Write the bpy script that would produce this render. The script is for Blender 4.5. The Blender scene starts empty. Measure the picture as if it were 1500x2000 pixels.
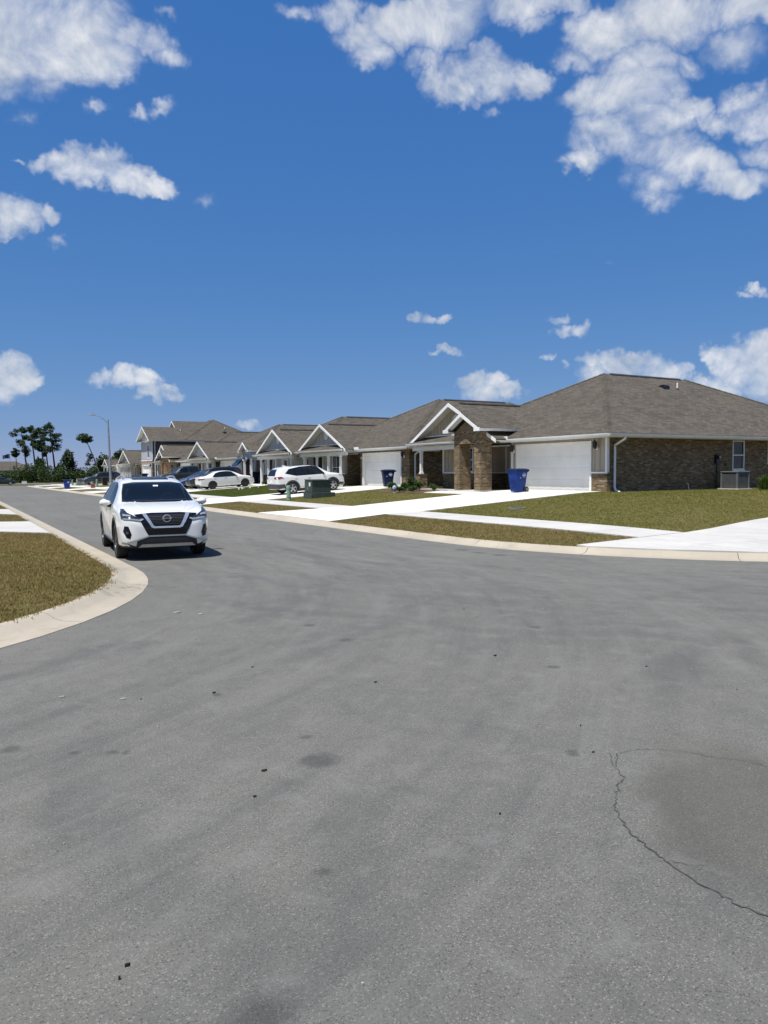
import bpy, bmesh, math, random
import numpy as np
from mathutils import Vector, Matrix
from mathutils.bvhtree import BVHTree

rnd = random.Random(7)
scene = bpy.context.scene
COL = scene.collection
R = math.radians

# ------------------------------------------------------------------ camera
# world axes: X runs across the main street (to its right side), Y along it, Z up.
FOCAL = 1480.0 / 2000.0           # focal length / picture height
CAM_H = 1.75
YAW, PITCH, ROLL = 29.8, 3.13, -0.4
cam_data = bpy.data.cameras.new("camera")
cam_data.sensor_fit = 'VERTICAL'
cam_data.sensor_height = 36.0
cam_data.sensor_width = 27.0
cam_data.lens = 36.0 * FOCAL
cam_data.clip_start = 0.05
cam_data.clip_end = 8000
cam = bpy.data.objects.new("camera", cam_data)
COL.objects.link(cam)
CAM_ROT = Matrix.Rotation(R(-YAW), 4, 'Z') @ Matrix.Rotation(R(90 - PITCH), 4, 'X') @ Matrix.Rotation(R(ROLL), 4, 'Z')
cam.matrix_world = Matrix.Translation((0, 0, CAM_H)) @ CAM_ROT
scene.camera = cam

# ------------------------------------------------------------------ view
vs = scene.view_settings
scene.display_settings.display_device = 'sRGB'
vs.view_transform = 'Standard'
vs.look = 'None'
vs.exposure = 0.28
vs.gamma = 1.0
vs.use_curve_mapping = False

# ------------------------------------------------------------------ sun
SUN_DIR = Vector((-0.39, -0.17, 1.0)).normalized()     # towards the sun
SUN_EL = math.asin(SUN_DIR.z)
SUN_AZ = math.atan2(SUN_DIR.x, SUN_DIR.y)
sd = bpy.data.lights.new("sun", 'SUN')
sd.energy = 5.0
sd.angle = R(0.53)
sd.color = (1.0, 0.965, 0.91)
sun = bpy.data.objects.new("sun", sd)
COL.objects.link(sun)
sun.rotation_euler = SUN_DIR.to_track_quat('Z', 'Y').to_euler()
sun.location = (-40, -20, 90)

# ------------------------------------------------------------------ node helpers
class NT:
    def __init__(s, tree):
        s.t = tree; s.n = tree.nodes; s.l = tree.links
    def node(s, typ, **kw):
        n = s.n.new(typ)
        for k, v in kw.items():
            setattr(n, k, v)
        return n
    def put(s, sock, v):
        if hasattr(v, 'is_output') or isinstance(v, bpy.types.NodeSocket):
            s.l.new(v, sock)
        elif isinstance(v, (tuple, list)) and len(v) == 3 and sock.type == 'RGBA':
            sock.default_value = (*v, 1)
        else:
            sock.default_value = v
    def math(s, op, a, b=None, c=None, clamp=False):
        n = s.node('ShaderNodeMath', operation=op, use_clamp=clamp)
        s.put(n.inputs[0], a)
        if b is not None: s.put(n.inputs[1], b)
        if c is not None: s.put(n.inputs[2], c)
        return n.outputs[0]
    def vmath(s, op, a, b=None, scale=None):
        n = s.node('ShaderNodeVectorMath', operation=op)
        s.put(n.inputs[0], a)
        if b is not None: s.put(n.inputs[1], b)
        if scale is not None: s.put(n.inputs['Scale'], scale)
        return n.outputs['Value'] if op in ('LENGTH', 'DOT_PRODUCT', 'DISTANCE') else n.outputs[0]
    def noise(s, vec, scale, detail=3, rough=0.55, dist=0.0, out='Fac', lac=2.0):
        n = s.node('ShaderNodeTexNoise')
        s.put(n.inputs['Vector'], vec); n.inputs['Scale'].default_value = scale
        n.inputs['Detail'].default_value = detail; n.inputs['Roughness'].default_value = rough
        n.inputs['Lacunarity'].default_value = lac
        n.inputs['Distortion'].default_value = dist
        return n.outputs[out]
    def ramp(s, fac, lo, hi, a=0.0, b=1.0, smooth=True):
        n = s.node('ShaderNodeMapRange', interpolation_type='SMOOTHSTEP' if smooth else 'LINEAR')
        s.put(n.inputs[0], fac)
        for i, v in zip((1, 2, 3, 4), (lo, hi, a, b)): s.put(n.inputs[i], v)
        return n.outputs[0]
    def mix(s, fac, a, b, blend='MIX'):
        n = s.node('ShaderNodeMix', data_type='RGBA', blend_type=blend)
        s.put(n.inputs[0], fac); s.put(n.inputs[6], a); s.put(n.inputs[7], b)
        return n.outputs[2]
    def mapping(s, vec, loc=(0, 0, 0), rot=(0, 0, 0), scale=(1, 1, 1), typ='POINT'):
        n = s.node('ShaderNodeMapping', vector_type=typ)
        s.put(n.inputs[0], vec)
        n.inputs['Location'].default_value = loc; n.inputs['Rotation'].default_value = rot
        n.inputs['Scale'].default_value = scale
        return n.outputs[0]
    def bump(s, height, strength=0.3, dist=0.01):
        n = s.node('ShaderNodeBump'); s.put(n.inputs['Height'], height)
        n.inputs['Strength'].default_value = strength; n.inputs['Distance'].default_value = dist
        return n.outputs[0]
    def sep(s, vec):
        n = s.node('ShaderNodeSeparateXYZ'); s.put(n.inputs[0], vec); return n.outputs
    def comb(s, x=0.0, y=0.0, z=0.0):
        n = s.node('ShaderNodeCombineXYZ')
        for i, v in enumerate((x, y, z)): s.put(n.inputs[i], v)
        return n.outputs[0]

# ------------------------------------------------------------------ sky with fair-weather clouds
def ray(u, v):
    """direction in the place of a point of the 1500 x 2000 picture"""
    d = Vector(((u - 750) / 1480, -(v - 1000) / 1480, -1)).normalized()
    return (CAM_ROT.to_3x3() @ d).normalized()

world = bpy.data.worlds.new("World")
scene.world = world
world.use_nodes = True
W = NT(world.node_tree)
W.n.clear()
w_out = W.node('ShaderNodeOutputWorld')
sky = W.node('ShaderNodeTexSky', sky_type='NISHITA')
sky.sun_disc = False
sky.sun_elevation = SUN_EL
sky.sun_rotation = SUN_AZ % (2 * math.pi)
sky.altitude = 0
sky.air_density = 0.85
sky.dust_density = 0.0
sky.ozone_density = 1.5
# the camera's rendering of a clear humid sky: deeper blue overhead, still blue at the horizon
ch = W.node('ShaderNodeSeparateColor'); W.l.new(sky.outputs[0], ch.inputs[0])
cc = W.node('ShaderNodeCombineColor')
for i, (gain, p_) in enumerate(((0.408, 0.88), (0.422, 0.51), (0.605, 0.26))):
    W.l.new(W.math('MULTIPLY', W.math('POWER', W.math('MULTIPLY', ch.outputs[i], 0.0815), p_), gain / 0.0815), cc.inputs[i])
bg_sky = W.node('ShaderNodeBackground')
W.l.new(cc.outputs[0], bg_sky.inputs[0])
bg_sky.inputs[1].default_value = 0.075

tc = W.node('ShaderNodeTexCoord')
D = W.vmath('NORMALIZE', tc.outputs['Generated'])
# warped copy of the direction gives the ragged edges
nz = W.noise(D, 13.0, 4, 0.66, 0.0, 'Color')
nzf = W.noise(D, 48.0, 3, 0.65, 0.0, 'Color')
warp = W.vmath('SCALE', W.vmath('SUBTRACT', nz, (0.5, 0.5, 0.5)), scale=0.062)
warp = W.vmath('ADD', warp, W.vmath('SCALE', W.vmath('SUBTRACT', nzf, (0.5, 0.5, 0.5)), scale=0.016))
DW = W.vmath('ADD', D, warp)

# every cloud: centre direction, half width, half height (radians), tilt (degrees), strength
CLOUDS = []
def cl(u, v, hw, hh, tilt=0.0, k=1.0):
    if k < .75: k *= .84             # the faint wisps
    CLOUDS.append((ray(u, v), hw / 1480.0, hh / 1480.0, tilt, k, u, v))
# upper left bank
cl(20, 40, 190, 75, 0, 1.25); cl(-40, 105, 140, 70, 0, 1.2); cl(120, 75, 110, 62, -6, 1.15); cl(180, 118, 95, 42, 8, 1.05); cl(60, 130, 120, 40, 5, 1.1)
cl(295, 85, 34, 38, -20, .80); cl(335, 110, 26, 36, 30, .74); cl(255, 80, 34, 30, 0, .8); cl(50, 228, 26, 20, 50, .46); cl(285, 204, 46, 15, 10, .52)
cl(185, 220, 26, 10, -22, .46); cl(308, 28, 24, 14, 20, .52); cl(90, 175, 60, 22, 0, .6)
# slanting cloud on the left and its neighbours
cl(80, 318, 22, 22, -35, .95); cl(140, 315, 62, 24, 2, 1.15); cl(195, 330, 62, 28, -16, 1.2); cl(255, 352, 62, 24, -14, 1.2); cl(305, 358, 36, 18, -8, 1.05)
cl(20, 415, 62, 28, -4, 1.2); cl(88, 416, 38, 14, -6, .95); cl(30, 438, 50, 14, 4, .9); cl(112, 471, 27, 13, 4, .72)
cl(405, 390, 32, 12, -20, .36); cl(35, 309, 10, 9, 0, .6)
# top centre
cl(655, 25, 44, 34, -50, .78); cl(690, 70, 44, 34, -55, .76); cl(720, 100, 50, 26, 0, .66); cl(790, 45, 62, 42, 15, 1.2); cl(860, 45, 90, 40, 8, 1.2)
cl(940, 15, 110, 36, 6, 1.2); cl(1050, 5, 90, 22, 0, 1.0); cl(1045, 50, 36, 24, -10, .60); cl(835, 115, 40, 26, -40, .72)
cl(945, 140, 72, 42, 2, 1.25); cl(890, 160, 52, 34, -10, 1.1); cl(1040, 152, 56, 20, 4, 1.1); cl(900, 185, 40, 18, 0, .85)
cl(955, 215, 22, 14, -40, .40); cl(580, 25, 30, 22, 0, .48)
# upper right mass
cl(1190, 60, 70, 42, 35, 0.99); cl(1280, 45, 110, 46, 10, 1.03); cl(1400, 18, 130, 34, 4, 0.99); cl(1245, 125, 52, 40, 10, 0.99); cl(1230, 175, 80, 46, 10, 1.08); cl(1180, 205, 64, 36, 10, 1.03)
cl(1270, 230, 74, 40, -20, 0.95); cl(1200, 270, 66, 40, 20, 0.90); cl(1290, 290, 84, 42, -25, 0.99); cl(1360, 320, 66, 38, -30, 1.03); cl(1425, 358, 44, 38, -25, 0.99)
cl(1340, 205, 44, 22, -12, 0.90); cl(1400, 230, 48, 20, -20, 0.85); cl(1450, 195, 44, 30, 12, 0.85); cl(1485, 230, 50, 40, 0, 0.85); cl(1490, 290, 50, 26, 10, 0.65)
cl(1150, 310, 38, 22, 38, 0.76); cl(1105, 325, 28, 12, 28, 0.54); cl(1270, 350, 62, 34, -25, 0.72); cl(1295, 390, 34, 20, -10, 0.54); cl(1420, 95, 90, 34, 14, 0.65); cl(1330, 130, 34, 24, 20, 0.63)
cl(1475, 340, 36, 28, 0, 0.50); cl(1130, 110, 26, 40, 20, 0.54)
# small ones in the middle
cl(830, 619, 30, 8, 0, .82); cl(870, 621, 18, 10, 10, .84); cl(876, 690, 11, 17, -20, .84); cl(850, 696, 11, 6, 10, .66)
cl(1085, 622, 24, 9, 8, .74); cl(1115, 647, 36, 10, 0, .80); cl(1475, 568, 14, 12, 30, .92); cl(1458, 580, 14, 6, 30, .72)
cl(1072, 704, 12, 9, -40, .64); cl(1090, 722, 10, 9, 0, .54); cl(1192, 503, 12, 6, 0, .2)
# along the houses
cl(1150, 705, 22, 20, 0, 1.15); cl(1180, 705, 26, 22, 0, 1.2); cl(1220, 716, 40, 20, 0, 1.25); cl(1262, 715, 40, 20, 0, 1.25); cl(1305, 728, 38, 18, 0, 1.2); cl(1150, 730, 30, 26, 0, .8); cl(1345, 740, 40, 12, 0, .7)
cl(935, 748, 32, 20, 0, 1.05); cl(975, 745, 26, 18, 0, 1.0); cl(1002, 768, 26, 18, 0, 1.1); cl(950, 776, 50, 18, 0, .86)
cl(1400, 688, 28, 20, 0, 1.1); cl(1440, 700, 46, 30, -10, 1.15); cl(1490, 675, 46, 24, 10, 1.1); cl(1490, 715, 60, 34, 0, .95); cl(1450, 745, 80, 26, 0, .74)
cl(15, 722, 38, 26, -14, 1.2); cl(30, 745, 56, 24, 0, 1.15); cl(75, 748, 22, 11, -6, .95); cl(-20, 760, 60, 26, 0, .9)
cl(205, 733, 28, 12, 0, .98); cl(255, 737, 28, 13, 0, 1.0); cl(292, 743, 32, 12, -6, .9); cl(318, 765, 44, 14, 8, 1.0); cl(345, 762, 20, 10, 0, .9); cl(290, 776, 34, 10, 0, .7)
cl(484, 836, 24, 12, 0, .8)

# tone and edge noise shared by all clouds
n1 = W.noise(D, 15.0, 6, 0.60, 0.35)
n2 = W.noise(W.vmath('ADD', D, tuple(SUN_DIR * 0.010)), 15.0, 3, 0.55, 0.35)
n3 = W.noise(D, 75.0, 3, 0.65, 0.2)
edge = W.math('ADD', W.math('MULTIPLY', W.math('SUBTRACT', n1, 0.52), 1.7), W.math('MULTIPLY', W.math('SUBTRACT', n3, 0.5), 0.16))
light = W.math('ADD', 0.60, W.math('MULTIPLY', W.math('SUBTRACT', n1, n2), 2.6))
light = W.math('ADD', light, W.math('MULTIPLY', W.math('SUBTRACT', W.noise(D, 8.0, 3, 0.5), 0.5), 1.7), clamp=True)
ccol = W.mix(light, (0.46, 0.54, 0.67), (0.96, 0.975, 1.0))

def cloud_shader(field):
    alpha = W.math('MULTIPLY', W.ramp(W.math('ADD', field, edge), 0.06, 1.36), W.ramp(field, 0.0, 0.55))
    bg_cl = W.node('ShaderNodeBackground'); W.l.new(ccol, bg_cl.inputs[0]); bg_cl.inputs[1].default_value = 0.74
    msh = W.node('ShaderNodeMixShader')
    W.l.new(W.math('MULTIPLY', alpha, 0.96, clamp=True), msh.inputs[0])
    W.l.new(bg_sky.outputs[0], msh.inputs[1]); W.l.new(bg_cl.outputs[0], msh.inputs[2])
    return msh.outputs[0]

# every cloud is a few overlapping puffs, flattened ASP times, in a plane facing the way we look
MR = CAM_ROT.to_3x3()
c_r, c_u, c_f = MR @ Vector((1, 0, 0)), MR @ Vector((0, 1, 0)), MR @ Vector((0, 0, -1))
df = W.math('MAXIMUM', W.vmath('DOT_PRODUCT', DW, tuple(c_f)), 0.02)
ASP = 1.75
Q = W.comb(W.math('DIVIDE', W.vmath('DOT_PRODUCT', DW, tuple(c_r)), df), W.math('DIVIDE', W.vmath('DOT_PRODUCT', DW, tuple(c_u * ASP)), df), 0.0)
PUFFS = []
for (c, hw, hh, tilt, k, u, v) in CLOUDS:
    ratio = hh * ASP / hw; t = R(tilt)
    if ratio > 0.62: PUFFS.append((u, v, math.sqrt(hw * hh * ASP), k))
    else:
        n = 2; off = hw * (0.5 if ratio > .4 else .56)
        for i in (-1, 1): PUFFS.append((u + i * off * 1480 * math.cos(t), v - i * off * 1480 * math.sin(t), max(hh * ASP, hw * .55), k))
field = None
for (u, v, w_, k) in PUFFS:
    d_ = W.vmath('DISTANCE', Q, ((u - 750) / 1480, -(v - 1000) / 1480 * ASP, 0.0))
    f = W.math('MULTIPLY_ADD', d_, -k * 1.1 / (1.5 * w_), k * 1.1)
    field = f if field is None else W.math('MAXIMUM', field, f)
field = W.math('MAXIMUM', field, 0.0)
field = W.math('MULTIPLY', field, W.math('SUBTRACT', 1.95, W.math('MULTIPLY', field, 0.95)))
# sky goes on all round, extra cloud added outside the picture for fill light
fdot = W.vmath('DOT_PRODUCT', D, tuple(c_f))
away = W.ramp(fdot, math.cos(R(42)), math.cos(R(50)))
gen = W.noise(W.vmath('MULTIPLY', DW, (1.0, 1.0, 2.2)), 3.2, 2, 0.5)
field = W.math('MAXIMUM', W.math('MULTIPLY', field, W.math('SUBTRACT', 1.0, away)), W.math('MULTIPLY', W.ramp(gen, 0.48, 0.68), away))
W.l.new(cloud_shader(field), w_out.inputs[0])
print('puffs', len(PUFFS))
world.cycles.sampling_method = 'MANUAL'
world.cycles.sample_map_resolution = 512

# ------------------------------------------------------------------ render economy
scene.render.engine = 'CYCLES'
scene.cycles.max_bounces = 6
scene.cycles.diffuse_bounces = 3
scene.cycles.use_adaptive_sampling = True
scene.cycles.adaptive_threshold = 0.015
scene.cycles.glossy_bounces = 3
scene.cycles.transmission_bounces = 4
scene.cycles.transparent_max_bounces = 8
scene.cycles.use_denoising = True
scene.cycles.caustics_reflective = False
scene.cycles.caustics_refractive = False
# ------------------------------------------------------------------ materials
MATS = {}
def new_mat(name):
    m = bpy.data.materials.new(name); m.use_nodes = True
    t = NT(m.node_tree)
    b = t.n['Principled BSDF']
    return m, t, b

def simple(name, col, rough=0.6, metal=0.0, var=0.12, scale=6.0, bump=0.0, bscale=60.0, spec=0.5, coat=0.0, detail=3):
    """plain colour with a little unevenness of tone and relief"""
    m, t, b = new_mat(name)
    pos = t.node('ShaderNodeTexCoord').outputs['Object']
    n = t.noise(pos, scale, detail, 0.6)
    lo = tuple(c * (1 - var) for c in col); hi = tuple(min(1, c * (1 + var)) for c in col)
    t.l.new(t.mix(t.ramp(n, 0.3, 0.7), lo, hi), b.inputs['Base Color'])
    b.inputs['Roughness'].default_value = rough
    b.inputs['Metallic'].default_value = metal
    b.inputs['Specular IOR Level'].default_value = spec
    b.inputs['Coat Weight'].default_value = coat
    b.inputs['Coat Roughness'].default_value = 0.04
    if bump:
        t.l.new(t.bump(t.noise(pos, bscale, 3), bump, 0.01), b.inputs['Normal'])
    MATS[name] = m
    return m

def wpos(t):
    return t.node('ShaderNodeNewGeometry').outputs['Position']

# --- asphalt: grey weathered surface, aggregate, tyre arcs, patches, damp spots
def asphalt():
    m, t, b = new_mat('asphalt')
    P = wpos(t)
    big = t.noise(P, 0.16, 4, 0.55, 0.6)
    mid = t.noise(t.mapping(P, scale=(1.0, 0.55, 1.0), rot=(0, 0, R(25))), 0.9, 4, 0.6, 0.5)
    fine = t.noise(P, 75, 3, 0.7)
    grit = t.noise(P, 260, 2, 0.6)
    vor = t.node('ShaderNodeTexVoronoi', feature='F1'); vor.inputs['Scale'].default_value = 190
    t.l.new(P, vor.inputs['Vector'])
    vcol = t.sep(vor.outputs['Color'])[0]
    col = t.mix(t.ramp(big, 0.3, 0.72), (0.1180, 0.1145, 0.1020), (0.1520, 0.1470, 0.1280))
    col = t.mix(t.math('MULTIPLY', t.ramp(mid, 0.42, 0.72), 0.38), col, (0.0999, 0.0968, 0.0901))
    # aggregate
    col = t.mix(t.math('MULTIPLY', t.ramp(fine, 0.35, 0.75), 0.52), col, (0.2081, 0.2036, 0.1785))
    col = t.mix(t.math('MULTIPLY', t.ramp(grit, 0.52, 0.72), 0.38), col, (0.0481, 0.0480, 0.0459))
    col = t.mix(t.math('MULTIPLY', t.math('GREATER_THAN', vcol, 0.93), 0.40), col, (0.3700, 0.3620, 0.3145))
    col = t.mix(t.math('MULTIPLY', t.math('LESS_THAN', vcol, 0.07), 0.6), col, (0.0324, 0.0317, 0.0306))
    wob = t.vmath('SCALE', t.vmath('SUBTRACT', t.noise(P, 0.7, 3, 0.6, 0, 'Color'), (0.5, 0.5, 0.5)), scale=1.1)
    wobs = t.vmath('SCALE', t.vmath('SUBTRACT', t.noise(P, 5.0, 3, 0.6, 0, 'Color'), (0.5, 0.5, 0.5)), scale=0.16)
    PW = t.vmath('ADD', P, wob)
    PS = t.vmath('ADD', P, wobs)
    flat = (1, 1, 0)
    def disc(c, r0, r1, src):
        d = t.vmath('DISTANCE', t.vmath('MULTIPLY', src, flat), (c[0], c[1], 0))
        return t.ramp(d, r1, r0)
    def ring(c, rr, w, src):
        d = t.vmath('DISTANCE', t.vmath('MULTIPLY', src, flat), (c[0], c[1], 0))
        return t.ramp(t.math('ABSOLUTE', t.math('SUBTRACT', d, rr)), w, w * 0.25)
    # rubber left by turning cars
    arc = None
    brk = t.ramp(t.noise(P, 0.35, 2, 0.5), 0.38, 0.62)
    for (c, rr, w) in [((14.5, 14.5), 10.6, .22), ((14.5, 14.5), 12.2, .26), ((-2.0, 15.5), 8.6, .24), ((-2.0, 15.5), 10.2, .22),
                       ((9.5, -2.5), 8.0, .28), ((9.5, -2.5), 9.7, .22), ((4.0, 4.0), 3.4, .3), ((8.4, 2.6), 2.6, .2)]:
        g = ring(c, rr, w, PW)
        arc = g if arc is None else t.math('MAXIMUM', arc, g)
    col = t.mix(t.math('MULTIPLY', t.math('MULTIPLY', arc, brk), 0.26), col, (0.0574, 0.0570, 0.0587))
    # streaks worn by turning and passing cars: noise drawn out along their paths
    def swirl(cx, cy, fr, fa):
        q = t.sep(t.vmath('SUBTRACT', P, (cx, cy, 0)))
        rad = t.math('SQRT', t.math('ADD', t.math('MULTIPLY', q[0], q[0]), t.math('MULTIPLY', q[1], q[1])))
        ang = t.math('ARCTAN2', q[1], q[0])
        n_ = t.noise(t.comb(t.math('MULTIPLY', rad, fr), t.math('MULTIPLY', ang, fa), 0.0), 1.0, 5, 0.68, 0.4)
        return n_, t.math('MULTIPLY', t.ramp(rad, 7.4, 9.0), t.ramp(rad, 19.0, 13.0))
    for (cx, cy, fr, fa) in ((19.7, 15.3, 2.6, 3.2), (-4.68, 14.05, 2.8, 3.0)):
        sn, sm = swirl(cx, cy, fr, fa)
        col = t.mix(t.math('MULTIPLY', t.math('MULTIPLY', t.ramp(sn, 0.50, 0.70), sm), 0.34), col, (0.076, 0.075, 0.076))
        col = t.mix(t.math('MULTIPLY', t.math('MULTIPLY', t.ramp(sn, 0.50, 0.34), sm), 0.24), col, (0.205, 0.200, 0.185))
    px_, py_ = t.sep(P)[0:2]
    ln = t.noise(t.comb(t.math('MULTIPLY', px_, 2.0), t.math('MULTIPLY', py_, 0.12), 3.0), 1.0, 4, 0.65, 0.3)
    lm = t.ramp(py_, 13.0, 20.0)
    col = t.mix(t.math('MULTIPLY', t.math('MULTIPLY', t.ramp(ln, 0.5, 0.68), lm), 0.40), col, (0.080, 0.080, 0.082))
    # uneven wear, hand-sized to metre-sized
    mot = t.noise(P, 3.4, 5, 0.7, 0.4)
    col = t.mix(t.math('MULTIPLY', t.ramp(mot, 0.50, 0.74), 0.42), col, (0.205, 0.200, 0.185))
    col = t.mix(t.math('MULTIPLY', t.ramp(mot, 0.48, 0.28), 0.38), col, (0.085, 0.084, 0.082))
    # oil and damp spots with a shape of their own
    spot = None
    for (c, r0, r1) in SPOTS:
        g = disc(c, r0, r1, PS)
        spot = g if spot is None else t.math('MAXIMUM', spot, g)
    col = t.mix(t.math('MULTIPLY', spot, 0.50), col, (0.0370, 0.0362, 0.0357))
    # dusty worn patch inside the crack on the right
    dp = t.vmath('LENGTH', t.mapping(PW, (3.55, 2.45, 0), (0, 0, R(40)), (0.95, .6, 50), 'TEXTURE'))
    col = t.mix(t.math('MULTIPLY', t.ramp(dp, 1.10, 0.45), 0.42), col, (0.0759, 0.0724, 0.0561))
    # pale scuffs
    sc = t.noise(t.mapping(P, scale=(1.6, .5, 1), rot=(0, 0, R(-62))), 1.6, 5, 0.7)
    col = t.mix(t.math('MULTIPLY', t.ramp(sc, 0.66, 0.80), 0.35), col, (0.2405, 0.2353, 0.2125))
    t.l.new(col, b.inputs['Base Color'])
    b.inputs['Roughness'].default_value = 0.92
    b.inputs['Specular IOR Level'].default_value = 0.25
    h = t.math('ADD', t.math('MULTIPLY', grit, 0.6), t.math('MULTIPLY', fine, 0.8))
    t.l.new(t.bump(h, 0.55, 0.012), b.inputs['Normal'])
    MATS['asphalt'] = m

def concrete(name, base, dirt, rough=0.85, dirt_amt=0.45, marks=()):
    m, t, b = new_mat(name)
    P = wpos(t)
    n = t.noise(P, 0.7, 5, 0.6, 0.3); f = t.noise(P, 30, 3, 0.6); s = t.noise(P, 3.2, 5, 0.68, 0.8)
    col = t.mix(t.ramp(n, 0.3, 0.7), tuple(c * .90 for c in base), tuple(min(1, c * 1.05) for c in base))
    col = t.mix(t.math('MULTIPLY', t.ramp(s, 0.50, 0.78), dirt_amt), col, dirt)
    col = t.mix(t.math('MULTIPLY', t.ramp(f, 0.45, 0.8), 0.18), col, tuple(c * .6 for c in base))
    # tyre scuffs and stains where they lie on the ground
    if marks:
        PM = t.vmath('ADD', P, t.vmath('SCALE', t.vmath('SUBTRACT', t.noise(P, 2.5, 4, 0.7, 0, 'Color'), (0.5, 0.5, 0.5)), scale=0.9))
        br_ = t.ramp(t.noise(P, 9, 4, 0.7), 0.40, 0.62)
        for (mx_, my_, r0, r1, am) in marks:
            d_ = t.vmath('DISTANCE', t.vmath('MULTIPLY', PM, (1, 1, 0)), (mx_, my_, 0))
            col = t.mix(t.math('MULTIPLY', t.math('MULTIPLY', t.ramp(d_, r1, r0), br_), am), col, tuple(c * .34 for c in base))
    oi = t.node('ShaderNodeObjectInfo').outputs['Random']
    col = t.mix(t.math('MULTIPLY', oi, 0.10), col, tuple(c * .66 for c in base))
    t.l.new(col, b.inputs['Base Color'])
    b.inputs['Roughness'].default_value = rough
    b.inputs['Specular IOR Level'].default_value = 0.25
    t.l.new(t.bump(f, 0.2, 0.006), b.inputs['Normal'])
    MATS[name] = m

def lawn_soil():
    m, t, b = new_mat('lawn_turf')
    P = wpos(t)
    a = t.noise(P, 0.45, 4, 0.6, 0.4); c = t.noise(P, 7, 4, 0.65); f = t.noise(P, 60, 3, 0.7)
    col = t.mix(t.ramp(a, 0.32, 0.68), (0.150, 0.122, 0.048), (0.110, 0.102, 0.030))
    col = t.mix(t.math('MULTIPLY', t.ramp(c, 0.45, 0.75), 0.5), col, (0.20, 0.165, 0.085))
    col = t.mix(t.math('MULTIPLY', t.ramp(f, 0.4, 0.75), 0.5), col, (0.055, 0.048, 0.015))
    t.l.new(col, b.inputs['Base Color']); b.inputs['Roughness'].default_value = 0.95
    b.inputs['Specular IOR Level'].default_value = 0.15
    t.l.new(t.bump(t.math('ADD', f, c), 0.8, 0.03), b.inputs['Normal'])
    MATS['lawn_turf'] = m

def blades(name, c0, c1, c2, trans=0.25):
    """grass or leaf: tone differs from tuft to tuft through the place"""
    m, t, b = new_mat(name)
    P = wpos(t)
    a = t.noise(P, 0.5, 4, 0.6, 0.4); f = t.noise(P, 9, 3, 0.7)
    col = t.mix(t.ramp(a, 0.33, 0.67), c0, c1)
    col = t.mix(t.math('MULTIPLY', t.ramp(f, 0.48, 0.72), 0.6), col, c2)
    t.l.new(col, b.inputs['Base Color']); b.inputs['Roughness'].default_value = 0.65
    b.inputs['Specular IOR Level'].default_value = 0.25
    tr = t.node('ShaderNodeBsdfTranslucent'); t.l.new(col, tr.inputs[0])
    mx = t.node('ShaderNodeMixShader'); mx.inputs[0].default_value = trans
    t.l.new(b.outputs[0], mx.inputs[1]); t.l.new(tr.outputs[0], mx.inputs[2])
    t.l.new(mx.outputs[0], t.n['Material Output'].inputs[0])
    MATS[name] = m

def brick(name, ca, cb, cc, mortar):
    m, t, b = new_mat(name)
    P = wpos(t); x, y, z = t.sep(P)[0:3]
    v = t.comb(t.math('ADD', x, y), z, 0.0)
    bt = t.node('ShaderNodeTexBrick')
    t.l.new(v, bt.inputs['Vector'])
    bt.inputs['Scale'].default_value = 1.0
    bt.inputs['Brick Width'].default_value = 0.215; bt.inputs['Row Height'].default_value = 0.075
    bt.inputs['Mortar Size'].default_value = 0.009; bt.inputs['Mortar Smooth'].default_value = 0.3
    bt.inputs['Bias'].default_value = 0.0
    bt.inputs['Color1'].default_value = (0, 0, 0, 1); bt.inputs['Color2'].default_value = (1, 1, 1, 1)
    bt.inputs['Mortar'].default_value = (.5, .5, .5, 1)
    g = t.sep(bt.outputs['Color'])[0]
    cr = t.node('ShaderNodeValToRGB'); t.l.new(g, cr.inputs[0])
    e = cr.color_ramp.elements
    e[0].position = 0.0; e[0].color = (*ca, 1); e[1].position = 1.0; e[1].color = (*cc, 1)
    k = e.new(0.45); k.color = (*cb, 1); k = e.new(0.8); k.color = (*[(p + q) / 2 for p, q in zip(cb, cc)], 1)
    pale = t.math('GREATER_THAN', g, 0.93)
    col = t.mix(t.math('MULTIPLY', pale, 0.45), cr.outputs[0], (0.36, 0.29, 0.21))
    n = t.noise(P, 0.8, 4, 0.6)
    col = t.mix(t.math('MULTIPLY', t.ramp(n, 0.35, 0.7), 0.25), col, ca)
    col = t.mix(bt.outputs['Fac'], col, mortar)
    t.l.new(col, b.inputs['Base Color']); b.inputs['Roughness'].default_value = 0.9
    b.inputs['Specular IOR Level'].default_value = 0.2
    h = t.math('ADD', t.math('SUBTRACT', 1.0, bt.outputs['Fac']), t.math('MULTIPLY', t.noise(P, 40, 3), 0.3))
    t.l.new(t.bump(h, 0.7, 0.012), b.inputs['Normal'])
    MATS[name] = m

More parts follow.
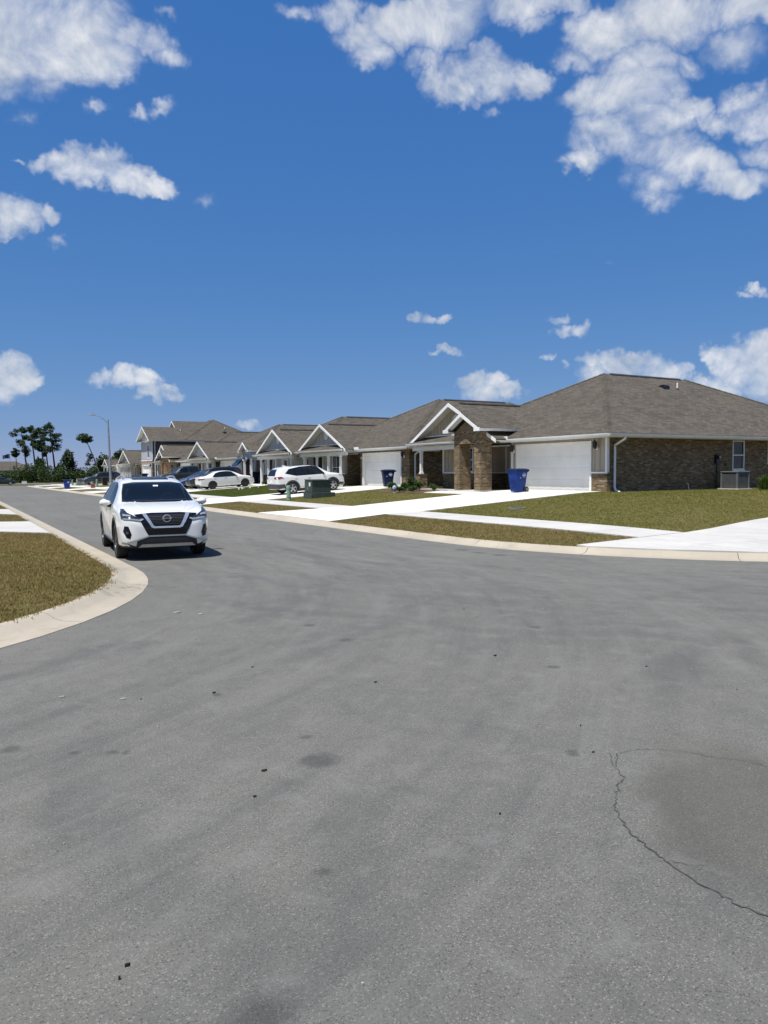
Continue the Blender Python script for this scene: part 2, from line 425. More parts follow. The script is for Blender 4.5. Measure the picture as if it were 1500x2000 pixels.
def shingle(name, ca, cb, cc):
    m, t, b = new_mat(name)
    g = t.node('ShaderNodeNewGeometry'); P = g.outputs['Position']
    x, y, z = t.sep(P)[0:3]; nx, ny, nzz = t.sep(g.outputs['True Normal'])[0:3]
    sel = t.math('GREATER_THAN', t.math('ABSOLUTE', nx), t.math('ABSOLUTE', ny))
    u = t.math('ADD', t.math('MULTIPLY', y, sel), t.math('MULTIPLY', x, t.math('SUBTRACT', 1.0, sel)))
    v = t.comb(t.math('ADD', u, t.math('MULTIPLY', sel, 3.3)), t.math('MULTIPLY', z, 2.236), 0.0)
    bt = t.node('ShaderNodeTexBrick'); t.l.new(v, bt.inputs['Vector'])
    bt.inputs['Scale'].default_value = 1.0
    bt.inputs['Brick Width'].default_value = 0.31; bt.inputs['Row Height'].default_value = 0.143
    bt.inputs['Mortar Size'].default_value = 0.006; bt.inputs['Mortar Smooth'].default_value = 0.2
    bt.offset = 0.37; bt.inputs['Bias'].default_value = 0.0
    bt.inputs['Color1'].default_value = (0, 0, 0, 1); bt.inputs['Color2'].default_value = (1, 1, 1, 1)
    gg = t.sep(bt.outputs['Color'])[0]
    tab = t.noise(t.mapping(v, scale=(6, 14, 1)), 1.0, 2, 0.6)
    col = t.mix(gg, ca, cb)
    col = t.mix(t.math('MULTIPLY', t.ramp(tab, 0.42, 0.62), 0.6), col, cc)
    pat = t.noise(P, 0.9, 4, 0.65, 0.5)
    col = t.mix(t.math('MULTIPLY', t.ramp(pat, 0.42, 0.7), 0.35), col, tuple(c * s for c, s in zip(cb, (1.25, 1.12, 1.05))))
    col = t.mix(t.math('MULTIPLY', bt.outputs['Fac'], 0.8), col, tuple(c * .35 for c in ca))
    # each course laps over the one below: a saw-tooth height
    row = t.math('FRACT', t.math('DIVIDE', t.math('MULTIPLY', z, 2.236), 0.143))
    h = t.math('ADD', t.math('SUBTRACT', 1.0, row), t.math('MULTIPLY', t.noise(P, 90, 2), 0.35))
    h = t.math('ADD', h, t.math('MULTIPLY', tab, 0.4))
    t.l.new(col, b.inputs['Base Color']); b.inputs['Roughness'].default_value = 0.95
    b.inputs['Specular IOR Level'].default_value = 0.15
    t.l.new(t.bump(h, 0.6, 0.012), b.inputs['Normal'])
    MATS[name] = m

def car_paint(name, col, flake=0.0, coat=1.0, rough=0.35):
    m, t, b = new_mat(name)
    pos = t.node('ShaderNodeTexCoord').outputs['Object']
    dust = t.noise(pos, 3.0, 5, 0.65)
    z = t.sep(pos)[2]
    c = t.mix(t.math('MULTIPLY', t.ramp(dust, 0.4, 0.8), 0.10), col, tuple(0.6 * v + 0.4 * d for v, d in zip(col, (0.35, 0.32, 0.27))))
    t.l.new(c, b.inputs['Base Color'])
    b.inputs['Roughness'].default_value = rough
    b.inputs['Metallic'].default_value = flake
    b.inputs['Coat Weight'].default_value = coat
    b.inputs['Coat Roughness'].default_value = 0.03
    MATS[name] = m

def glass(name, tint, gloss_rough=0.02, opacity=0.5):
    """window pane: mirror-like sheen over a tinted see-through body"""
    m, t, b = new_mat(name)
    tr = t.node('ShaderNodeBsdfTransparent'); tr.inputs[0].default_value = (*tint, 1)
    dk = t.node('ShaderNodeBsdfDiffuse'); dk.inputs[0].default_value = (0.012, 0.015, 0.017, 1)
    m1 = t.node('ShaderNodeMixShader'); m1.inputs[0].default_value = opacity
    t.l.new(tr.outputs[0], m1.inputs[1]); t.l.new(dk.outputs[0], m1.inputs[2])
    gl = t.node('ShaderNodeBsdfGlossy'); gl.inputs['Roughness'].default_value = gloss_rough
    fr = t.node('ShaderNodeFresnel'); fr.inputs[0].default_value = 1.5
    wv = t.noise(t.node('ShaderNodeTexCoord').outputs['Object'], 1.3, 2)
    t.l.new(t.bump(wv, 0.05, 0.02), gl.inputs['Normal'])
    m2 = t.node('ShaderNodeMixShader')
    t.l.new(fr.outputs[0], m2.inputs[0]); t.l.new(m1.outputs[0], m2.inputs[1]); t.l.new(gl.outputs[0], m2.inputs[2])
    t.l.new(m2.outputs[0], t.n['Material Output'].inputs[0])
    MATS[name] = m

SPOTS = []   # filled by the ground section before asphalt() is made
concrete('concrete_walk', (0.52, 0.50, 0.462), (0.42, 0.395, 0.35), dirt_amt=0.42, marks=((14.6, 9.6, .1, .9, .22), (16.6, 10.6, .1, 1.2, .16), (13.2, 10.2, .05, .7, .2)))
concrete('concrete_drive', (0.68, 0.655, 0.595), (0.50, 0.47, 0.41), dirt_amt=0.38)
concrete('concrete_curb', (0.415, 0.365, 0.285), (0.30, 0.25, 0.18), dirt_amt=0.5, marks=((2.45, 11.75, .05, .55, .75), (2.0, 11.2, .05, .4, .5), (2.6, 14.2, .05, .5, .4), (1.0, 9.0, .05, .5, .25), (10.7, 13.5, .05, .5, .35)))
lawn_soil()
blades('grass_blades', (0.215, 0.192, 0.044), (0.160, 0.168, 0.026), (0.310, 0.265, 0.090))
blades('grass_dry', (0.260, 0.184, 0.066), (0.195, 0.155, 0.042), (0.365, 0.260, 0.130))
blades('grass_lush', (0.085, 0.125, 0.014), (0.066, 0.115, 0.012), (0.120, 0.140, 0.030))
blades('pine_needles', (0.064, 0.095, 0.042), (0.044, 0.072, 0.034), (0.095, 0.125, 0.058), 0.3)
blades('shrub_leaves', (0.045, 0.075, 0.018), (0.028, 0.050, 0.013), (0.085, 0.105, 0.028), 0.25)
blades('garden_leaves', (0.055, 0.105, 0.022), (0.040, 0.080, 0.016), (0.105, 0.140, 0.040), 0.3)
brick('brick_brown', (0.090, 0.060, 0.034), (0.182, 0.127, 0.072), (0.285, 0.210, 0.122), (0.19, 0.153, 0.105))
brick('brick_pink', (0.22, 0.13, 0.11), (0.34, 0.23, 0.20), (0.42, 0.33, 0.29), (0.42, 0.38, 0.35))
brick('brick_slate', (0.050, 0.044, 0.046), (0.085, 0.072, 0.074), (0.14, 0.12, 0.12), (0.10, 0.09, 0.09))
shingle('shingles', (0.062, 0.055, 0.044), (0.122, 0.106, 0.084), (0.088, 0.080, 0.067))
simple('white_trim', (0.78, 0.78, 0.75), 0.5, var=0.04, scale=2)
simple('soffit_white', (0.66, 0.66, 0.63), 0.6, var=0.05, scale=2)
simple('garage_white', (0.80, 0.79, 0.745), 0.45, var=0.04, scale=1.2, bump=0.05, bscale=120)
simple('siding_tan', (0.40, 0.345, 0.265), 0.7, var=0.06, scale=2)
simple('siding_grey', (0.39, 0.375, 0.335), 0.7, var=0.06, scale=2)
simple('siding_blue', (0.34, 0.375, 0.40), 0.7, var=0.06, scale=2)
simple('siding_lilac', (0.40, 0.40, 0.43), 0.7, var=0.06, scale=2)
simple('siding_pale', (0.62, 0.64, 0.65), 0.7, var=0.05, scale=2)
simple('stone_brown', (0.24, 0.155, 0.085), 0.9, var=0.55, scale=4.5, bump=0.8, bscale=9, detail=5)
simple('black_metal', (0.012, 0.012, 0.013), 0.4, var=0.2)
simple('ridge_vent_black', (0.020, 0.019, 0.019), 0.8, var=0.2)
simple('door_dark', (0.055, 0.052, 0.05), 0.5, var=0.15)
simple('door_white', (0.6, 0.6, 0.58), 0.5, var=0.05)
simple('galvanised', (0.30, 0.32, 0.33), 0.55, 0.55, var=0.15)
simple('bin_blue', (0.005, 0.034, 0.185), 0.5, spec=0.25, var=0.18, bump=0.12, bscale=180)
simple('bin_navy', (0.005, 0.014, 0.055), 0.5, spec=0.25, var=0.18, bump=0.12, bscale=180)
simple('bin_black', (0.014, 0.015, 0.014), 0.5, var=0.2)
simple('label_white', (0.75, 0.76, 0.76), 0.5, var=0.06, scale=20)
simple('emblem_white', (0.62, 0.66, 0.72), 0.5, var=0.1, scale=30)
simple('rubber', (0.016, 0.016, 0.017), 0.85, var=0.25, scale=14)
simple('plastic_black', (0.014, 0.0145, 0.015), 0.55, var=0.2)
simple('gloss_black', (0.005, 0.005, 0.006), 0.18, var=0.2, spec=0.35)
simple('trim_grey', (0.045, 0.046, 0.048), 0.6, var=0.15)
simple('chrome', (0.78, 0.79, 0.80), 0.10, 1.0, var=0.03)
simple('bright_trim', (0.60, 0.61, 0.62), 0.22, 0.70, var=0.05)
simple('silver_trim', (0.50, 0.51, 0.52), 0.30, 0.85, var=0.05)
simple('alloy', (0.52, 0.53, 0.54), 0.32, 0.75, var=0.08)
simple('alloy_dark', (0.055, 0.057, 0.06), 0.35, 0.6, var=0.15)
simple('interior_dark', (0.030, 0.032, 0.034), 0.8, var=0.2)
simple('lamp_clear', (0.36, 0.38, 0.40), 0.08, 0.35, var=0.2, scale=12)
simple('lamp_smoke', (0.030, 0.033, 0.038), 0.06, 0.2, var=0.5, scale=16, coat=0.8)
simple('lamp_red', (0.22, 0.008, 0.012), 0.12, var=0.3, scale=10, coat=0.8)
simple('utility_green', (0.042, 0.060, 0.048), 0.55, var=0.18, bump=0.05)
simple('pedestal_green', (0.16, 0.27, 0.185), 0.55, var=0.12, scale=8)
simple('utility_grey', (0.20, 0.22, 0.20), 0.6, var=0.12)
simple('ac_grey', (0.125, 0.13, 0.128), 0.55, var=0.12)
simple('terracotta', (0.19, 0.055, 0.025), 0.7, var=0.2)
simple('bark', (0.090, 0.066, 0.050), 0.95, var=0.35, scale=5, bump=0.6, bscale=18)
simple('flag_blue', (0.035, 0.05, 0.12), 0.8, var=0.2)
simple('flag_white', (0.82, 0.82, 0.78), 0.7, var=0.04)
simple('crack_tar', (0.058, 0.058, 0.056), 0.95, var=0.35, scale=25)
simple('litter_dark', (0.028, 0.024, 0.020), 0.9, var=0.4, scale=20)
simple('litter_pale', (0.34, 0.33, 0.29), 0.9, var=0.3, scale=20)
simple('mulch', (0.095, 0.060, 0.038), 0.95, var=0.4, scale=22, bump=0.7, bscale=40)
simple('ground_far', (0.085, 0.085, 0.030), 0.95, var=0.3, scale=0.05, bump=0.5, bscale=4)
simple('gnome_blue', (0.30, 0.36, 0.48), 0.5, var=0.3, scale=14)
car_paint('paint_white', (0.70, 0.70, 0.665))
car_paint('paint_dark_grey', (0.030, 0.034, 0.040), 0.5)
car_paint('paint_black', (0.008, 0.009, 0.013), 0.2)
car_paint('paint_blue', (0.006, 0.020, 0.105), 0.3)
glass('auto_glass', (0.58, 0.66, 0.66), 0.02, 0.38)
glass('privacy_glass', (0.20, 0.22, 0.23), 0.02, 0.8)
glass('house_glass', (0.30, 0.33, 0.35), 0.03, 0.70)
# ------------------------------------------------------------------ mesh helpers
def link(o, parent=None):
    COL.objects.link(o)
    if parent is not None: o.parent = parent
    return o

def tag(o, label=None, cat=None, group=None, kind=None):
    if label: o['label'] = label
    if cat: o['category'] = cat
    if group: o['group'] = group
    if kind: o['kind'] = kind
    return o

def empty(name, loc=(0, 0, 0), rz=0.0):
    o = bpy.data.objects.new(name, None); o.empty_display_size = 0.3
    o.location = loc; o.rotation_euler = (0, 0, rz)
    COL.objects.link(o); return o

def as_mat(m):
    return MATS[m] if isinstance(m, str) else m

def smooth_mesh(me, angle=40):
    for p in me.polygons: p.use_smooth = True
    try:
        me.set_sharp_from_angle(angle=R(angle))
    except Exception:
        pass

class MB:
    """collects boxes, prisms, tubes into one mesh"""
    def __init__(s): s.v = []; s.f = []
    def add(s, vs_, fs):
        k = len(s.v); s.v += [tuple(p) for p in vs_]; s.f += [tuple(i + k for i in f) for f in fs]
        return s
    def box(s, x0, x1, y0, y1, z0, z1):
        if x0 > x1: x0, x1 = x1, x0
        if y0 > y1: y0, y1 = y1, y0
        return s.hexa([(x0, y0, z0), (x1, y0, z0), (x1, y1, z0), (x0, y1, z0), (x0, y0, z1), (x1, y0, z1), (x1, y1, z1), (x0, y1, z1)])
    def hexa(s, p):
        return s.add(p, [(3, 2, 1, 0), (4, 5, 6, 7), (0, 1, 5, 4), (1, 2, 6, 5), (2, 3, 7, 6), (3, 0, 4, 7)])
    def prism(s, poly, vec):
        """poly: ordered 3-D points, extruded by vec"""
        n = len(poly); vec = Vector(vec)
        a = [Vector(p) for p in poly]; b = [p + vec for p in a]
        fs = [tuple(range(n))[::-1], tuple(range(n, 2 * n))]
        fs += [(i, (i + 1) % n, (i + 1) % n + n, i + n) for i in range(n)]
        return s.add(a + b, fs)
    def tube(s, pts, rad, n=8, caps=True):
        pts = [Vector(p) for p in pts]
        if not isinstance(rad, (list, tuple)): rad = [rad] * len(pts)
        rings = []
        prev = None
        for i, p in enumerate(pts):
            d = (pts[min(i + 1, len(pts) - 1)] - pts[max(i - 1, 0)]).normalized()
            ref = Vector((0, 0, 1)) if abs(d.z) < .9 else Vector((1, 0, 0))
            if prev is None: a = d.cross(ref).normalized()
            else:
                a = (prev - d * prev.dot(d)).normalized()
            prev = a; b = d.cross(a)
            rings.append([p + (a * math.cos(2 * math.pi * k / n) + b * math.sin(2 * math.pi * k / n)) * rad[i] for k in range(n)])
        vs_ = [q for r_ in rings for q in r_]
        fs = []
        for i in range(len(pts) - 1):
            for k in range(n):
                fs.append((i * n + k, i * n + (k + 1) % n, (i + 1) * n + (k + 1) % n, (i + 1) * n + k))
        if caps:
            fs.append(tuple(range(n))[::-1]); fs.append(tuple((len(pts) - 1) * n + k for k in range(n)))
        return s.add(vs_, fs)
    def lathe(s, prof, n=16, axis='Z', c=(0, 0, 0), caps=True):
        """prof: (radius, height) pairs"""
        vs_ = []; m = len(prof)
        for (r_, h_) in prof:
            for k in range(n):
                a = 2 * math.pi * k / n; x, y = r_ * math.cos(a), r_ * math.sin(a)
                p = {'Z': (x, y, h_), 'Y': (x, h_, y), 'X': (h_, x, y)}[axis]
                vs_.append((p[0] + c[0], p[1] + c[1], p[2] + c[2]))
        fs = [(i * n + k, i * n + (k + 1) % n, (i + 1) * n + (k + 1) % n, (i + 1) * n + k) for i in range(m - 1) for k in range(n)]
        if caps: fs.append(tuple(range(n))[::-1]); fs.append(tuple((m - 1) * n + k for k in range(n)))
        return s.add(vs_, fs)
    def mesh(s, name, mat):
        me = bpy.data.meshes.new(name)
        me.from_pydata(s.v, [], s.f)
        me.materials.append(as_mat(mat))
        bm = bmesh.new(); bm.from_mesh(me)
        bmesh.ops.recalc_face_normals(bm, faces=bm.faces); bm.to_mesh(me); bm.free()
        return me
    def build(s, name, mat, parent=None, smooth=False, bevel=0.0, recalc=True):
        me = s.mesh(name, mat)
        if smooth: smooth_mesh(me)
        o = bpy.data.objects.new(name, me)
        if bevel:
            b = o.modifiers.new('bevel', 'BEVEL'); b.width = bevel; b.segments = 2; b.limit_method = 'ANGLE'
        return link(o, parent)

def sheet(name, verts, faces, mat, parent=None, kind=None):
    me = bpy.data.meshes.new(name); me.from_pydata([tuple(v) for v in verts], [], faces)
    bm = bmesh.new(); bm.from_mesh(me); bmesh.ops.remove_doubles(bm, verts=bm.verts, dist=1e-4)
    bmesh.ops.recalc_face_normals(bm, faces=bm.faces)
    up = sum(f.normal.z * f.calc_area() for f in bm.faces)
    if up < 0: bmesh.ops.reverse_faces(bm, faces=bm.faces)
    bm.to_mesh(me); bm.free()
    me.materials.append(as_mat(mat))
    o = bpy.data.objects.new(name, me)
    if kind: o['kind'] = kind
    return link(o, parent)

def fast_mesh(name, verts, tri, mat, parent=None):
    """numpy triangles to one mesh object"""
    me = bpy.data.meshes.new(name)
    verts = np.asarray(verts, np.float32); tri = np.asarray(tri, np.int32)
    me.vertices.add(len(verts)); me.vertices.foreach_set('co', verts.ravel())
    me.loops.add(tri.size); me.loops.foreach_set('vertex_index', tri.ravel())
    me.polygons.add(len(tri))
    me.polygons.foreach_set('loop_start', np.arange(0, tri.size, 3, dtype=np.int32))
    me.polygons.foreach_set('loop_total', np.full(len(tri), 3, np.int32))
    me.update(calc_edges=True)
    me.materials.append(as_mat(mat))
    return link(bpy.data.objects.new(name, me), parent)

def copy_tree(o, parent=None):
    c = o.copy(); COL.objects.link(c); c.parent = parent
    for ch in list(o.children):
        copy_tree(ch, c)
    return c

# ------------------------------------------------------------------ the lie of the land
XR, XL, YC, YF, RC = 10.35, 2.92, 6.45, 139.0, 7.6     # road edges (right, left), near cross street, far cross street, corner radius
YCR, RCR = 5.95, 9.35                                   # the same on the right-hand side
KR, KL = .50, .56                                       # width of the kerbs
def base(y): return -0.0028 * min(max(y - 10, 0), 130)
RISE_L = [(0.0, 0.0), (0.25, 0.012), (0.46, 0.095), (0.54, 0.105), (2.55, 0.20), (4.05, 0.25), (12.5, 0.80), (60, 0.84), (500, 0.9)]
RISE_R = [(0.0, 0.0), (0.22, 0.012), (0.41, 0.095), (0.48, 0.105), (3.25, 0.20), (4.75, 0.25), (13.2, 0.80), (60, 0.84), (500, 0.9)]
def rise(d, T):
    d = max(d, 0)
    for (a, za), (b, zb) in zip(T, T[1:]):
        if d <= b: return za + (zb - za) * (d - a) / (b - a)
    return T[-1][1]
def dist_right(x, y):
    px, py, pf = x - XR, y - YCR, YF - y
    if px < RCR and py < RCR: return RCR - math.hypot(RCR - px, RCR - py)
    if px < RCR and pf < RCR: return RCR - math.hypot(RCR - px, RCR - pf)
    return min(px, py, pf)
def dist_left(x, y):
    px, py = XL - x, y - YC
    if px < RC and py < RC: return RC - math.hypot(RC - px, RC - py)
    return min(px, py)
def ER(x, y): return base(y) + rise(dist_right(x, y), RISE_R)
def EL(x, y): return base(y) + rise(dist_left(x, y), RISE_L)

SPOTS[:] = [((1.89, 4.10), .05, .16), ((0.80, 2.22), .03, .16), ((0.28, 5.27), .03, .11), ((0.63, 4.99), .01, .06), ((0.83, 4.89), .01, .05),
            ((0.90, 4.86), .01, .05), ((1.76, 5.75), .02, .07), ((1.97, 4.51), .01, .05), ((3.28, 3.42), .02, .07), ((1.36, 2.92), .01, .05),
            ((3.49, 7.81), .02, .10), ((3.51, 6.94), .02, .09), ((9.75, 13.6), .05, .25), ((9.7, 12.9), .05, .22), ((9.8, 12.3), .05, .22),
            ((6.7, 18.8), .05, .2), ((5.6, 6.4), .02, .09), ((4.6, 5.0), .02, .07)]
asphalt()

ys = [-60, -20, 10, 40, 70, 100, 140, 400]
road_v, road_f = [], []
for y in ys: road_v += [(-260, y, base(y)), (320, y, base(y))]
for i in range(len(ys) - 1): road_f.append((2 * i, 2 * i + 1, 2 * i + 3, 2 * i + 2))
road = sheet('road', road_v[:14], road_f[:6], 'asphalt', kind='structure')
gs = 4000
tag(sheet('ground', [(-gs, -gs, -.55), (gs, -gs, -.55), (gs, gs, -.55), (-gs, gs, -.55)], [(0, 1, 2, 3)], 'ground_far'), kind='structure')

# cracks: dark ragged ribbons in the asphalt (flush with it, 4 mm proud of the sheet)
def ribbon(name, pts, w, parent, mat='crack_tar', seed=1):
    rr = random.Random(seed); P_ = []
    for (a, b) in zip(pts, pts[1:]):
        for k in range(7):
            t = k / 7; P_.append(Vector((a[0] + (b[0] - a[0]) * t + rr.gauss(0, .006), a[1] + (b[1] - a[1]) * t + rr.gauss(0, .006), 0)))
    P_.append(Vector((*pts[-1], 0)))
    v, f = [], []
    for i, p in enumerate(P_):
        d = (P_[min(i + 1, len(P_) - 1)] - P_[max(0, i - 1)]).normalized(); n = Vector((-d.y, d.x, 0))
        ww = w * rr.uniform(.25, 1.0) * (0.25 if i in (0, len(P_) - 1) else 1)
        z = base(p.y) + .004
        a, b = p + n * ww * rr.uniform(.3, .9), p - n * ww * rr.uniform(.3, .9)
        v += [(a.x, a.y, z), (b.x, b.y, z)]
    for i in range(len(P_) - 1): f.append((2 * i, 2 * i + 1, 2 * i + 3, 2 * i + 2))
    return sheet(name, v, f, mat, parent)
ribbon('crack', [(4.6, 1.9), (4.3, 2.35), (4.14, 2.62), (4.05, 2.82), (3.96, 2.93), (3.88, 3.09), (3.77, 3.19), (3.66, 3.24), (3.51, 3.26)], .0045, road, seed=2)
ribbon('crack', [(3.51, 3.26), (3.44, 3.20), (3.36, 3.14), (3.30, 3.05), (3.26, 2.98), (3.16, 2.93), (3.08, 2.86), (3.0, 2.79), (2.92, 2.73)], .0055, road, seed=3)
ribbon('crack', [(2.92, 2.73), (2.85, 2.62), (2.78, 2.49), (2.745, 2.36), (2.72, 2.24), (2.68, 2.03), (2.69, 1.87), (2.73, 1.70), (2.8, 1.5)], .0095, road, seed=4)
ribbon('crack', [(3.47, 3.30), (3.40, 3.20), (3.33, 3.13)], .004, road, seed=5)
ribbon('crack', [(2.72, 2.24), (2.78, 2.16), (2.83, 2.12)], .004, road, seed=6)
# ------------------------------------------------------------------ outline of a block, as points with inward normals
def outline_right(step=1.0):
    """from far right on the near cross street, round the corner, up the main street, round the far corner"""
    pts = []
    x = 70.0
    while x > XR + RCR: pts.append((Vector((x, YCR)), Vector((0, 1)))); x -= 2.0
    for k in range(13):
        a = R(270 - 90 * k / 12); n = Vector((-math.cos(a), -math.sin(a)))
        pts.append((Vector((XR + RCR, YCR + RCR)) - n * RCR, n))
    y = YCR + RCR + 1.5
    while y < YF - RCR - .5: pts.append((Vector((XR, y)), Vector((1, 0)))); y += 1.5
    for k in range(9):
        a = R(180 - 90 * k / 8); n = Vector((-math.cos(a), -math.sin(a)))
        pts.append((Vector((XR + RCR, YF - RCR)) - n * RCR, n))
    x = XR + RCR + 3
    while x < 70: pts.append((Vector((x, YF)), Vector((0, -1)))); x += 3
    return pts
def outline_left():
    pts = []
    y = 165.0
    while y > YC + RC + .5: pts.append((Vector((XL, y)), Vector((-1, 0)))); y -= 1.5
    for k in range(15):
        a = R(-90 * k / 14); n = Vector((-math.cos(a), -math.sin(a)))
        pts.append((Vector((XL - RC, YC + RC)) - n * RC, n))
    x = XL - RC - 2
    while x > -40: pts.append((Vector((x, YC)), Vector((0, 1)))); x -= 2
    return pts

PR, PL = outline_right(), outline_left()
DS_L = [0.50, 0.54, 1.2, 1.9, 2.55, 3.3, 4.05, 5.2, 6.4, 7.55]
DS_R = [0.44, 0.48, 1.2, 2.2, 3.25, 4.0, 4.75, 6.0, 7.2, 8.3, 9.3]
# lawns: the strip along the kerb and the lot behind it, one sheet each side
def lot_sheet(name, pts, E, x0, x1, y0, y1, DS, T):
    v, f = [], []; m = len(DS)
    for (p, n) in pts:
        for d in DS:
            q = p + n * d; v.append((q.x, q.y, base(q.y) + rise(d, T)))
    for i in range(len(pts) - 1):
        for j in range(m - 1): f.append((i * m + j, i * m + j + 1, (i + 1) * m + j + 1, (i + 1) * m + j))
    k0 = len(v)
    xs = np.concatenate([np.linspace(x0, x0 + np.sign(x1 - x0) * 16, 9), np.linspace(x0 + np.sign(x1 - x0) * 20, x1, 8)])
    yy = np.concatenate([np.linspace(y0, y0 + 16, 9), np.linspace(y0 + 22, y1, 20)])
    for x in xs:
        for y in yy: v.append((x, y, E(x, y)))
    n = len(yy)
    for i in range(len(xs) - 1):
        for j in range(n - 1): f.append((k0 + i * n + j, k0 + i * n + j + 1, k0 + (i + 1) * n + j + 1, k0 + (i + 1) * n + j))
    return sheet(name, v, f, 'lawn_turf', kind='structure')
lawn_r = lot_sheet('lawn_right', PR, ER, XR + 9.3, 70, YCR + 9.3, YF - 9.3, DS_R, RISE_R)
lawn_l = lot_sheet('lawn_left', PL, EL, XL - 7.55, -60, YC + 7.55, 165, DS_L, RISE_L)

# kerbs: cast sections with open joints
def curb(name, pts, width, span=3.0):
    root = empty(name); tag(root, kind='structure')
    prof = [(0.0, -.02), (0.0, .006), (0.06, .010), (0.30, .014), (0.42, .040), (0.53, .098), (0.58, .110), (0.655, .112), (0.655, -.02)]
    prof = [(d * width / .655, z) for d, z in prof]
    # arc-length resample
    P_ = [p for p, n in pts]; N_ = [n for p, n in pts]
    L = [0.0]
    for a, b in zip(P_, P_[1:]): L.append(L[-1] + (b - a).length)
    def at(s):
        for i in range(len(L) - 1):
            if s <= L[i + 1]:
                t = (s - L[i]) / max(L[i + 1] - L[i], 1e-6)
                return P_[i].lerp(P_[i + 1], t), N_[i].lerp(N_[i + 1], t).normalized()
        return P_[-1], N_[-1]
    s = 0.0; cnt = 0
    while s < L[-1] - .5:
        e = min(s + span, L[-1])
        mid = at((s + e) / 2)[0]
        seg = 4 if mid.length < 60 else 2
        v, f = [], []; m = len(prof)
        for k in range(seg + 1):
            p, n = at(s + .006 + (e - s - .012) * k / seg)
            for (d, z) in prof:
                q = p + n * d; v.append((q.x, q.y, base(q.y) + z))
        for k in range(seg):
            for j in range(m):
                f.append((k * m + j, k * m + (j + 1) % m, (k + 1) * m + (j + 1) % m, (k + 1) * m + j))
        f.append(tuple(range(m))); f.append(tuple(seg * m + j for j in range(m))[::-1])
        mb = MB(); mb.add(v, f); o = mb.build('curb_section', 'concrete_curb', root)
        smooth_mesh(o.data, 35)
        s = e; cnt += 1
    return root
i0 = next(i for i, (p, n) in enumerate(PR) if p.x < 44)
curb('curb_right', PR[i0:], KR)
j1 = next(i for i, (p, n) in enumerate(PL) if p.x < -14)
curb('curb_left', PL[:j1], KL)

# ------------------------------------------------------------------ paving slabs
def slab(quad, E, root, name='slab', mat='concrete_walk', lift=.028, gap=.007, nu=1, nv=1):
    """one cast panel between four plan corners (x, y), top following the land"""
    c = [Vector(q) for q in quad]; mid = sum(c, Vector((0, 0))) / 4
    c = [p + (mid - p).normalized() * gap * 1.4 for p in c]
    v, f = [], []
    for i in range(nu + 1):
        for j in range(nv + 1):
            a = c[0].lerp(c[1], i / nu); b = c[3].lerp(c[2], i / nu); p = a.lerp(b, j / nv)
            v.append((p.x, p.y, E(p.x, p.y) + lift))
    n = nv + 1
    for i in range(nu):
        for j in range(nv): f.append((i * n + j, (i + 1) * n + j, (i + 1) * n + j + 1, i * n + j + 1))
    ring = [i * n for i in range(nu + 1)] + [nu * n + j for j in range(1, n)] + [i * n + nv for i in range(nu - 1, -1, -1)] + [j for j in range(nv - 1, 0, -1)]
    k = len(v); v += [(v[i][0], v[i][1], v[i][2] - .12) for i in ring]
    m = len(ring)
    f += [(ring[i], ring[(i + 1) % m], k + (i + 1) % m, k + i) for i in range(m)]
    mb = MB(); mb.add(v, f)
    return mb.build(name, mat, root)

def walk_strip(root, x0, x1, y0, y1, step, E, **kw):
    y = y0
    while y < y1 - .2:
        e = min(y + step, y1); slab([(x0, y), (x1, y), (x1, e), (x0, e)], E, root, **kw); y = e

LOTS = [23.3, 39.3, 54.4, 70.0, 85.6, 101.6, 114.6, 128.6]          # near corner of every house on the right
DRIVES = [(23.6, 29.1), (39.4, 45.0), (58.4, 64.6), (71.0, 76.0), (86.6, 91.6), (103.2, 108.2), (119.5, 124.5), (129.5, 133.8)]
walk = empty('sidewalk', (0, 0, 0)); tag(walk, kind='structure')
ya = 12.03
for (d0, d1) in DRIVES + [(138.0, 138.0)]:
    walk_strip(walk, 13.6, 15.1, ya, d0, 1.52, ER, lift=.03)
    ya = d1
driveways = []
for i, (d0, d1) in enumerate(DRIVES):
    dr = empty('driveway', (0, 0, 0)); tag(dr, kind='structure'); driveways.append(dr)
    xs = [XR + KR + .005, 13.6, 15.1, 17.3, 19.5, 21.7, 24.27]
    fl, fo = 1.1, .15
    ym = (d0 + d1) / 2
    nsplit = 2
    for k in range(len(xs) - 1):
        xa, xb = xs[k], xs[k + 1]
        ga, gb = (fl, fo) if k == 0 else (0, 0)
        for h in range(2):
            if h == 0: q = [(xa, d0 - ga), (xb, d0), (xb, ym), (xa, ym)]
            else: q = [(xa, ym), (xb, ym), (xb, d1), (xa, d1 + gb)]
            slab(q, ER, dr, 'panel', 'concrete_drive', nu=2, nv=1, lift=.032)
# front walk of the corner house, from its drive to the brick entry
fw = driveways[0]
for k in range(5):
    slab([(21.2, 29.1 + k * .76), (22.3, 29.1 + k * .76), (22.3, 29.86 + k * .76), (21.2, 29.86 + k * .76)], ER, fw, 'panel', 'concrete_drive')
fw2 = driveways[1]
for k in range(3):
    slab([(22.6, 45.0 + k * 1.0), (24.2, 45.0 + k * 1.0), (24.2, 46.0 + k * 1.0), (22.6, 46.0 + k * 1.0)], ER, fw2, 'panel', 'concrete_drive')

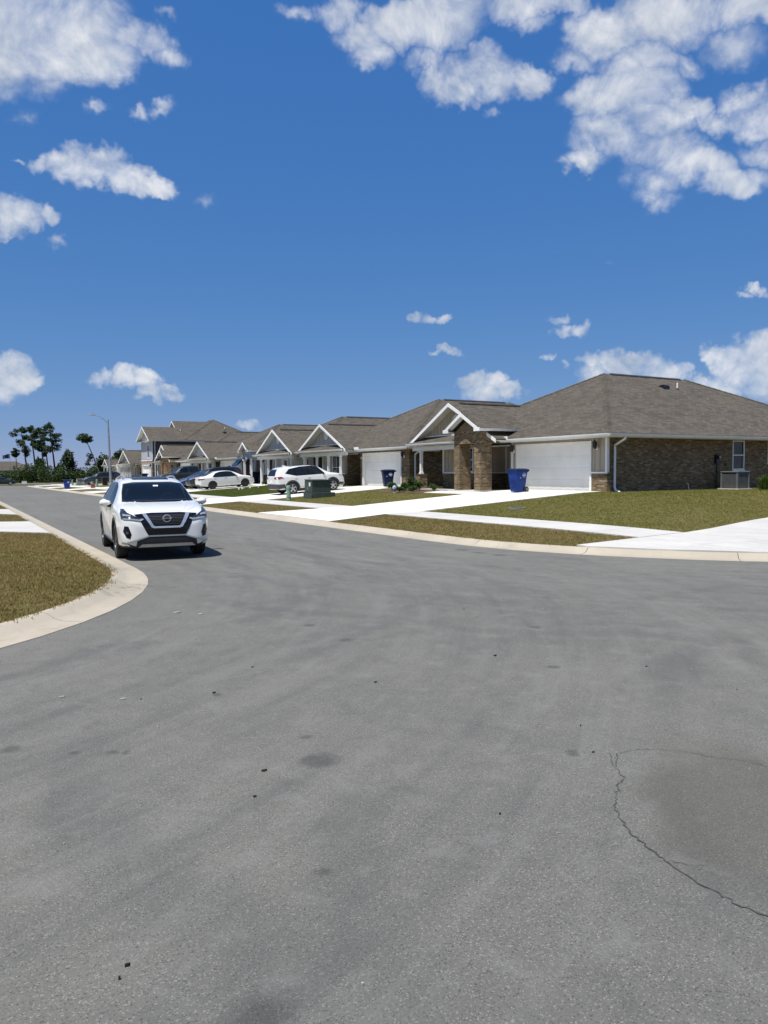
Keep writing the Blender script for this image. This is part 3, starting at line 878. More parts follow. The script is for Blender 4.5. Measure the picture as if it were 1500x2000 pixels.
# broad concrete at the corner: ramp and walk along the near cross street
ramp = empty('corner_pavement'); tag(ramp, kind='structure')
def ylow(x):
    rr, cx, cy = RCR - KR - .005, XR + RCR, YCR + RCR
    if x < cx:
        dx = cx - x
        return cy - math.sqrt(max(rr * rr - dx * dx, 0)) if dx < rr else 12.0
    return YCR + KR + .005
def yhigh(x): return 12.0 if x < 15.2 else 12.0 + (x - 15.2) * .17 if x < 22 else 13.16
xs = [11.62, 12.4, 13.6, 15.1, 16.9, 18.7, 20.7, 23.2, 26, 30, 36, 44]
for a, b in zip(xs, xs[1:]):
    la, lb, ha, hb = ylow(a), ylow(b), yhigh(a), yhigh(b)
    for t0, t1 in ((0, .5), (.5, 1)):
        if a < 13 and t0 > 0: continue
        if a < 13: t1 = 1
        slab([(a, la + (ha - la) * t0), (b, lb + (hb - lb) * t0), (b, lb + (hb - lb) * t1), (a, la + (ha - la) * t1)], ER, ramp, 'panel', nu=3, nv=3, lift=.03)

# paving on the left side of the street
drl = empty('driveway', (0, 0, 0)); tag(drl, kind='structure')
for (a, b) in ((23.6, 27.9), (35.2, 39.0), (47.6, 52.0)):
    ym = (a + b) / 2
    for k, (x0, x1) in enumerate(((XL - KL - .005, .37), (.37, -1.13), (-1.13, -3.4), (-3.4, -6))):
        g = .9 if k == 0 else 0
        slab([(x0, a - g), (x1, a), (x1, ym), (x0, ym)], EL, drl, 'panel', lift=.032)
        slab([(x0, ym), (x1, ym), (x1, b), (x0, b + g)], EL, drl, 'panel', lift=.032)
wl = empty('sidewalk'); tag(wl, kind='structure')
for (a, b) in ((14.5, 23.6), (27.9, 35.2), (39.0, 47.6), (52, 90)):
    walk_strip(wl, -1.13, .33, a, b, 1.52, EL, lift=.03)

# far side of the far cross street: a low bank with a kerb
fb_v = [(-260, 158, -.364), (-260, 158.7, -.25), (-260, 400, -.15), (320, 158, -.364), (320, 158.7, -.25), (320, 400, -.15)]
tag(sheet('far_bank', fb_v, [(1, 4, 5, 2)], 'ground_far'), kind='structure')
mb = MB(); 
for x in range(-40, 40, 4): mb.box(x + .01, x + 3.99, 157.4, 158.8, -.5, -.24)
tag(mb.build('far_curb', 'concrete_curb'), kind='structure')
# ------------------------------------------------------------------ houses
# local axes of a house: x = depth from the garage front (0) away from the street, y along the street, z up from the floor
PITCH_R = 0.5
def wall_grid(mb, axis, at, th, u0, u1, z0, z1, holes):
    """wall slab with rectangular openings; axis 'x' = plane of constant x (u is y), 'y' = plane of constant y (u is x)"""
    holes = [(max(h[0], u0), min(h[1], u1), max(h[2], z0), min(h[3], z1)) for h in holes]
    holes = [h for h in holes if h[0] < h[1] and h[2] < h[3]]
    us = sorted({u0, u1, *[h[0] for h in holes], *[h[1] for h in holes]})
    zs = sorted({z0, z1, *[h[2] for h in holes], *[h[3] for h in holes]})
    for a, b in zip(us, us[1:]):
        run = None
        for c, d in zip(zs, zs[1:]):
            mu, mz = (a + b) / 2, (c + d) / 2
            inside = any(h[0] < mu < h[1] and h[2] < mz < h[3] for h in holes)
            if not inside:
                if run is None: run = [c, d]
                else: run[1] = d
            if inside or d == zs[-1]:
                if run:
                    if axis == 'x': mb.box(at, at + th, a, b, run[0], run[1])
                    else: mb.box(a, b, at, at + th, run[0], run[1])
                run = None

def window(root, axis, at, u0, u1, z0, z1, out, bars=1, mid=True, frame='white_trim', fw=.055):
    """sash window: frame, two panes, meeting rail, sill; out = -1/+1 side the outside is on"""
    def bx(mb, a, b, c, d, p0, p1):
        lo, hi = at + out * p0, at + out * p1
        lo, hi = min(lo, hi), max(lo, hi)
        if axis == 'x': mb.box(lo, hi, a, b, c, d)
        else: mb.box(a, b, lo, hi, c, d)
    m = MB()
    bx(m, u0, u0 + fw, z0, z1, -.06, .02); bx(m, u1 - fw, u1, z0, z1, -.06, .02)
    bx(m, u0 + fw, u1 - fw, z1 - fw, z1, -.06, .02); bx(m, u0 + fw, u1 - fw, z0, z0 + fw, -.06, .02)
    w = m.build('window', frame, root)
    zm = (z0 + z1) / 2
    if mid:
        m = MB(); bx(m, u0 + fw, u1 - fw, zm - .025, zm + .025, -.05, .012); m.build('meeting_rail', frame, w)
        spans = [(z0 + fw, zm - .025), (zm + .025, z1 - fw)]
    else: spans = [(z0 + fw, z1 - fw)]
    for (a, b) in spans:
        m = MB(); bx(m, u0 + fw, u1 - fw, a, b, -.045, -.037); m.build('pane', 'house_glass', w)
        for k in range(1, bars):
            uc = u0 + fw + (u1 - u0 - 2 * fw) * k / bars
            m = MB(); bx(m, uc - .014, uc + .014, a, b, -.037, -.015); m.build('glazing_bar', frame, w)
    m = MB(); bx(m, u0 - .04, u1 + .04, z0 - .06, z0 - .004, -.02, .05); m.build('sill', frame, w)
    m = MB(); bx(m, u0 + fw, u1 - fw, z0 + fw, z1 - fw, -.35, -.30); m.build('dark_backing', 'interior_dark', w)  # dark panel added in place of the unlit room behind the panes
    return w

def battens(mb, axis, at, out, u0, u1, z0, zf, step=.30, w=.035, t=.022):
    """upright strips of board-and-batten siding; zf(u) = top"""
    u = u0 + step * .5
    while u < u1 - .02:
        top = zf(u) if callable(zf) else zf
        if top > z0 + .04:
            lo, hi = sorted((at, at + out * t))
            if axis == 'x': mb.box(lo, hi, u - w / 2, u + w / 2, z0, top)
            else: mb.box(u - w / 2, u + w / 2, lo, hi, z0, top)
        u += step

def hip_roof(root, x0, x1, y0, y1, ze, pitch, name='roof', ridge_vent=True, caps=True, mat='shingles'):
    """hip roof over a rectangle, eave outer edge at ze; ridge along the longer side"""
    lx, ly = x1 - x0, y1 - y0
    k = min(lx, ly) / 2; zr = ze + k * pitch
    if lx >= ly: ra, rb = Vector((x0 + k, y0 + k, zr)), Vector((x1 - k, y0 + k, zr))
    else: ra, rb = Vector((x0 + k, y0 + k, zr)), Vector((x0 + k, y1 - k, zr))
    c = [Vector((x0, y0, ze)), Vector((x1, y0, ze)), Vector((x1, y1, ze)), Vector((x0, y1, ze))]
    v = c + [ra, rb] + [p - Vector((0, 0, .05)) for p in c]
    if lx >= ly: f = [(0, 1, 5, 4), (1, 2, 5), (2, 3, 4, 5), (3, 0, 4)]
    else: f = [(0, 1, 4), (1, 2, 5, 4), (2, 3, 5), (3, 0, 4, 5)]
    f += [(0, 6, 7, 1), (1, 7, 8, 2), (2, 8, 9, 3), (3, 9, 6, 0), (6, 9, 8, 7)]
    m = MB(); m.add(v, f); rf = m.build(name, mat, root)
    if caps:
        m = MB()
        hips = [(c[0], ra), (c[3], ra if lx >= ly else rb), (c[1], rb if lx >= ly else ra), (c[2], rb)]
        for a, b in hips:
            m = MB(); cap_line(m, a, b); m.build('hip_cap', mat, rf)
    if ridge_vent and (rb - ra).length > .8:
        d = (rb - ra).normalized(); a = ra + d * .45; b = rb - d * .45
        m = MB()
        s_ = Vector((-d.y, d.x, 0)) * .16
        m.prism([a - s_ + Vector((0, 0, -.045)), a + Vector((0, 0, .055)), a + s_ + Vector((0, 0, -.045))], b - a)
        m.build('ridge_vent', 'ridge_vent_black', rf)
    return rf

def cap_line(m, a, b, step=.30, w=.15, th=.018):
    """overlapping ridge shingles from the low end a to the high end b"""
    a, b = Vector(a), Vector(b); L = (b - a).length; d = (b - a) / L
    s = Vector((-d.y, d.x, 0)).normalized()
    n = max(1, int(L / step))
    for i in range(n):
        p, q = a + d * (L * i / n), a + d * (L * (i + 1) / n + .04)
        u0, u1 = Vector((0, 0, .034)), Vector((0, 0, .016))
        dn = Vector((0, 0, -.055))
        v = [p - s * w + u0 + dn, p + u0 + Vector((0, 0, th)), p + s * w + u0 + dn, q - s * w + u1 + dn, q + u1 + Vector((0, 0, th)), q + s * w + u1 + dn]
        m.add(v, [(0, 1, 4, 3), (1, 2, 5, 4), (0, 2, 1)])

def gable(root, xf, xb, yc, half, ze, pitch, wall_in=.5, siding='siding_tan', vent=True, name='gable_roof', rake=.17, bat=True, wall_z=None, brick_wall=None, ridge_vent=True):
    """gable facing the street (-x): roof slopes, rake boards, soffit, gable wall, round vent"""
    zr = ze + half * pitch
    th = .05
    rf = None
    m = MB()
    for s in (-1, 1):
        a = [(xf, yc, zr), (xf, yc + s * half, ze), (xb, yc + s * half, ze), (xb, yc, zr)]
        b = [(p[0], p[1], p[2] - th) for p in a]
        m.add(a + b, [(0, 1, 2, 3), (7, 6, 5, 4), (0, 4, 5, 1), (1, 5, 6, 2), (2, 6, 7, 3)])
    rf = m.build(name, 'shingles', root)
    m = MB()
    for s in (-1, 1):     # white rake boards on the front edge
        y2 = yc + s * (half + .01)
        z2 = ze - .01 * pitch
        m.prism([(xf - .03, yc, zr - .012), (xf - .03, y2, z2 - .012), (xf - .03, y2, z2 - .012 - rake), (xf - .03, yc, zr - .012 - rake * 1.12)], (.028, 0, 0))
    m.build('rake_board', 'white_trim', rf)
    m = MB()
    for s in (-1, 1):     # pale soffit under the overhang
        a = [(xf, yc, zr - th - .02), (xf, yc + s * half, ze - th - .02), (xf + wall_in, yc + s * half, ze - th - .02), (xf + wall_in, yc, zr - th - .02)]
        b = [(p[0], p[1], p[2] - .03) for p in a]
        m.add(a + b, [(0, 1, 2, 3), (7, 6, 5, 4), (0, 4, 5, 1), (1, 5, 6, 2), (2, 6, 7, 3), (3, 7, 4, 0)])
    m.build('soffit', 'soffit_white', rf)
    # wall of the gable
    zb = ze - .05 if wall_z is None else wall_z
    zi = .10
    xw = xf + wall_in
    hz = (zr - zi - zb) / pitch
    m = MB()
    if wall_z is None or wall_z >= ze - .3:
        poly = [(xw, yc - min(hz, half), zb), (xw, yc, zr - zi), (xw, yc + min(hz, half), zb)]
        m.prism(poly, (.12, 0, 0))
    if bat and not brick_wall:
        battens(m, 'x', xw, -1, yc - half + .2, yc + half - .2, zb, lambda u: zr - zi - .03 - abs(u - yc) * pitch, step=.305)
    if m.v: m.build('gable_wall', brick_wall or siding, root)
    if vent:
        zc = ze + half * pitch * .56
        m = MB(); m.lathe([(.30, 0), (.30, -.05), (.24, -.06), (.23, -.03), (0.01, -.03)], 24, 'X', (xw - .02, yc, zc))
        vt = m.build('gable_vent', 'white_trim', root)
        m = MB()
        for k in range(-3, 4):
            hh = math.sqrt(max(.21 ** 2 - (k * .06) ** 2, 0))
            m.box(xw - .075, xw - .052, yc - hh, yc + hh, zc + k * .06 - .012, zc + k * .06 + .012)
        m.build('louver', 'soffit_white', vt)
    if ridge_vent:
        m = MB(); m.prism([(xf + .7, yc - .15, zr - .03), (xf + .7, yc, zr + .055), (xf + .7, yc + .15, zr - .03)], (max(.3, xb - xf - 2.2), 0, 0))
        m.build('ridge_vent', 'ridge_vent_black', rf)
    return rf

def gutter_run(m, p, q, out):
    """K-style gutter from p to q along an eave; out = outward unit vector"""
    p, q, o = Vector(p), Vector(q), Vector(out)
    prof = [(0, 0), (.125, .0), (.115, -.05), (.085, -.115), (0, -.115)]
    m.prism([p + o * a + Vector((0, 0, b)) for a, b in prof], q - p)

def downspout(root, x, y, ze, zb, out=(0, -1, 0), kick=.35, along=(0.0, 0.0)):
    """offset elbow under the eave, straight leader, kicked foot"""
    o = Vector(out)
    e = .64
    wallp = Vector((x, y, 0)) + o * .07
    pts = [Vector((x + along[0], y, ze - .12)) + o * e, Vector((x + along[0], y, ze - .24)) + o * e, wallp + Vector((0, 0, ze - .50)),
           wallp + Vector((0, 0, ze - .62)), wallp + Vector((0, 0, zb + .28)), wallp + Vector((0, 0, zb + .16)) + o * .06, wallp + Vector((0, 0, zb + .06)) + o * kick * .9]
    m = MB(); m.tube(pts, .052, 8)
    return m.build('downspout', 'white_trim', root, smooth=True)

def garage_door(root, y0, y1, x, h=2.13, mat='garage_white', cols=8):
    """four hinged sections with pressed panels, inside a white jamb"""
    m = MB()
    m.box(x - .03, x + .24, y0 - .10, y0, 0, h + .10); m.box(x - .03, x + .24, y1, y1 + .10, 0, h + .10); m.box(x - .03, x + .24, y0, y1, h, h + .10)
    d = m.build('garage_door', 'white_trim', root)
    x += .07
    for k in range(4):
        z0, z1 = k * h / 4 + .002, (k + 1) * h / 4 - .002
        m = MB(); m.box(x + .10, x + .14, y0 + .005, y1 - .005, z0, z1)
        w = (y1 - y0) / cols
        for c in range(cols):
            m.hexa([(x + .10, y0 + c * w + .09, z0 + .10), (x + .14, y0 + c * w + .09, z0 + .10), (x + .14, y0 + (c + 1) * w - .09, z0 + .10), (x + .10, y0 + (c + 1) * w - .09, z0 + .10),
                    (x + .10, y0 + c * w + .09, z1 - .10), (x + .14, y0 + c * w + .09, z1 - .10), (x + .14, y0 + (c + 1) * w - .09, z1 - .10), (x + .10, y0 + (c + 1) * w - .09, z1 - .10)])
            for (a, b, cc, dd) in ((.07, .11, .08, -.08),):
                pass
            # raised field
            yA, yB, zA, zB = y0 + c * w + .11, y0 + (c + 1) * w - .11, z0 + .12, z1 - .12
            m.add([(x + .099, yA - .03, zA - .03), (x + .099, yB + .03, zA - .03), (x + .099, yB + .03, zB + .03), (x + .099, yA - .03, zB + .03),
                   (x + .0955, yA, zA), (x + .0955, yB, zA), (x + .0955, yB, zB), (x + .0955, yA, zB)],
                  [(4, 5, 6, 7), (0, 1, 5, 4), (1, 2, 6, 5), (2, 3, 7, 6), (3, 0, 4, 7)])
        m.build('section', mat, d)
    m = MB(); m.box(x + .085, x + .14, y0 + .01, y1 - .01, -.03, .003); m.build('weather_strip', 'rubber', d)
    return d

def lantern(root, x, y, z):
    """black coach lamp on a white block, on a wall facing -x"""
    m = MB(); m.lathe([(.085, 0), (.085, -.03), (.075, -.04)], 16, 'X', (x, y, z)); b = m.build('wall_lantern', 'white_trim', root)
    m = MB(); m.tube([(x - .04, y, z), (x - .10, y, z - .03), (x - .16, y, z + .02)], .018, 6)
    m.lathe([(.03, z - .04), (.085, z + .02), (.085, z + .025), (.105, z + .22), (.115, z + .235), (.03, z + .33), (.012, z + .38)], 6, 'Z', (x - .16, y, 0))
    m.build('lamp_head', 'black_metal', b)
    return b

def post(root, x, y, z1, w=.14, base_h=0.0, brickm='brick_brown', ztop=2.28):
    m = MB()
    m.box(x - w / 2, x + w / 2, y - w / 2, y + w / 2, base_h, ztop)
    m.box(x - w / 2 - .03, x + w / 2 + .03, y - w / 2 - .03, y + w / 2 + .03, base_h, base_h + .10)
    m.box(x - w / 2 - .03, x + w / 2 + .03, y - w / 2 - .03, y + w / 2 + .03, ztop - .09, ztop)
    p = m.build('porch_post', 'white_trim', root)
    if base_h > .05:
        m = MB(); m.box(x - .24, x + .24, y - .24, y + .24, -.05, base_h - .05); m.build('pier', brickm, p)
        m = MB(); m.box(x - .27, x + .27, y - .27, y + .27, base_h - .05, base_h); m.build('pier_cap', 'brick_brown', p)
    return p

def front_door(root, x, y0, y1, mat='door_dark', h=2.03):
    m = MB(); m.box(x - .03, x + .04, y0 - .09, y0, 0, h + .09); m.box(x - .03, x + .04, y1, y1 + .09, 0, h + .09); m.box(x - .03, x + .04, y0, y1, h, h + .09)
    d = m.build('front_door', 'white_trim', root)
    m = MB(); m.box(x + .005, x + .045, y0, y1, .01, h)
    for (a, b, c, e) in ((.12, .42, .2, .85), (.5, .8, .2, .85), (.12, .42, 1.05, 1.8), (.5, .8, 1.05, 1.8)):
        m.box(x - .006, x + .006, y0 + a, y0 + b, c, e)
    m.build('door_leaf', mat, d)
    m = MB(); m.lathe([(.03, 0), (.03, -.02), (.014, -.03), (.014, -.05), (.03, -.06), (.03, -.09)], 10, 'X', (x, y1 - .09, 1.0)); m.build('handle', 'silver_trim', d)
    return d

def make_house(name, s0, pad, o):
    """one-storey house: garage next to the near corner, then entry and porch under a front gable (or mirrored)"""
    W_, D_ = o.get('w', 13.4), o.get('d', 19.9)
    root = empty(name, (24.3, s0, pad))
    E_ = 2.52; OV = .60
    br = o.get('brick', 'brick_brown'); sd_ = o.get('siding', 'siding_tan')
    mir = o.get('mirror', False)
    gp = o.get('split', 6.3)                      # garage wing ends here
    ga, gb = o.get('garage', (1.0, 5.88))
    xl = o.get('xl', .12 if not mir else .6)      # front wall of the living part, behind the porch
    rec = o.get('recess'); XR_ = 1.75               # entry recess (y0, y1) and its depth
    Wf = o.get('wall_w', W_)
    base_h = .82
    # --- walls
    hs_side = o.get('side_windows', [])
    m = MB()
    wall_grid(m, 'y', 0, .2, .203 if not mir else xl, D_, -.5, E_ - .16, hs_side)
    m.build('side_wall', br, root)
    m = MB(); m.box(xl + .205 if not mir else .205, D_, Wf - .2, Wf, -.5, E_ - .16); m.build('side_wall', br, root)
    m = MB(); m.box(D_ - .2, D_ - .003, .21, Wf - .21, -.5, E_ - .16); m.build('back_wall', br, root)
    m = MB(); m.box(.3, D_ - .25, .25, Wf - .25, E_ - .30, E_ - .26); m.build('ceiling', 'soffit_white', root)
    g0, g1 = (0.0, gp) if not mir else (W_ - gp, W_)
    if mir: ga, gb = W_ - gb, W_ - ga
    fullbrick = o.get('front_brick', False)
    # garage front
    m = MB()
    holes = [(ga - .10, gb + .10, -.02, 2.23)]
    if fullbrick:
        wall_grid(m, 'x', 0.004, .196, g0 + .004, g1, -.5, E_ - .16, holes); m.build('garage_wall', br, root)
    else:
        wall_grid(m, 'x', 0.004, .196, g0 + .004, g1, -.5, base_h, holes); m.build('garage_wall', br, root)
        m = MB(); wall_grid(m, 'x', 0.03, .17, g0 + .03, g1 - .03, base_h, E_ - .16, [(ga - .10, gb + .10, base_h - .1, 2.23)])
        battens(m, 'x', .03, -1, g0, ga - .15, base_h + .08, E_ - .17); battens(m, 'x', .03, -1, gb + .15, g1, base_h + .08, E_ - .17); battens(m, 'x', .03, -1, ga, gb, 2.25, E_ - .17)
        m.build('garage_siding', sd_, root)
        for (a, b, e) in ((g0 - .015, ga - .105, g0), (gb + .105, g1, g1 - .07)):
            m = MB(); m.box(-.035, .03, a, b, base_h, base_h + .07); m.box(-.03, .09, e - .02, e + .09, base_h + .071, E_ - .17); m.build('corner_trim', 'white_trim', root)
    garage_door(root, ga, gb, .0, mat=o.get('garage_mat', 'garage_white'))
    if o.get('lanterns', True):
        lantern(root, .0 if fullbrick else -.0, ga - .42, 1.92); lantern(root, .0, gb + .27, 1.92)
    m = MB()
    if not mir: m.box(.21, XR_, gp - .2, gp - .003, -.3, E_ - .16)
    else: m.box(.21, XR_, g0 + .003, g0 + .2, -.3, E_ - .16)
    m.build('garage_side', br, root)
    # --- living front wall: brick below, siding above
    p0, p1 = (gp, Wf - .2 if xl > .2 else Wf - .003) if not mir else (.2, g0)
    hol = o.get('front_holes', []); dr = o.get('door', None)
    dh = [(dr[0] - .09, dr[1] + .09, -.05, 2.12)] if dr else []
    def front_seg(x, y0, y1, holes, allbrick):
        holes = [h for h in holes if y0 < (h[0] + h[1]) / 2 < y1]
        if allbrick:
            m = MB(); wall_grid(m, 'x', x, .2, y0, y1, -.5, E_ - .16, holes); m.build('front_wall', br, root); return
        m = MB(); wall_grid(m, 'x', x, .2, y0, y1, -.5, base_h, holes); m.build('front_wall', br, root)
        m = MB(); wall_grid(m, 'x', x + .03, .17, y0, y1, base_h, E_ - .16, holes)
        prev = y0
        for h in sorted(holes): battens(m, 'x', x + .03, -1, prev, h[0] - .08, base_h + .08, E_ - .17); prev = h[1] + .08
        battens(m, 'x', x + .03, -1, prev, y1, base_h + .08, E_ - .17)
        m.build('front_siding', sd_, root)
        prev = y0
        for h in sorted(holes) + [(y1, y1, 0, 0)]:
            if h[0] - prev > .1:
                m = MB(); m.box(x - .03, x + .03, prev, h[0], base_h, base_h + .07); m.build('sill_band', 'white_trim', root)
            prev = h[1]
        m = MB(); m.box(x - .02, x + .09, y1 - .09, y1 + .012, base_h + .071, E_ - .17); m.build('corner_trim', 'white_trim', root)
    pbk = o.get('porch_brick', False)
    if rec:
        if rec[0] - p0 > .05: front_seg(xl, p0, rec[0], hol, pbk)
        front_seg(XR_, rec[0], rec[1], dh, o.get('recess_brick', pbk))
        sided = not (pbk or o.get('recess_brick'))
        m = MB(); m.box(xl + .205, XR_ - .002, rec[1] + .004, rec[1] + .2, -.5, base_h if sided else E_ - .16); m.build('recess_side', br, root)
        if sided:
            m = MB(); m.box(xl + .205, XR_ - .002, rec[1] + .03, rec[1] + .2, base_h, E_ - .16)
            battens(m, 'y', rec[1] + .03, -1, xl + .2, XR_, base_h + .08, E_ - .17, step=.22); m.build('recess_siding', sd_, root)
            m = MB(); m.box(xl + .205, XR_ - .04, rec[1] - .03, rec[1] + .03, base_h, base_h + .06); m.build('sill_band', 'white_trim', root)
        front_seg(xl, rec[1], p1, hol, pbk)
        if dr: front_door(root, XR_ + .04, dr[0], dr[1], o.get('door_mat', 'door_dark'))
    else:
        front_seg(xl, p0, p1, hol + dh, pbk)
        if dr: front_door(root, xl + .04, dr[0], dr[1], o.get('door_mat', 'door_dark'))
    for h in hol: window(root, 'x', xl + .03, h[0], h[1], h[2], h[3], -1, bars=o.get('bars', 1))
    for h in hs_side: window(root, 'y', .0, h[0], h[1], h[2], h[3], -1)
    # --- roofs
    hip_roof(root, -OV, D_ + OV, -OV, W_ + OV, E_, PITCH_R)
    gc, gh = o.get('gable', (9.8, 4.0))
    gx = o.get('gable_x', -1.4)
    gable(root, gx, 5.2, gc, gh, E_ - .02, o.get('gable_pitch', .51), wall_in=.55, siding=o.get('gable_siding', sd_), wall_z=E_ + .26, vent=o.get('gvent', True))
    # pent roof at the foot of the gable
    m = MB()
    xe = gx - .18
    yA, yB = gc - gh + .12, gc + gh - .12
    pa, pb = o.get('pent', (yA, yB))
    hw = .45
    qa, qb = max(pa + .05, gc - gh + .95), min(pb - .05, gc + gh - .95)
    m.add([(xe, pa, E_ - .02), (xe, pb, E_ - .02), (gx + .54, qb, E_ + .34), (gx + .54, qa, E_ + .34), (xe, pa, E_ - .06), (xe, pb, E_ - .06), (gx + .54, qb, E_ + .26), (gx + .54, qa, E_ + .26)],
          [(0, 1, 2, 3), (7, 6, 5, 4), (0, 4, 5, 1), (1, 5, 6, 2), (2, 6, 7, 3), (3, 7, 4, 0)])
    m.build('pent_roof', 'shingles', root)
    m = MB(); m.box(gx + .50, gx + .548, qa + .08, qb - .08, E_ + .335, E_ + .39); m.build('flashing', 'white_trim', root)
    # porch ceiling and beam
    m = MB(); m.box(xe + .03, XR_ if rec else xl, pa, pb, E_ - .20, E_ - .175); m.build('porch_ceiling', 'soffit_white', root)
    m = MB(); m.box(gx + .10, gx + .28, pa + .1, pb - .1, E_ - .42, E_ - .205)
    m.box(gx + .29, 0.5, pb - .28, pb - .1, E_ - .42, E_ - .205)
    m.build('porch_beam', 'white_trim', root)
    m = MB(); m.box(gx - .05, XR_ if rec else xl, pa - .0, min(pb, Wf) + .05, -.45, -.02); m.build('porch_floor', 'concrete_walk', root)
    for (py, bh) in o.get('posts', []):
        post(root, gx + .19, py, E_, base_h=bh, ztop=E_ - .42, brickm=br)
    # fascia, soffit and gutters
    m = MB(); zf0, zf1 = E_ - .175, E_ - .052
    m.box(-OV + .02, D_ + OV - .02, -OV + .02, -OV + .045, zf0, zf1); m.box(-OV + .02, D_ + OV - .02, W_ + OV - .045, W_ + OV - .02, zf0, zf1)
    m.box(-OV + .02, -OV + .045, -OV + .046, W_ + OV - .046, zf0, zf1); m.box(D_ + OV - .045, D_ + OV - .02, -OV + .046, W_ + OV - .046, zf0, zf1)
    m.build('fascia', 'white_trim', root)
    m = MB(); m.box(-OV + .05, D_ + OV - .05, -OV + .05, -.003, E_ - .17, E_ - .15); m.box(.6, D_ + OV - .05, Wf + .003, W_ + OV - .05, E_ - .17, E_ - .15)
    m.box(-OV + .05, .0, g0, g1, E_ - .172, E_ - .152)
    m.build('soffit', 'soffit_white', root)
    m = MB()
    gutter_run(m, (-OV + .02, -OV, E_ - .03), (D_ + OV, -OV, E_ - .03), (0, -1, 0))
    if not mir: gutter_run(m, (-OV, -OV - .12, E_ - .03), (-OV, max(gc - gh, gp - .3) if not o.get('portico') else gp + .25, E_ - .03), (-1, 0, 0))
    else: gutter_run(m, (-OV, g0 - .2, E_ - .03), (-OV, W_ + OV, E_ - .03), (-1, 0, 0))
    gutter_run(m, (xe, pa - .02, E_ - .03), (xe, pb + .02, E_ - .03), (-1, 0, 0))
    m.build('gutter', 'white_trim', root)
    if not mir: downspout(root, .38, 0.0, E_, o.get('foot', -.02))
    downspout(root, gx + .6, W_ - .0, E_, 0, out=(0, 1, 0))
    if o.get('box_vent'):
        m = MB(); a, b = o['box_vent']; m.box(a, b, -.0, .3, E_ - .01, E_ + .09)
        # small white bathroom / scupper hood at the eave
    # --- portico of brick or stone with its own little gable
    if o.get('portico'):
        pm = o.get('portico_mat', br)
        ya, yb = o['portico']; xp = -1.8; zc = 2.30; z2 = 2.88
        m = MB()
        for (a, b) in ((ya, ya + .50), (yb - .45, yb)):
            m = MB(); m.box(xp, xp + .7, a, b, -.15, zc); m.build('pillar', pm, root)
        m = MB(); m.box(xp, xp + .3, ya, yb, zc, z2); m.box(xp + .3, .55, ya, ya + .3, zc, z2); m.box(xp + .3, .55, yb - .3, yb, zc, z2)
        m.prism([(xp, ya, z2), (xp, (ya + yb) / 2, z2 + (yb - ya) / 2 * .56), (xp, yb, z2)], (.3, 0, 0))
        m.build('portico_wall', pm, root)
        # soldier bricks over the opening
        yc_ = (ya + yb) / 2 + .02
        for k in range(-3, 4):
            m = MB(); hh = .30 - abs(k) * .045
            m.box(xp - .018, xp + .02, yc_ + k * .10 - .043, yc_ + k * .10 + .043, zc + .01, zc + hh); m.build('soldier_brick', 'brick_brown', root)
        half = (yb - ya) / 2 + .32
        gable(root, xp - .38, .9, (ya + yb) / 2, half, z2 + .17, .56, wall_in=.38, vent=False, wall_z=0, bat=False, name='portico_roof', rake=.16, ridge_vent=False)
        c = (ya + yb) / 2
        for s in (-1, 1):
            m = MB(); gutter_run(m, (xp - .36, c + s * half, z2 + .14), (.55, c + s * half, z2 + .14), (0, s, 0))
            m.box(xp - .36, .5, c + s * (half - .3), c + s * half, z2 + .02, z2 + .05)
            m.box(xp - .405, xp - .36, c + s * (half - .33), c + s * (half + .12), z2 + .0, z2 + .17)
            m.build('portico_gutter', 'white_trim', root)
        m = MB(); m.box(xp + .3, .6, ya + .3, yb - .3, zc + .1, zc + .13); m.build('portico_ceiling', 'soffit_white', root)
        m = MB(); m.box(xp - .3, XR_, ya - .25, yb + .2, -.35, -.012); m.build('portico_floor', 'concrete_walk', root)
    return root

def roof_bits(root, items):
    for kind, x, y, z in items:
        if kind == 'pipe':
            m = MB(); m.tube([(x, y, z - .1), (x, y, z + .36)], .045, 10); p = m.build('vent_pipe', 'white_trim', root, smooth=True)
            m = MB(); m.lathe([(.13, z - .07), (.07, z + .05), (.05, z + .07)], 10, 'Z', (x, y, 0)); m.build('boot', 'ridge_vent_black', p)
        else:
            m = MB(); m.prism([(x - .2, y - .22, z - .16), (x - .2, y - .22, z + .08), (x - .2, y - .1, z + .16), (x - .2, y + .2, z + .12), (x - .2, y + .2, z)], (.4, 0, 0))
            m.build('exhaust_vent', 'black_metal', root)

GROUP_H = 'houses along the right side of the street'
pads = [base(s + 5) + .795 for s in LOTS]
h1 = make_house('brick_house', LOTS[0], pads[0], dict(portico=(6.5, 8.7), recess=(6.3, 8.95), wall_w=12.55, posts=[(12.75, .80)], gable=(9.8, 4.0), side_windows=[(8.32, 9.22, .93, 2.33), (11.05, 11.95, 1.25, 2.33)],
    front_holes=[(9.7, 10.9, .90, 2.2)], door=(7.6, 8.5), foot=-.06, pent=(8.75, 13.65)))
tag(h1, 'brown brick corner house with grey shingle hip roof and brick entry portico', 'house', GROUP_H)
zr = lambda y: 2.52 + (y + .6) * .5
roof_bits(h1, [('box', 9.6, 5.15, zr(5.15)), ('pipe', 10.55, 5.05, zr(5.05))])
m = MB(); m.box(15.6, 16.6, -.35, .15, 2.62, 2.74); m.prism([(15.9, -.3, 2.74), (16.9, -.3, 2.74), (16.9, -.3, 3.05)], (0, .4, 0)); m.build('roof_cricket', 'white_trim', h1)

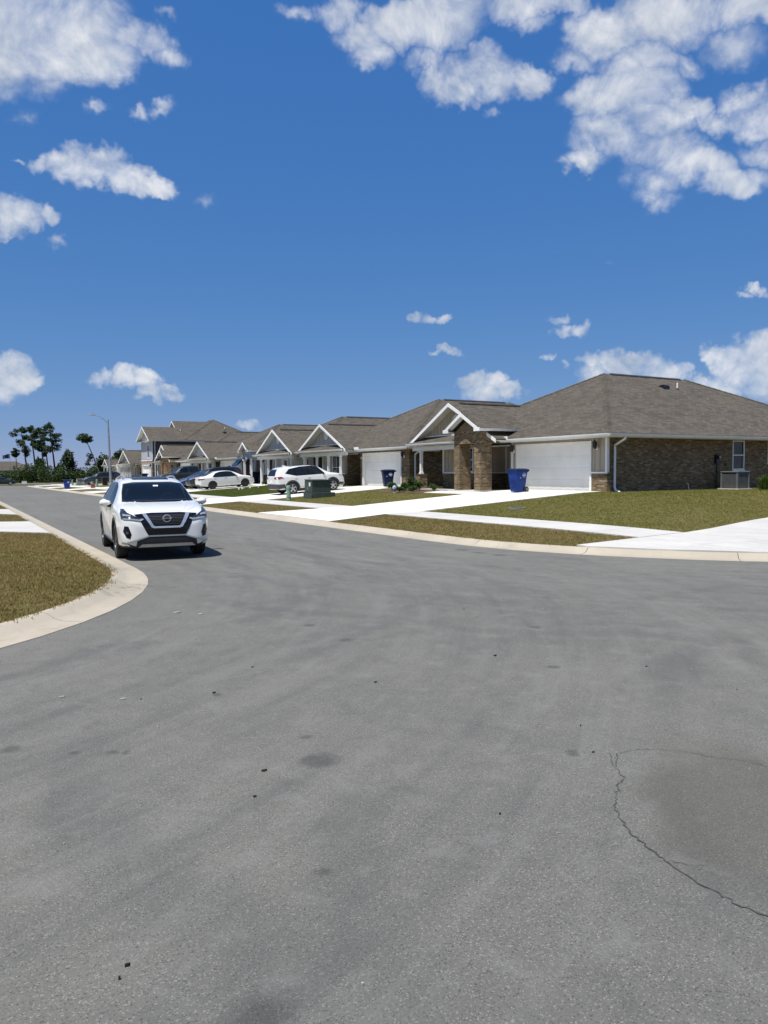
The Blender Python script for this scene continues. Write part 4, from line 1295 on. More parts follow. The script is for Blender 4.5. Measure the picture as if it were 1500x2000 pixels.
h2 = make_house('brick_house', LOTS[1], pads[1], dict(siding='siding_grey', front_brick=True, split=6.3, garage=(1.0, 5.88), recess=(6.3, 8.9), recess_brick=True, wall_w=12.6, posts=[(6.9, 0), (8.8, 0), (10.7, 0), (12.95, 0)],
    gable=(9.8, 4.0), gable_pitch=.47, front_holes=[(9.65, 10.95, .45, 2.15)], bars=2, door=(7.6, 8.5), gable_siding='siding_grey', porch_brick=False, pent=(5.9, 13.65)))
tag(h2, 'brown brick house with white porch posts and white garage door behind the blue bin', 'house', GROUP_H)

h3 = make_house('siding_house', LOTS[2], pads[2], dict(w=12.3, siding='siding_blue', brick='brick_slate', mirror=True, split=3.4, garage=(.5, 2.6), posts=[(.35, 0), (2.0, 0), (3.5, 0), (5.2, 0), (6.9, 0)],
    gable=(3.8, 4.0), gable_pitch=.50, gable_siding='siding_blue', front_holes=[(1.1, 2.5, .8, 2.1), (4.1, 4.9, .8, 2.1)], bars=2, door=(5.6, 6.45), lanterns=True, pent=(-.1, 7.7), garage_mat='door_dark'))
tag(h3, 'blue-grey siding house with two front gables behind the white sedan', 'house', GROUP_H)
# its small entry gable beside the porch
gable(h3, -2.0, 1.6, 9.35, 1.15, 2.95, .62, wall_in=.35, siding='siding_blue', vent=False, wall_z=2.72, name='entry_roof', bat=False, ridge_vent=False)
m = MB()
for s in (-1, 1): gutter_run(m, (-1.95, 9.35 + s * 1.15, 2.92), (.6, 9.35 + s * 1.15, 2.92), (0, s, 0))
m.box(-2.03, -1.98, 8.05, 8.45, 2.78, 2.95); m.box(-2.03, -1.98, 10.25, 10.65, 2.78, 2.95)
m.build('entry_gutter', 'white_trim', h3)
m = MB(); m.box(-1.62, 1.7, 8.45, 8.6, 2.2, 2.95); m.box(-1.62, -1.5, 8.6, 10.25, 2.2, 2.95); m.box(-1.62, 1.7, 10.1, 10.25, 2.2, 2.95); m.build('entry_wall', 'siding_blue', h3)
for yy in (8.55, 10.2): post(h3, -1.52, yy, 0, w=.16, ztop=2.2)

h4 = make_house('brick_house', LOTS[3], pads[3], dict(siding='siding_pale', brick='brick_slate', front_brick=False, posts=[(6.9, 0), (8.8, 0), (10.7, 0), (12.95, 0)], recess=(6.3, 8.9), recess_brick=True, wall_w=12.6, gable=(9.8, 4.0), gable_pitch=.46,
    gable_siding='siding_pale', front_holes=[(9.65, 10.95, .7, 2.1)], door=(7.6, 8.5), pent=(5.9, 13.65), gvent=False))
tag(h4, 'dark brick house with pale front gable behind the dark pickup truck', 'house', GROUP_H)

h5 = make_house('stone_front_house', LOTS[4], pads[4], dict(siding='siding_grey', brick='brick_slate', portico=(6.5, 8.7), portico_mat='stone_brown', recess=(6.3, 8.95), wall_w=12.55, posts=[(9.4, 0), (12.75, 0)], gable=(9.8, 4.0),
    front_holes=[(10.2, 11.3, .90, 2.2)], door=(6.7, 7.6), pent=(8.75, 13.65)))
tag(h5, 'house with brown stone entry portico in front of the two-storey house', 'house', GROUP_H)

# --- two-storey house
def two_storey(s0, pad):
    root = empty('two_storey_house', (24.3, s0, pad))
    xf = -1.1; Z1 = 5.35; wy = 6.6
    m = MB(); m.box(xf, 13.5, 0, .2, -.5, Z1); m.build('side_wall', 'brick_slate', root)
    m = MB(); m.box(5.2, 13.5, 12.2, 12.4, -.5, Z1); m.box(13.3, 13.5, .2, 12.2, -.5, Z1); m.box(5.0, 5.2, wy, 12.2, -.5, Z1); m.box(xf + .2, 5.0, wy - .2, wy, -.5, Z1); m.build('rear_wall', 'brick_slate', root)
    m = MB(); wall_grid(m, 'x', xf, .2, .2, wy, -.5, 2.75, [(.9, 5.8, -.05, 2.24)]); m.build('front_wall', 'brick_pink', root)
    m = MB(); wall_grid(m, 'x', xf + .03, .17, .02, wy, 2.75, Z1, [(1.6, 3.0, 3.1, 4.9)])
    z = 2.95
    while z < Z1 - .1:
        if not (3.0 < z < 4.95): m.box(xf + .016, xf + .03, .05, wy - .05, z, z + .02)
        z += .2
    m.build('upper_siding', 'siding_lilac', root)
    m = MB(); m.box(xf - .04, xf + .03, -.02, wy + .02, 2.72, 2.84); m.box(xf - .03, xf + .08, -.03, .08, 2.84, Z1 - .1); m.build('band_trim', 'white_trim', root)
    garage_door(root, 1.0, 5.7, xf)
    lantern(root, xf, .5, 1.95)
    w_ = window(root, 'x', xf + .03, 1.6, 3.0, 3.1, 4.9, -1, bars=2, fw=.09)
    E2 = Z1 + .12
    gable(root, xf - .55, 7.5, wy / 2, wy / 2 + .45, E2, .50, wall_in=.55, siding='siding_lilac', vent=False, wall_z=E2 + .02, bat=False, ridge_vent=False)
    gable(root, 3.4, 9.0, 7.4, 5.2, E2, .58, wall_in=.5, siding='siding_lilac', vent=False, wall_z=E2, bat=False, ridge_vent=False)
    hip_roof(root, 3.0, 14.6, -.45, 12.8, E2, .55, ridge_vent=False)
    m = MB(); gutter_run(m, (xf - .5, -.45, E2 - .02), (14.2, -.45, E2 - .02), (0, -1, 0)); m.box(xf - .5, 14.1, -.44, -.41, E2 - .2, E2 - .05); m.box(xf - .5, 14, -.41, -.003, E2 - .19, E2 - .17)
    m.box(xf - .58, xf - .5, -.5, .25, E2 - .22, E2 - .02); m.build('gutter', 'white_trim', root)
    m = MB(); m.box(xf - .5, xf - .02, -.3, wy + .3, E2 - .16, E2 - .13); m.build('soffit', 'soffit_white', root)
    m = MB(); m.tube([(xf + .35, -.40, E2 - .13), (xf + .35, -.07, E2 - .45), (xf + .35, -.07, .2), (xf + .35, -.3, .05)], .055, 8); m.build('downspout', 'white_trim', root, smooth=True)
    zz = lambda y: E2 + (y + .45) * .5
    roof_bits(root, [('pipe', 3.2, 2.0, zz(2.0)), ('pipe', 9.6, 2.6, E2 + 3.05 * .55), ('box', 9.3, 1.7, E2 + 2.15 * .55)])
    m = MB(); m.box(xf + .2, 13, .2, wy, 2.6, 2.75); m.build('storey_floor', 'soffit_white', root)
    return root
h6 = two_storey(LOTS[5], pads[5])
tag(h6, 'two-storey house with grey siding, upper sash window and dark brick side', 'house', GROUP_H)

h7 = make_house('porch_house', LOTS[6], pads[6], dict(w=12.4, siding='siding_grey', brick='brick_brown', mirror=True, split=3.4, garage=(.5, 2.6), posts=[(.3, 0), (1.4, 0), (2.6, 0), (3.8, 0), (5.0, 0), (6.2, 0), (7.4, 0)],
    gable=(4.6, 4.6), gable_pitch=.45, gable_siding='siding_grey', front_holes=[(2.0, 3.2, .8, 2.1)], door=(5.6, 6.45), pent=(0, 9.0), lanterns=False))
tag(h7, 'house with a long white-posted porch beside the two-storey house', 'house', GROUP_H)
h8 = make_house('end_house', LOTS[7], pads[7], dict(w=8.4, d=12, siding='siding_grey', brick='brick_brown', split=4.6, garage=(.9, 3.6), posts=[(4.9, 0), (8.2, 0)], gable=(6.4, 2.1), gable_pitch=.5, gable_siding='siding_pale',
    front_holes=[(6.8, 7.6, .8, 2.1)], door=(5.3, 6.1), pent=(4.5, 8.4), lanterns=False, gvent=False))
tag(h8, 'last small grey house of the row, behind the street lamp pole', 'house', GROUP_H)
# ------------------------------------------------------------------ cars
# local axes of a car: +x to its front, +y to its left, z up, origin on the ground under its middle
def cage_section(x, zb, zbelt, ztop, wl, wb, wt):
    h = ztop - zbelt
    half = [(0, zb), (wl * .62, zb), (wl - .05, zb + .015), (wl, zb + .12), ((wl + wb) / 2 + .012, zb + (zbelt - zb) * .52),
            (wb, zbelt - .05), (wb - .018, zbelt + .012), (wt + (wb - wt) * .42, zbelt + h * .50), (wt, ztop - .13 * h), (wt * .90, ztop - .035 * h), (wt * .5, ztop - .004 * h), (0, ztop)]
    ring = [(x, y, z) for (y, z) in half] + [(x, -y, z) for (y, z) in half[-2:0:-1]]
    return ring

def loft_body(stations, levels=2):
    """control cage of cross-sections, smoothed; returns a bmesh-ready mesh"""
    rings = [cage_section(*s) for s in stations]
    n = len(rings[0]); v = [p for r_ in rings for p in r_]; f = []
    for i in range(len(rings) - 1):
        for k in range(n): f.append((i * n + k, i * n + (k + 1) % n, (i + 1) * n + (k + 1) % n, (i + 1) * n + k))
    # flat ends: a quad grid across each end
    for e, off in ((0, 0), (len(rings) - 1, (len(rings) - 1) * n)):
        h = n // 2
        for k in range(h):
            a, b, c, d = off + k, off + k + 1, off + (n - k - 1) % n, off + (n - k) % n
            q = [a, b, c, d]
            q2 = []
            for t in q:
                if t not in q2: q2.append(t)
            if len(q2) >= 3: f.append(tuple(q2) if e == 0 else tuple(q2[::-1]))
    me = bpy.data.meshes.new('cage'); me.from_pydata(v, [], f)
    bm = bmesh.new(); bm.from_mesh(me); bmesh.ops.recalc_face_normals(bm, faces=bm.faces); bm.to_mesh(me); bm.free()
    o = bpy.data.objects.new('cage', me); COL.objects.link(o)
    s = o.modifiers.new('s', 'SUBSURF'); s.levels = levels; s.render_levels = levels
    dg = bpy.context.evaluated_depsgraph_get()
    out = bpy.data.meshes.new_from_object(o.evaluated_get(dg))
    bpy.data.objects.remove(o); bpy.data.meshes.remove(me)
    return out

def cut_wells(me, axles, rad, half_in, wmax):
    """boolean the wheel wells out of the body"""
    o = bpy.data.objects.new('b', me); COL.objects.link(o)
    cutters = []
    for (ax, az) in axles:
        for s in (-1, 1):
            m = MB(); m.lathe([(rad, s * half_in), (rad, s * (wmax + .3))], 36, 'Y', (ax, 0, az))
            c = m.build('cutter', 'plastic_black'); cutters.append(c)
            md = o.modifiers.new('c', 'BOOLEAN'); md.object = c; md.operation = 'DIFFERENCE'; md.solver = 'EXACT'
    dg = bpy.context.evaluated_depsgraph_get()
    out = bpy.data.meshes.new_from_object(o.evaluated_get(dg))
    bpy.data.objects.remove(o)
    for c in cutters: d = c.data; bpy.data.objects.remove(c); bpy.data.meshes.remove(d)
    return out

def in_poly(p, poly):
    x, y = p; c = False; n = len(poly)
    for i in range(n):
        (x1, y1), (x2, y2) = poly[i], poly[(i + 1) % n]
        if (y1 > y) != (y2 > y) and x < (x2 - x1) * (y - y1) / (y2 - y1) + x1: c = not c
    return c

class Car:
    def __init__(s, name, paint, stations, axles, wheel_r, track_half, label, cat, trim='plastic_black', group=None, levels=2, well=None):
        s.root = empty(name); tag(s.root, label, cat, group)
        s.paint = paint
        raw = loft_body(stations, levels)
        s.bvh = BVHTree.FromPolygons([v.co.copy() for v in raw.vertices], [tuple(p.vertices) for p in raw.polygons])
        wmax = max(t[5] for t in stations); s.wmax = wmax
        well = well or wheel_r + .055
        me = cut_wells(raw, [(a, wheel_r) for a in axles], well, track_half - .16, wmax)
        s.axles, s.wr, s.well = axles, wheel_r, well
        me.materials.clear(); me.materials.append(as_mat(paint)); me.materials.append(as_mat('plastic_black')); me.materials.append(as_mat(trim))
        zlow = stations[len(stations) // 2][1]
        for p in me.polygons:
            c = p.center; p.material_index = 0
            for a in axles:
                d = math.hypot(c.x - a, c.z - wheel_r)
                if d < well + .004 and (abs(p.normal.y) > .9 and abs(c.y) < track_half - .1 or d > well - .02 and abs(p.normal.y) < .3): p.material_index = 1
            if p.normal.z < -.75: p.material_index = 1
            elif c.z < zlow + .10 and p.material_index == 0: p.material_index = 2
        s.me = me; s.holes = []
        s.trim = trim
    def patch(s, name, poly, axis, side, mat, off=.004, cell=.09, skirt=.02, parent=None, hole=False, taper=0.0):
        """a panel that follows the body: outline drawn in the side (x,z), front (y,z) or top (x,y) view, laid on the skin"""
        ax = {'side': 1, 'front': 0, 'top': 2}[axis]
        def p3(a, b, c=0.0): return {'side': (a, c, b), 'front': (c, a, b), 'top': (a, b, c)}[axis]
        bm = bmesh.new()
        bm.faces.new([bm.verts.new(p3(*q)) for q in poly])
        us, vs_ = [q[0] for q in poly], [q[1] for q in poly]
        i0, i1 = {'side': (0, 2), 'front': (1, 2), 'top': (0, 1)}[axis]
        for (k, lo, hi) in ((i0, min(us), max(us)), (i1, min(vs_), max(vs_))):
            n = max(1, int((hi - lo) / cell))
            for j in range(1, n):
                co = [0, 0, 0]; no = [0, 0, 0]; co[k] = lo + (hi - lo) * j / n; no[k] = 1
                bmesh.ops.bisect_plane(bm, geom=bm.verts[:] + bm.edges[:] + bm.faces[:], plane_co=co, plane_no=no)
        bmesh.ops.triangulate(bm, faces=bm.faces[:])
        d = Vector((0, 0, 0)); d[ax] = -side
        nrm = {}
        for v in bm.verts:
            o = v.co.copy(); o[ax] = side * 5
            loc, no, idx, dist = s.bvh.ray_cast(o, d, 10)
            if loc is None:
                q = v.co.copy(); q[ax] = side * s.wmax * .8 if ax == 1 else side * 2.2
                loc, no, idx, dist = s.bvh.find_nearest(q)
                if loc is None: loc, no = q, -d
                no = no if no.dot(-d) > 0 else -no
                loc = Vector(loc); loc2 = v.co.copy(); loc2[ax] = loc[ax]; loc = loc2
            if no.dot(d) > 0: no = -no
            v.co = loc + no * off; nrm[v] = no
        be = [e for e in bm.edges if e.is_boundary]
        r_ = bmesh.ops.extrude_edge_only(bm, edges=be)
        for g in r_['geom']:
            if isinstance(g, bmesh.types.BMVert): g.co += d * (skirt + off)
        bmesh.ops.recalc_face_normals(bm, faces=bm.faces[:])
        tot = sum((f.normal.dot(d)) * f.calc_area() for f in bm.faces)
        if tot > 0: bmesh.ops.reverse_faces(bm, faces=bm.faces[:])
        me = bpy.data.meshes.new(name); bm.to_mesh(me); bm.free()
        me.materials.append(as_mat(mat)); smooth_mesh(me, 50)
        o = link(bpy.data.objects.new(name, me), parent or s.root)
        if hole: s.holes.append((axis, side, poly))
        return o
    def finish(s):
        me = s.me
        if s.holes:
            bm = bmesh.new(); bm.from_mesh(me); dead = []
            for f in bm.faces:
                c = f.calc_center_median()
                for (axis, side, poly) in s.holes:
                    if axis == 'side' and c.y * side < .3: continue
                    if axis == 'front' and (f.normal.x * side < .15 or c.x * side < -.2): continue
                    pts = [{'side': (v.co.x, v.co.z), 'front': (v.co.y, v.co.z), 'top': (v.co.x, v.co.y)}[axis] for v in f.verts]
                    if all(in_poly(p, poly) for p in pts): dead.append(f); break
            bmesh.ops.delete(bm, geom=dead, context='FACES'); bm.to_mesh(me); bm.free()
        smooth_mesh(me, 38)
        s.body = link(bpy.data.objects.new('body', me), s.root)
        return s
    def wheels(s, rim='alloy', spokes=5, width=.23, track=None, face=.68):
        r = s.wr
        m = MB(); w = width
        m.lathe([(r * face, -w / 2), (r * .93, -w / 2), (r * .985, -w * .38), (r, -w * .25), (r, w * .25), (r * .985, w * .38), (r * .93, w / 2), (r * face, w / 2), (r * face, w * .3), (r * face, -w * .3), (r * face, -w / 2)], 36, 'Y', caps=False)
        tyre = m.mesh('tyre', 'rubber'); smooth_mesh(tyre, 30)
        m = MB(); m.lathe([(.01, w * .10), (r * face * .98, w * .06), (r * face * .98, -w * .3)], 28, 'Y'); hub = m.mesh('wheel', 'alloy_dark')
        m = MB()
        m.lathe([(r * face * 1.0, w * .30), (r * face * 1.0, w * .47), (r * face * .93, w * .47), (r * face * .90, w * .30), (r * face * 1.0, w * .30)], 32, 'Y', caps=False)
        for k in range(spokes):
            a = 2 * math.pi * k / spokes + .3
            ca, sa = math.cos(a), math.sin(a); t = .30 if spokes < 7 else .2
            def P(rr, off, y): return (rr * ca - off * sa, y, rr * sa + off * ca)
            r0, r1 = r * .08, r * face * .93
            wi, wo = r * .10, r * t * .42
            m.add([P(r0, -wi, w * .44), P(r0, wi, w * .44), P(r1, wo, w * .42), P(r1, -wo, w * .42), P(r0, -wi, w * .26), P(r0, wi, w * .26), P(r1, wo, w * .28), P(r1, -wo, w * .28)],
                  [(0, 1, 2, 3), (4, 7, 6, 5), (0, 4, 5, 1), (1, 5, 6, 2), (2, 6, 7, 3), (3, 7, 4, 0)])
        m.lathe([(r * .17, w * .25), (r * .17, w * .46), (r * .12, w * .50), (.005, w * .50)], 16, 'Y')
        rm = m.mesh('rim', rim)
        for ax in s.axles:
            for sd_ in (1, -1):
                o = link(bpy.data.objects.new('wheel', hub), s.root)
                o.location = (ax, sd_ * track, r); o.rotation_euler = (0, 0, 0 if sd_ > 0 else math.pi)
                link(bpy.data.objects.new('tyre', tyre), o); link(bpy.data.objects.new('rim', rm), o)
        return s
    def arch(s, r_out, mat='plastic_black', off=.012, zc=None, low=.0):
        """cladding lips round the wheel openings"""
        for ax in s.axles:
            for sd_ in (1, -1):
                o_, i_ = [], []
                for k in range(19):
                    a = R(-28 + 236 * k / 18)
                    o_.append((ax + r_out * math.cos(a), s.wr + r_out * math.sin(a)))
                    i_.append((ax + (s.well - .006) * math.cos(a), s.wr + (s.well - .006) * math.sin(a)))
                poly = [p for p in o_ if p[1] > low] + [p for p in i_ if p[1] > low][::-1]
                s.patch('wheel_arch', poly, 'side', sd_, mat, off, cell=.2, skirt=.03)
    def mirror_cap(s, x, y, z, mat, size=(.16, .24, .16)):
        for sd_ in (1, -1):
            me = bpy.data.meshes.new('wing_mirror'); bm = bmesh.new()
            bmesh.ops.create_uvsphere(bm, u_segments=16, v_segments=10, radius=.5)
            for v in bm.verts:
                v.co = Vector((v.co.x * size[0] if v.co.x > 0 else v.co.x * size[0] * .35, v.co.y * size[1], v.co.z * size[2] * (1 - .25 * (v.co.y * sd_ < 0)))) + Vector((x, sd_ * (y + size[1] * .45), z))
            bm.to_mesh(me); bm.free(); me.materials.append(as_mat(mat)); smooth_mesh(me, 60)
            o = link(bpy.data.objects.new('wing_mirror', me), s.root)
            m = MB(); m.tube([(x, sd_ * (y - .07), z - .07), (x, sd_ * (y + .08), z - .05)], [.045, .03], 8); m.build('mirror_arm', 'plastic_black', o)
            m = MB(); m.box(x - size[0] * .19, x - size[0] * .16, sd_ * (y + .02), sd_ * (y + size[1] * .85), z - size[2] * .33, z + size[2] * .33); m.build('mirror_glass', 'chrome', o)
    def cabin(s, x0, x1, w, z0, seats=(), wheel_at=None, roof_z=None):
        """dark interior: dash, floor tub, seats and steering wheel, seen through the glass"""
        m = MB(); m.box(x0, x1, -w, w, z0 - .35, z0 - .05); m.box(x1 - .12, x1 + .12, -w, w, z0 - .05, z0 + .06); c = m.build('cabin', 'interior_dark', s.root)
        for (sx, sy) in seats:
            m = MB()
            m.hexa([(sx - .10, sy - .24, z0 - .1), (sx + .08, sy - .24, z0 - .1), (sx + .08, sy + .24, z0 - .1), (sx - .10, sy + .24, z0 - .1), (sx - .22, sy - .20, z0 + .27), (sx - .10, sy - .20, z0 + .27), (sx - .10, sy + .20, z0 + .27), (sx - .22, sy + .20, z0 + .27)])
            m.box(sx - .24, sx - .14, sy - .13, sy + .13, z0 + .29, z0 + .43)
            m.build('seat', 'interior_dark', s.root, bevel=.02)
        if wheel_at:
            x, y, z = wheel_at
            me = MB(); ring = [(x + .06 * math.sin(a), y + .185 * math.cos(a), z + .175 * math.sin(a)) for a in [2 * math.pi * k / 20 for k in range(21)]]
            me.tube(ring, .016, 6, caps=False); me.box(x - .01, x + .02, y - .17, y + .17, z - .02, z + .02); me.box(x, x + .2, y - .03, y + .03, z - .06, z)
            me.build('steering_wheel', 'interior_dark', s.root, smooth=True)
    def place(s, x, y, z, heading, pitch=0.0):
        s.root.location = (x, y, z); s.root.rotation_euler = (0, pitch, heading)

def mirror_poly(p): return [(-a, b) for a, b in p]
def strip(pts, w):
    """thin band polygon along a polyline"""
    L, Rr = [], []
    P_ = [Vector(p) for p in pts]
    for i, p in enumerate(P_):
        d = (P_[min(i + 1, len(P_) - 1)] - P_[max(i - 1, 0)]).normalized(); n = Vector((-d.y, d.x)) * w / 2
        L.append(tuple(p + n)); Rr.append(tuple(p - n))
    return L + Rr[::-1]

# ---- the white crossover coming towards us
def hero_suv():
    S = [  # x, z_bottom, z_belt, z_top, w_low, w_belt, w_top
        (-2.43, .44, .90, 1.02, .70, .78, .66), (-2.40, .32, .95, 1.12, .82, .86, .70), (-2.25, .26, 1.02, 1.30, .89, .915, .69), (-1.95, .24, 1.06, 1.46, .92, .94, .68),
        (-1.40, .22, 1.07, 1.60, .935, .955, .69), (-.80, .21, 1.06, 1.655, .94, .955, .70), (-.20, .21, 1.045, 1.665, .94, .955, .70), (.25, .21, 1.04, 1.635, .94, .955, .695),
        (.62, .21, 1.04, 1.53, .94, .955, .70), (.98, .21, 1.045, 1.335, .94, .955, .75), (1.20, .21, 1.045, 1.215, .94, .955, .80), (1.36, .21, 1.03, 1.145, .94, .955, .83), (1.75, .22, .995, 1.095, .935, .945, .82),
        (2.05, .24, .955, 1.035, .915, .915, .77), (2.22, .25, .90, .975, .88, .86, .70), (2.34, .26, .82, .885, .80, .78, .62), (2.40, .30, .72, .77, .64, .62, .50), (2.41, .36, .62, .66, .50, .48, .40)]
    c = Car('white_suv', 'paint_white', S, (1.44, -1.385), .375, .80, 'white crossover with V-shaped chrome grille standing on the road by the left kerb', 'car', well=.425, levels=3)
    # glass
    ws = [(-.765, 1.155), (-.35, 1.135), (.35, 1.135), (.765, 1.155), (.71, 1.36), (.645, 1.52), (.42, 1.555), (-.42, 1.555), (-.645, 1.52), (-.71, 1.36)]
    c.patch('windshield', ws, 'front', 1, 'auto_glass', .004, cell=.08, hole=True, skirt=.012)
    c.patch('windshield_edge', [(-.765, 1.155), (-.35, 1.135), (.35, 1.135), (.765, 1.155), (.755, 1.175), (.345, 1.157), (-.345, 1.157), (-.755, 1.175)], 'front', 1, 'gloss_black', .008, cell=.08)
    for sd_ in (1, -1):
        c.patch('side_window', [(.92, 1.10), (.42, 1.455), (.16, 1.535), (-.10, 1.56), (-.13, 1.10)], 'side', sd_, 'auto_glass', .004, hole=True)
        c.patch('side_window', [(-.20, 1.10), (-.17, 1.56), (-.75, 1.545), (-1.05, 1.49), (-1.12, 1.12)], 'side', sd_, 'privacy_glass', .004)
        c.patch('side_window', [(-1.20, 1.14), (-1.14, 1.47), (-1.62, 1.34), (-1.78, 1.24)], 'side', sd_, 'privacy_glass', .004)
        c.patch('door', [(.98, 1.06), (.93, .40), (-.14, .37), (-.14, 1.06)], 'side', sd_, 'paint_white', .003, skirt=.01)
        dd = c.patch('door', [(-.18, 1.06), (-.18, .37), (-.92, .40), (-1.02, .62), (-1.12, .85), (-1.14, 1.07)], 'side', sd_, 'paint_white', .003, skirt=.01)
        c.patch('door_handle', [(.05, .93), (.05, .965), (-.10, .965), (-.10, .93)], 'side', sd_, 'chrome', .022)
        c.patch('sill_moulding', [(.95, .27), (.95, .36), (-.90, .36), (-.90, .27)], 'side', sd_, 'plastic_black', .008)
        c.patch('sill_strip', [(.94, .345), (.94, .37), (-.90, .37), (-.90, .345)], 'side', sd_, 'chrome', .014)
    c.arch(.475, 'plastic_black', .006, low=.20)
    # front face
    c.patch('grille', [(-.64, .930), (-.30, .955), (.30, .955), (.64, .930), (.54, .82), (.45, .645), (.38, .52), (-.38, .52), (-.45, .645), (-.54, .82)], 'front', 1, 'gloss_black', .006, cell=.07)
    vv = [(-.485, .928), (-.405, .932), (-.275, .712), (-.245, .692), (.245, .692), (.275, .712), (.405, .932), (.485, .928), (.315, .675), (.262, .658), (-.262, .658), (-.315, .675)]
    c.patch('chrome_v', vv, 'front', 1, 'bright_trim', .022, cell=.05, skirt=.02)
    for k in range(7):
        z = .73 + k * .028
        hw = .265 + (z - .715) * .58
        c.patch('grille_bar', [(-hw, z), (hw, z), (hw, z + .011), (-hw, z + .011)], 'front', 1, 'plastic_black', .011, cell=.1, skirt=.004)
    for sg in (1, -1):
        mp = (lambda p: p) if sg > 0 else mirror_poly
        c.patch('headlight', mp([(.46, .83), (.52, .80), (.875, .845), (.885, .945), (.85, 1.03), (.80, 1.03), (.76, .965), (.62, .895)]), 'front', 1, 'lamp_smoke', .010, cell=.05)
        c.patch('daytime_lamp', mp([(.46, .83), (.52, .80), (.84, .838), (.845, .862), (.53, .830), (.49, .848)]), 'front', 1, 'lamp_clear', .019, cell=.05)
        c.patch('headlight_lens', mp([(.70, .885), (.84, .90), (.845, .935), (.71, .915)]), 'front', 1, 'lamp_clear', .017, cell=.04)
        c.patch('fog_recess', mp([(.705, .545), (.76, .70), (.83, .71), (.855, .60), (.80, .48), (.735, .455)]), 'front', 1, 'gloss_black', .005, cell=.05)
        fl = c.patch('fog_lamp', mp([(.755, .555), (.755, .60), (.80, .605), (.81, .565), (.785, .545)]), 'front', 1, 'lamp_smoke', .018, cell=.03)
        c.patch('bumper_strip', mp([(.36, .492), (.36, .515), (.62, .44), (.80, .385), (.87, .385), (.87, .36), (.80, .358), (.61, .415)]), 'front', 1, 'silver_trim', .016, cell=.05)
    c.patch('bumper_strip', [(-.36, .492), (.36, .492), (.36, .515), (-.36, .515)], 'front', 1, 'silver_trim', .016, cell=.06)
    c.patch('lower_intake', [(-.36, .488), (.36, .488), (.60, .41), (.62, .30), (.46, .27), (-.46, .27), (-.62, .30), (-.60, .41)], 'front', 1, 'plastic_black', .008, cell=.06)
    c.patch('skid_plate', [(-.50, .345), (.50, .345), (.58, .295), (-.58, .295)], 'front', 1, 'silver_trim', .020, cell=.06)
    c.patch('bumper_lip', [(-.82, .375), (-.62, .305), (-.46, .272), (.46, .272), (.62, .305), (.82, .375), (.82, .30), (.60, .262), (-.60, .262), (-.82, .30)], 'front', 1, 'plastic_black', .010, cell=.08)
    # emblem: ring with a bar
    loc = c.bvh.ray_cast(Vector((5, 0, .845)), Vector((-1, 0, 0)), 10)[0]
    m = MB(); ex = loc.x + .030
    ringp = [(ex, .076 * math.cos(a), .845 + .066 * math.sin(a)) for a in [2 * math.pi * k / 24 for k in range(25)]]
    m.tube(ringp, .011, 6, caps=False); em = m.build('emblem', 'bright_trim', c.root, smooth=True)
    m = MB(); m.box(ex - .008, ex + .012, -.098, .098, .831, .859); m.build('emblem_bar', 'silver_trim', em)
    txt = bpy.data.curves.new('lettering', 'FONT'); txt.body = 'NISSAN'; txt.size = .031; txt.align_x = 'CENTER'; txt.align_y = 'CENTER'; txt.extrude = .002
    to = bpy.data.objects.new('lettering', txt); COL.objects.link(to)
    dg = bpy.context.evaluated_depsgraph_get(); tm = bpy.data.meshes.new_from_object(to.evaluated_get(dg)); bpy.data.objects.remove(to)
    tm.transform(Matrix.Translation((ex + .0145, 0, .845)) @ Matrix(((0, 0, 1, 0), (1, 0, 0, 0), (0, 1, 0, 0), (0, 0, 0, 1))))
    tm.materials.clear(); tm.materials.append(as_mat('gloss_black')); link(bpy.data.objects.new('lettering', tm), em)
    # bonnet with its shut line and creases
    c.patch('hood', [(1.36, -.60), (1.335, 0), (1.36, .60), (1.46, .70), (1.80, .70), (2.05, .62), (2.17, .46), (2.20, 0), (2.17, -.46), (2.05, -.62), (1.80, -.70), (1.46, -.70)], 'top', 1, 'paint_white', .007, cell=.07, skirt=.006)
    for sg in (1, -1): c.patch('hood_crease', strip([(1.38, sg * .50), (1.7, sg * .52), (2.12, sg * .40)], .035), 'top', 1, 'paint_white', .013, cell=.08, skirt=.006)
    # glass roof panel and rails
    c.patch('glass_roof', [(.30, -.40), (.34, 0), (.30, .40), (-.75, .44), (-.75, -.44)], 'top', 1, 'gloss_black', .012, cell=.1)
    for sg in (1, -1):
        pts = []
        for k in range(9):
            x = .22 - 1.75 * k / 8
            l = c.bvh.ray_cast(Vector((x, sg * .585, 4)), Vector((0, 0, -1)), 10)[0]
            pts.append((x, sg * .585, l.z + (.006 if k in (0, 8) else .045)))
        m = MB(); m.tube(pts, .018, 8); m.build('roof_rail', 'silver_trim', c.root, smooth=True)
    c.patch('rear_window', [(-.52, 1.14), (.52, 1.14), (.48, 1.40), (-.48, 1.40)], 'front', -1, 'privacy_glass', .005)
    for sg in (1, -1): c.patch('tail_light', [(sg * .50, .98), (sg * .85, .96), (sg * .80, 1.08), (sg * .52, 1.06)], 'front', -1, 'lamp_red', .012)
    c.mirror_cap(.80, .945, 1.125, 'paint_white', (.20, .25, .17))
    # windscreen sticker, mirror, wipers
    loc = c.bvh.ray_cast(Vector((5, .07, 1.475)), Vector((-1, 0, 0)), 10)
    c.patch('windshield_sticker', [(-.01, 1.455), (.045, 1.46), (.095, 1.455), (.095, 1.485), (.045, 1.482), (-.01, 1.485)], 'front', 1, 'label_white', .007, cell=.03, skirt=.001)
    m = MB(); m.box(.52, .56, -.12, .12, 1.40, 1.46); m.tube([(.54, 0, 1.45), (.50, 0, 1.53)], .012, 6); m.build('rear_view_mirror', 'interior_dark', c.root)
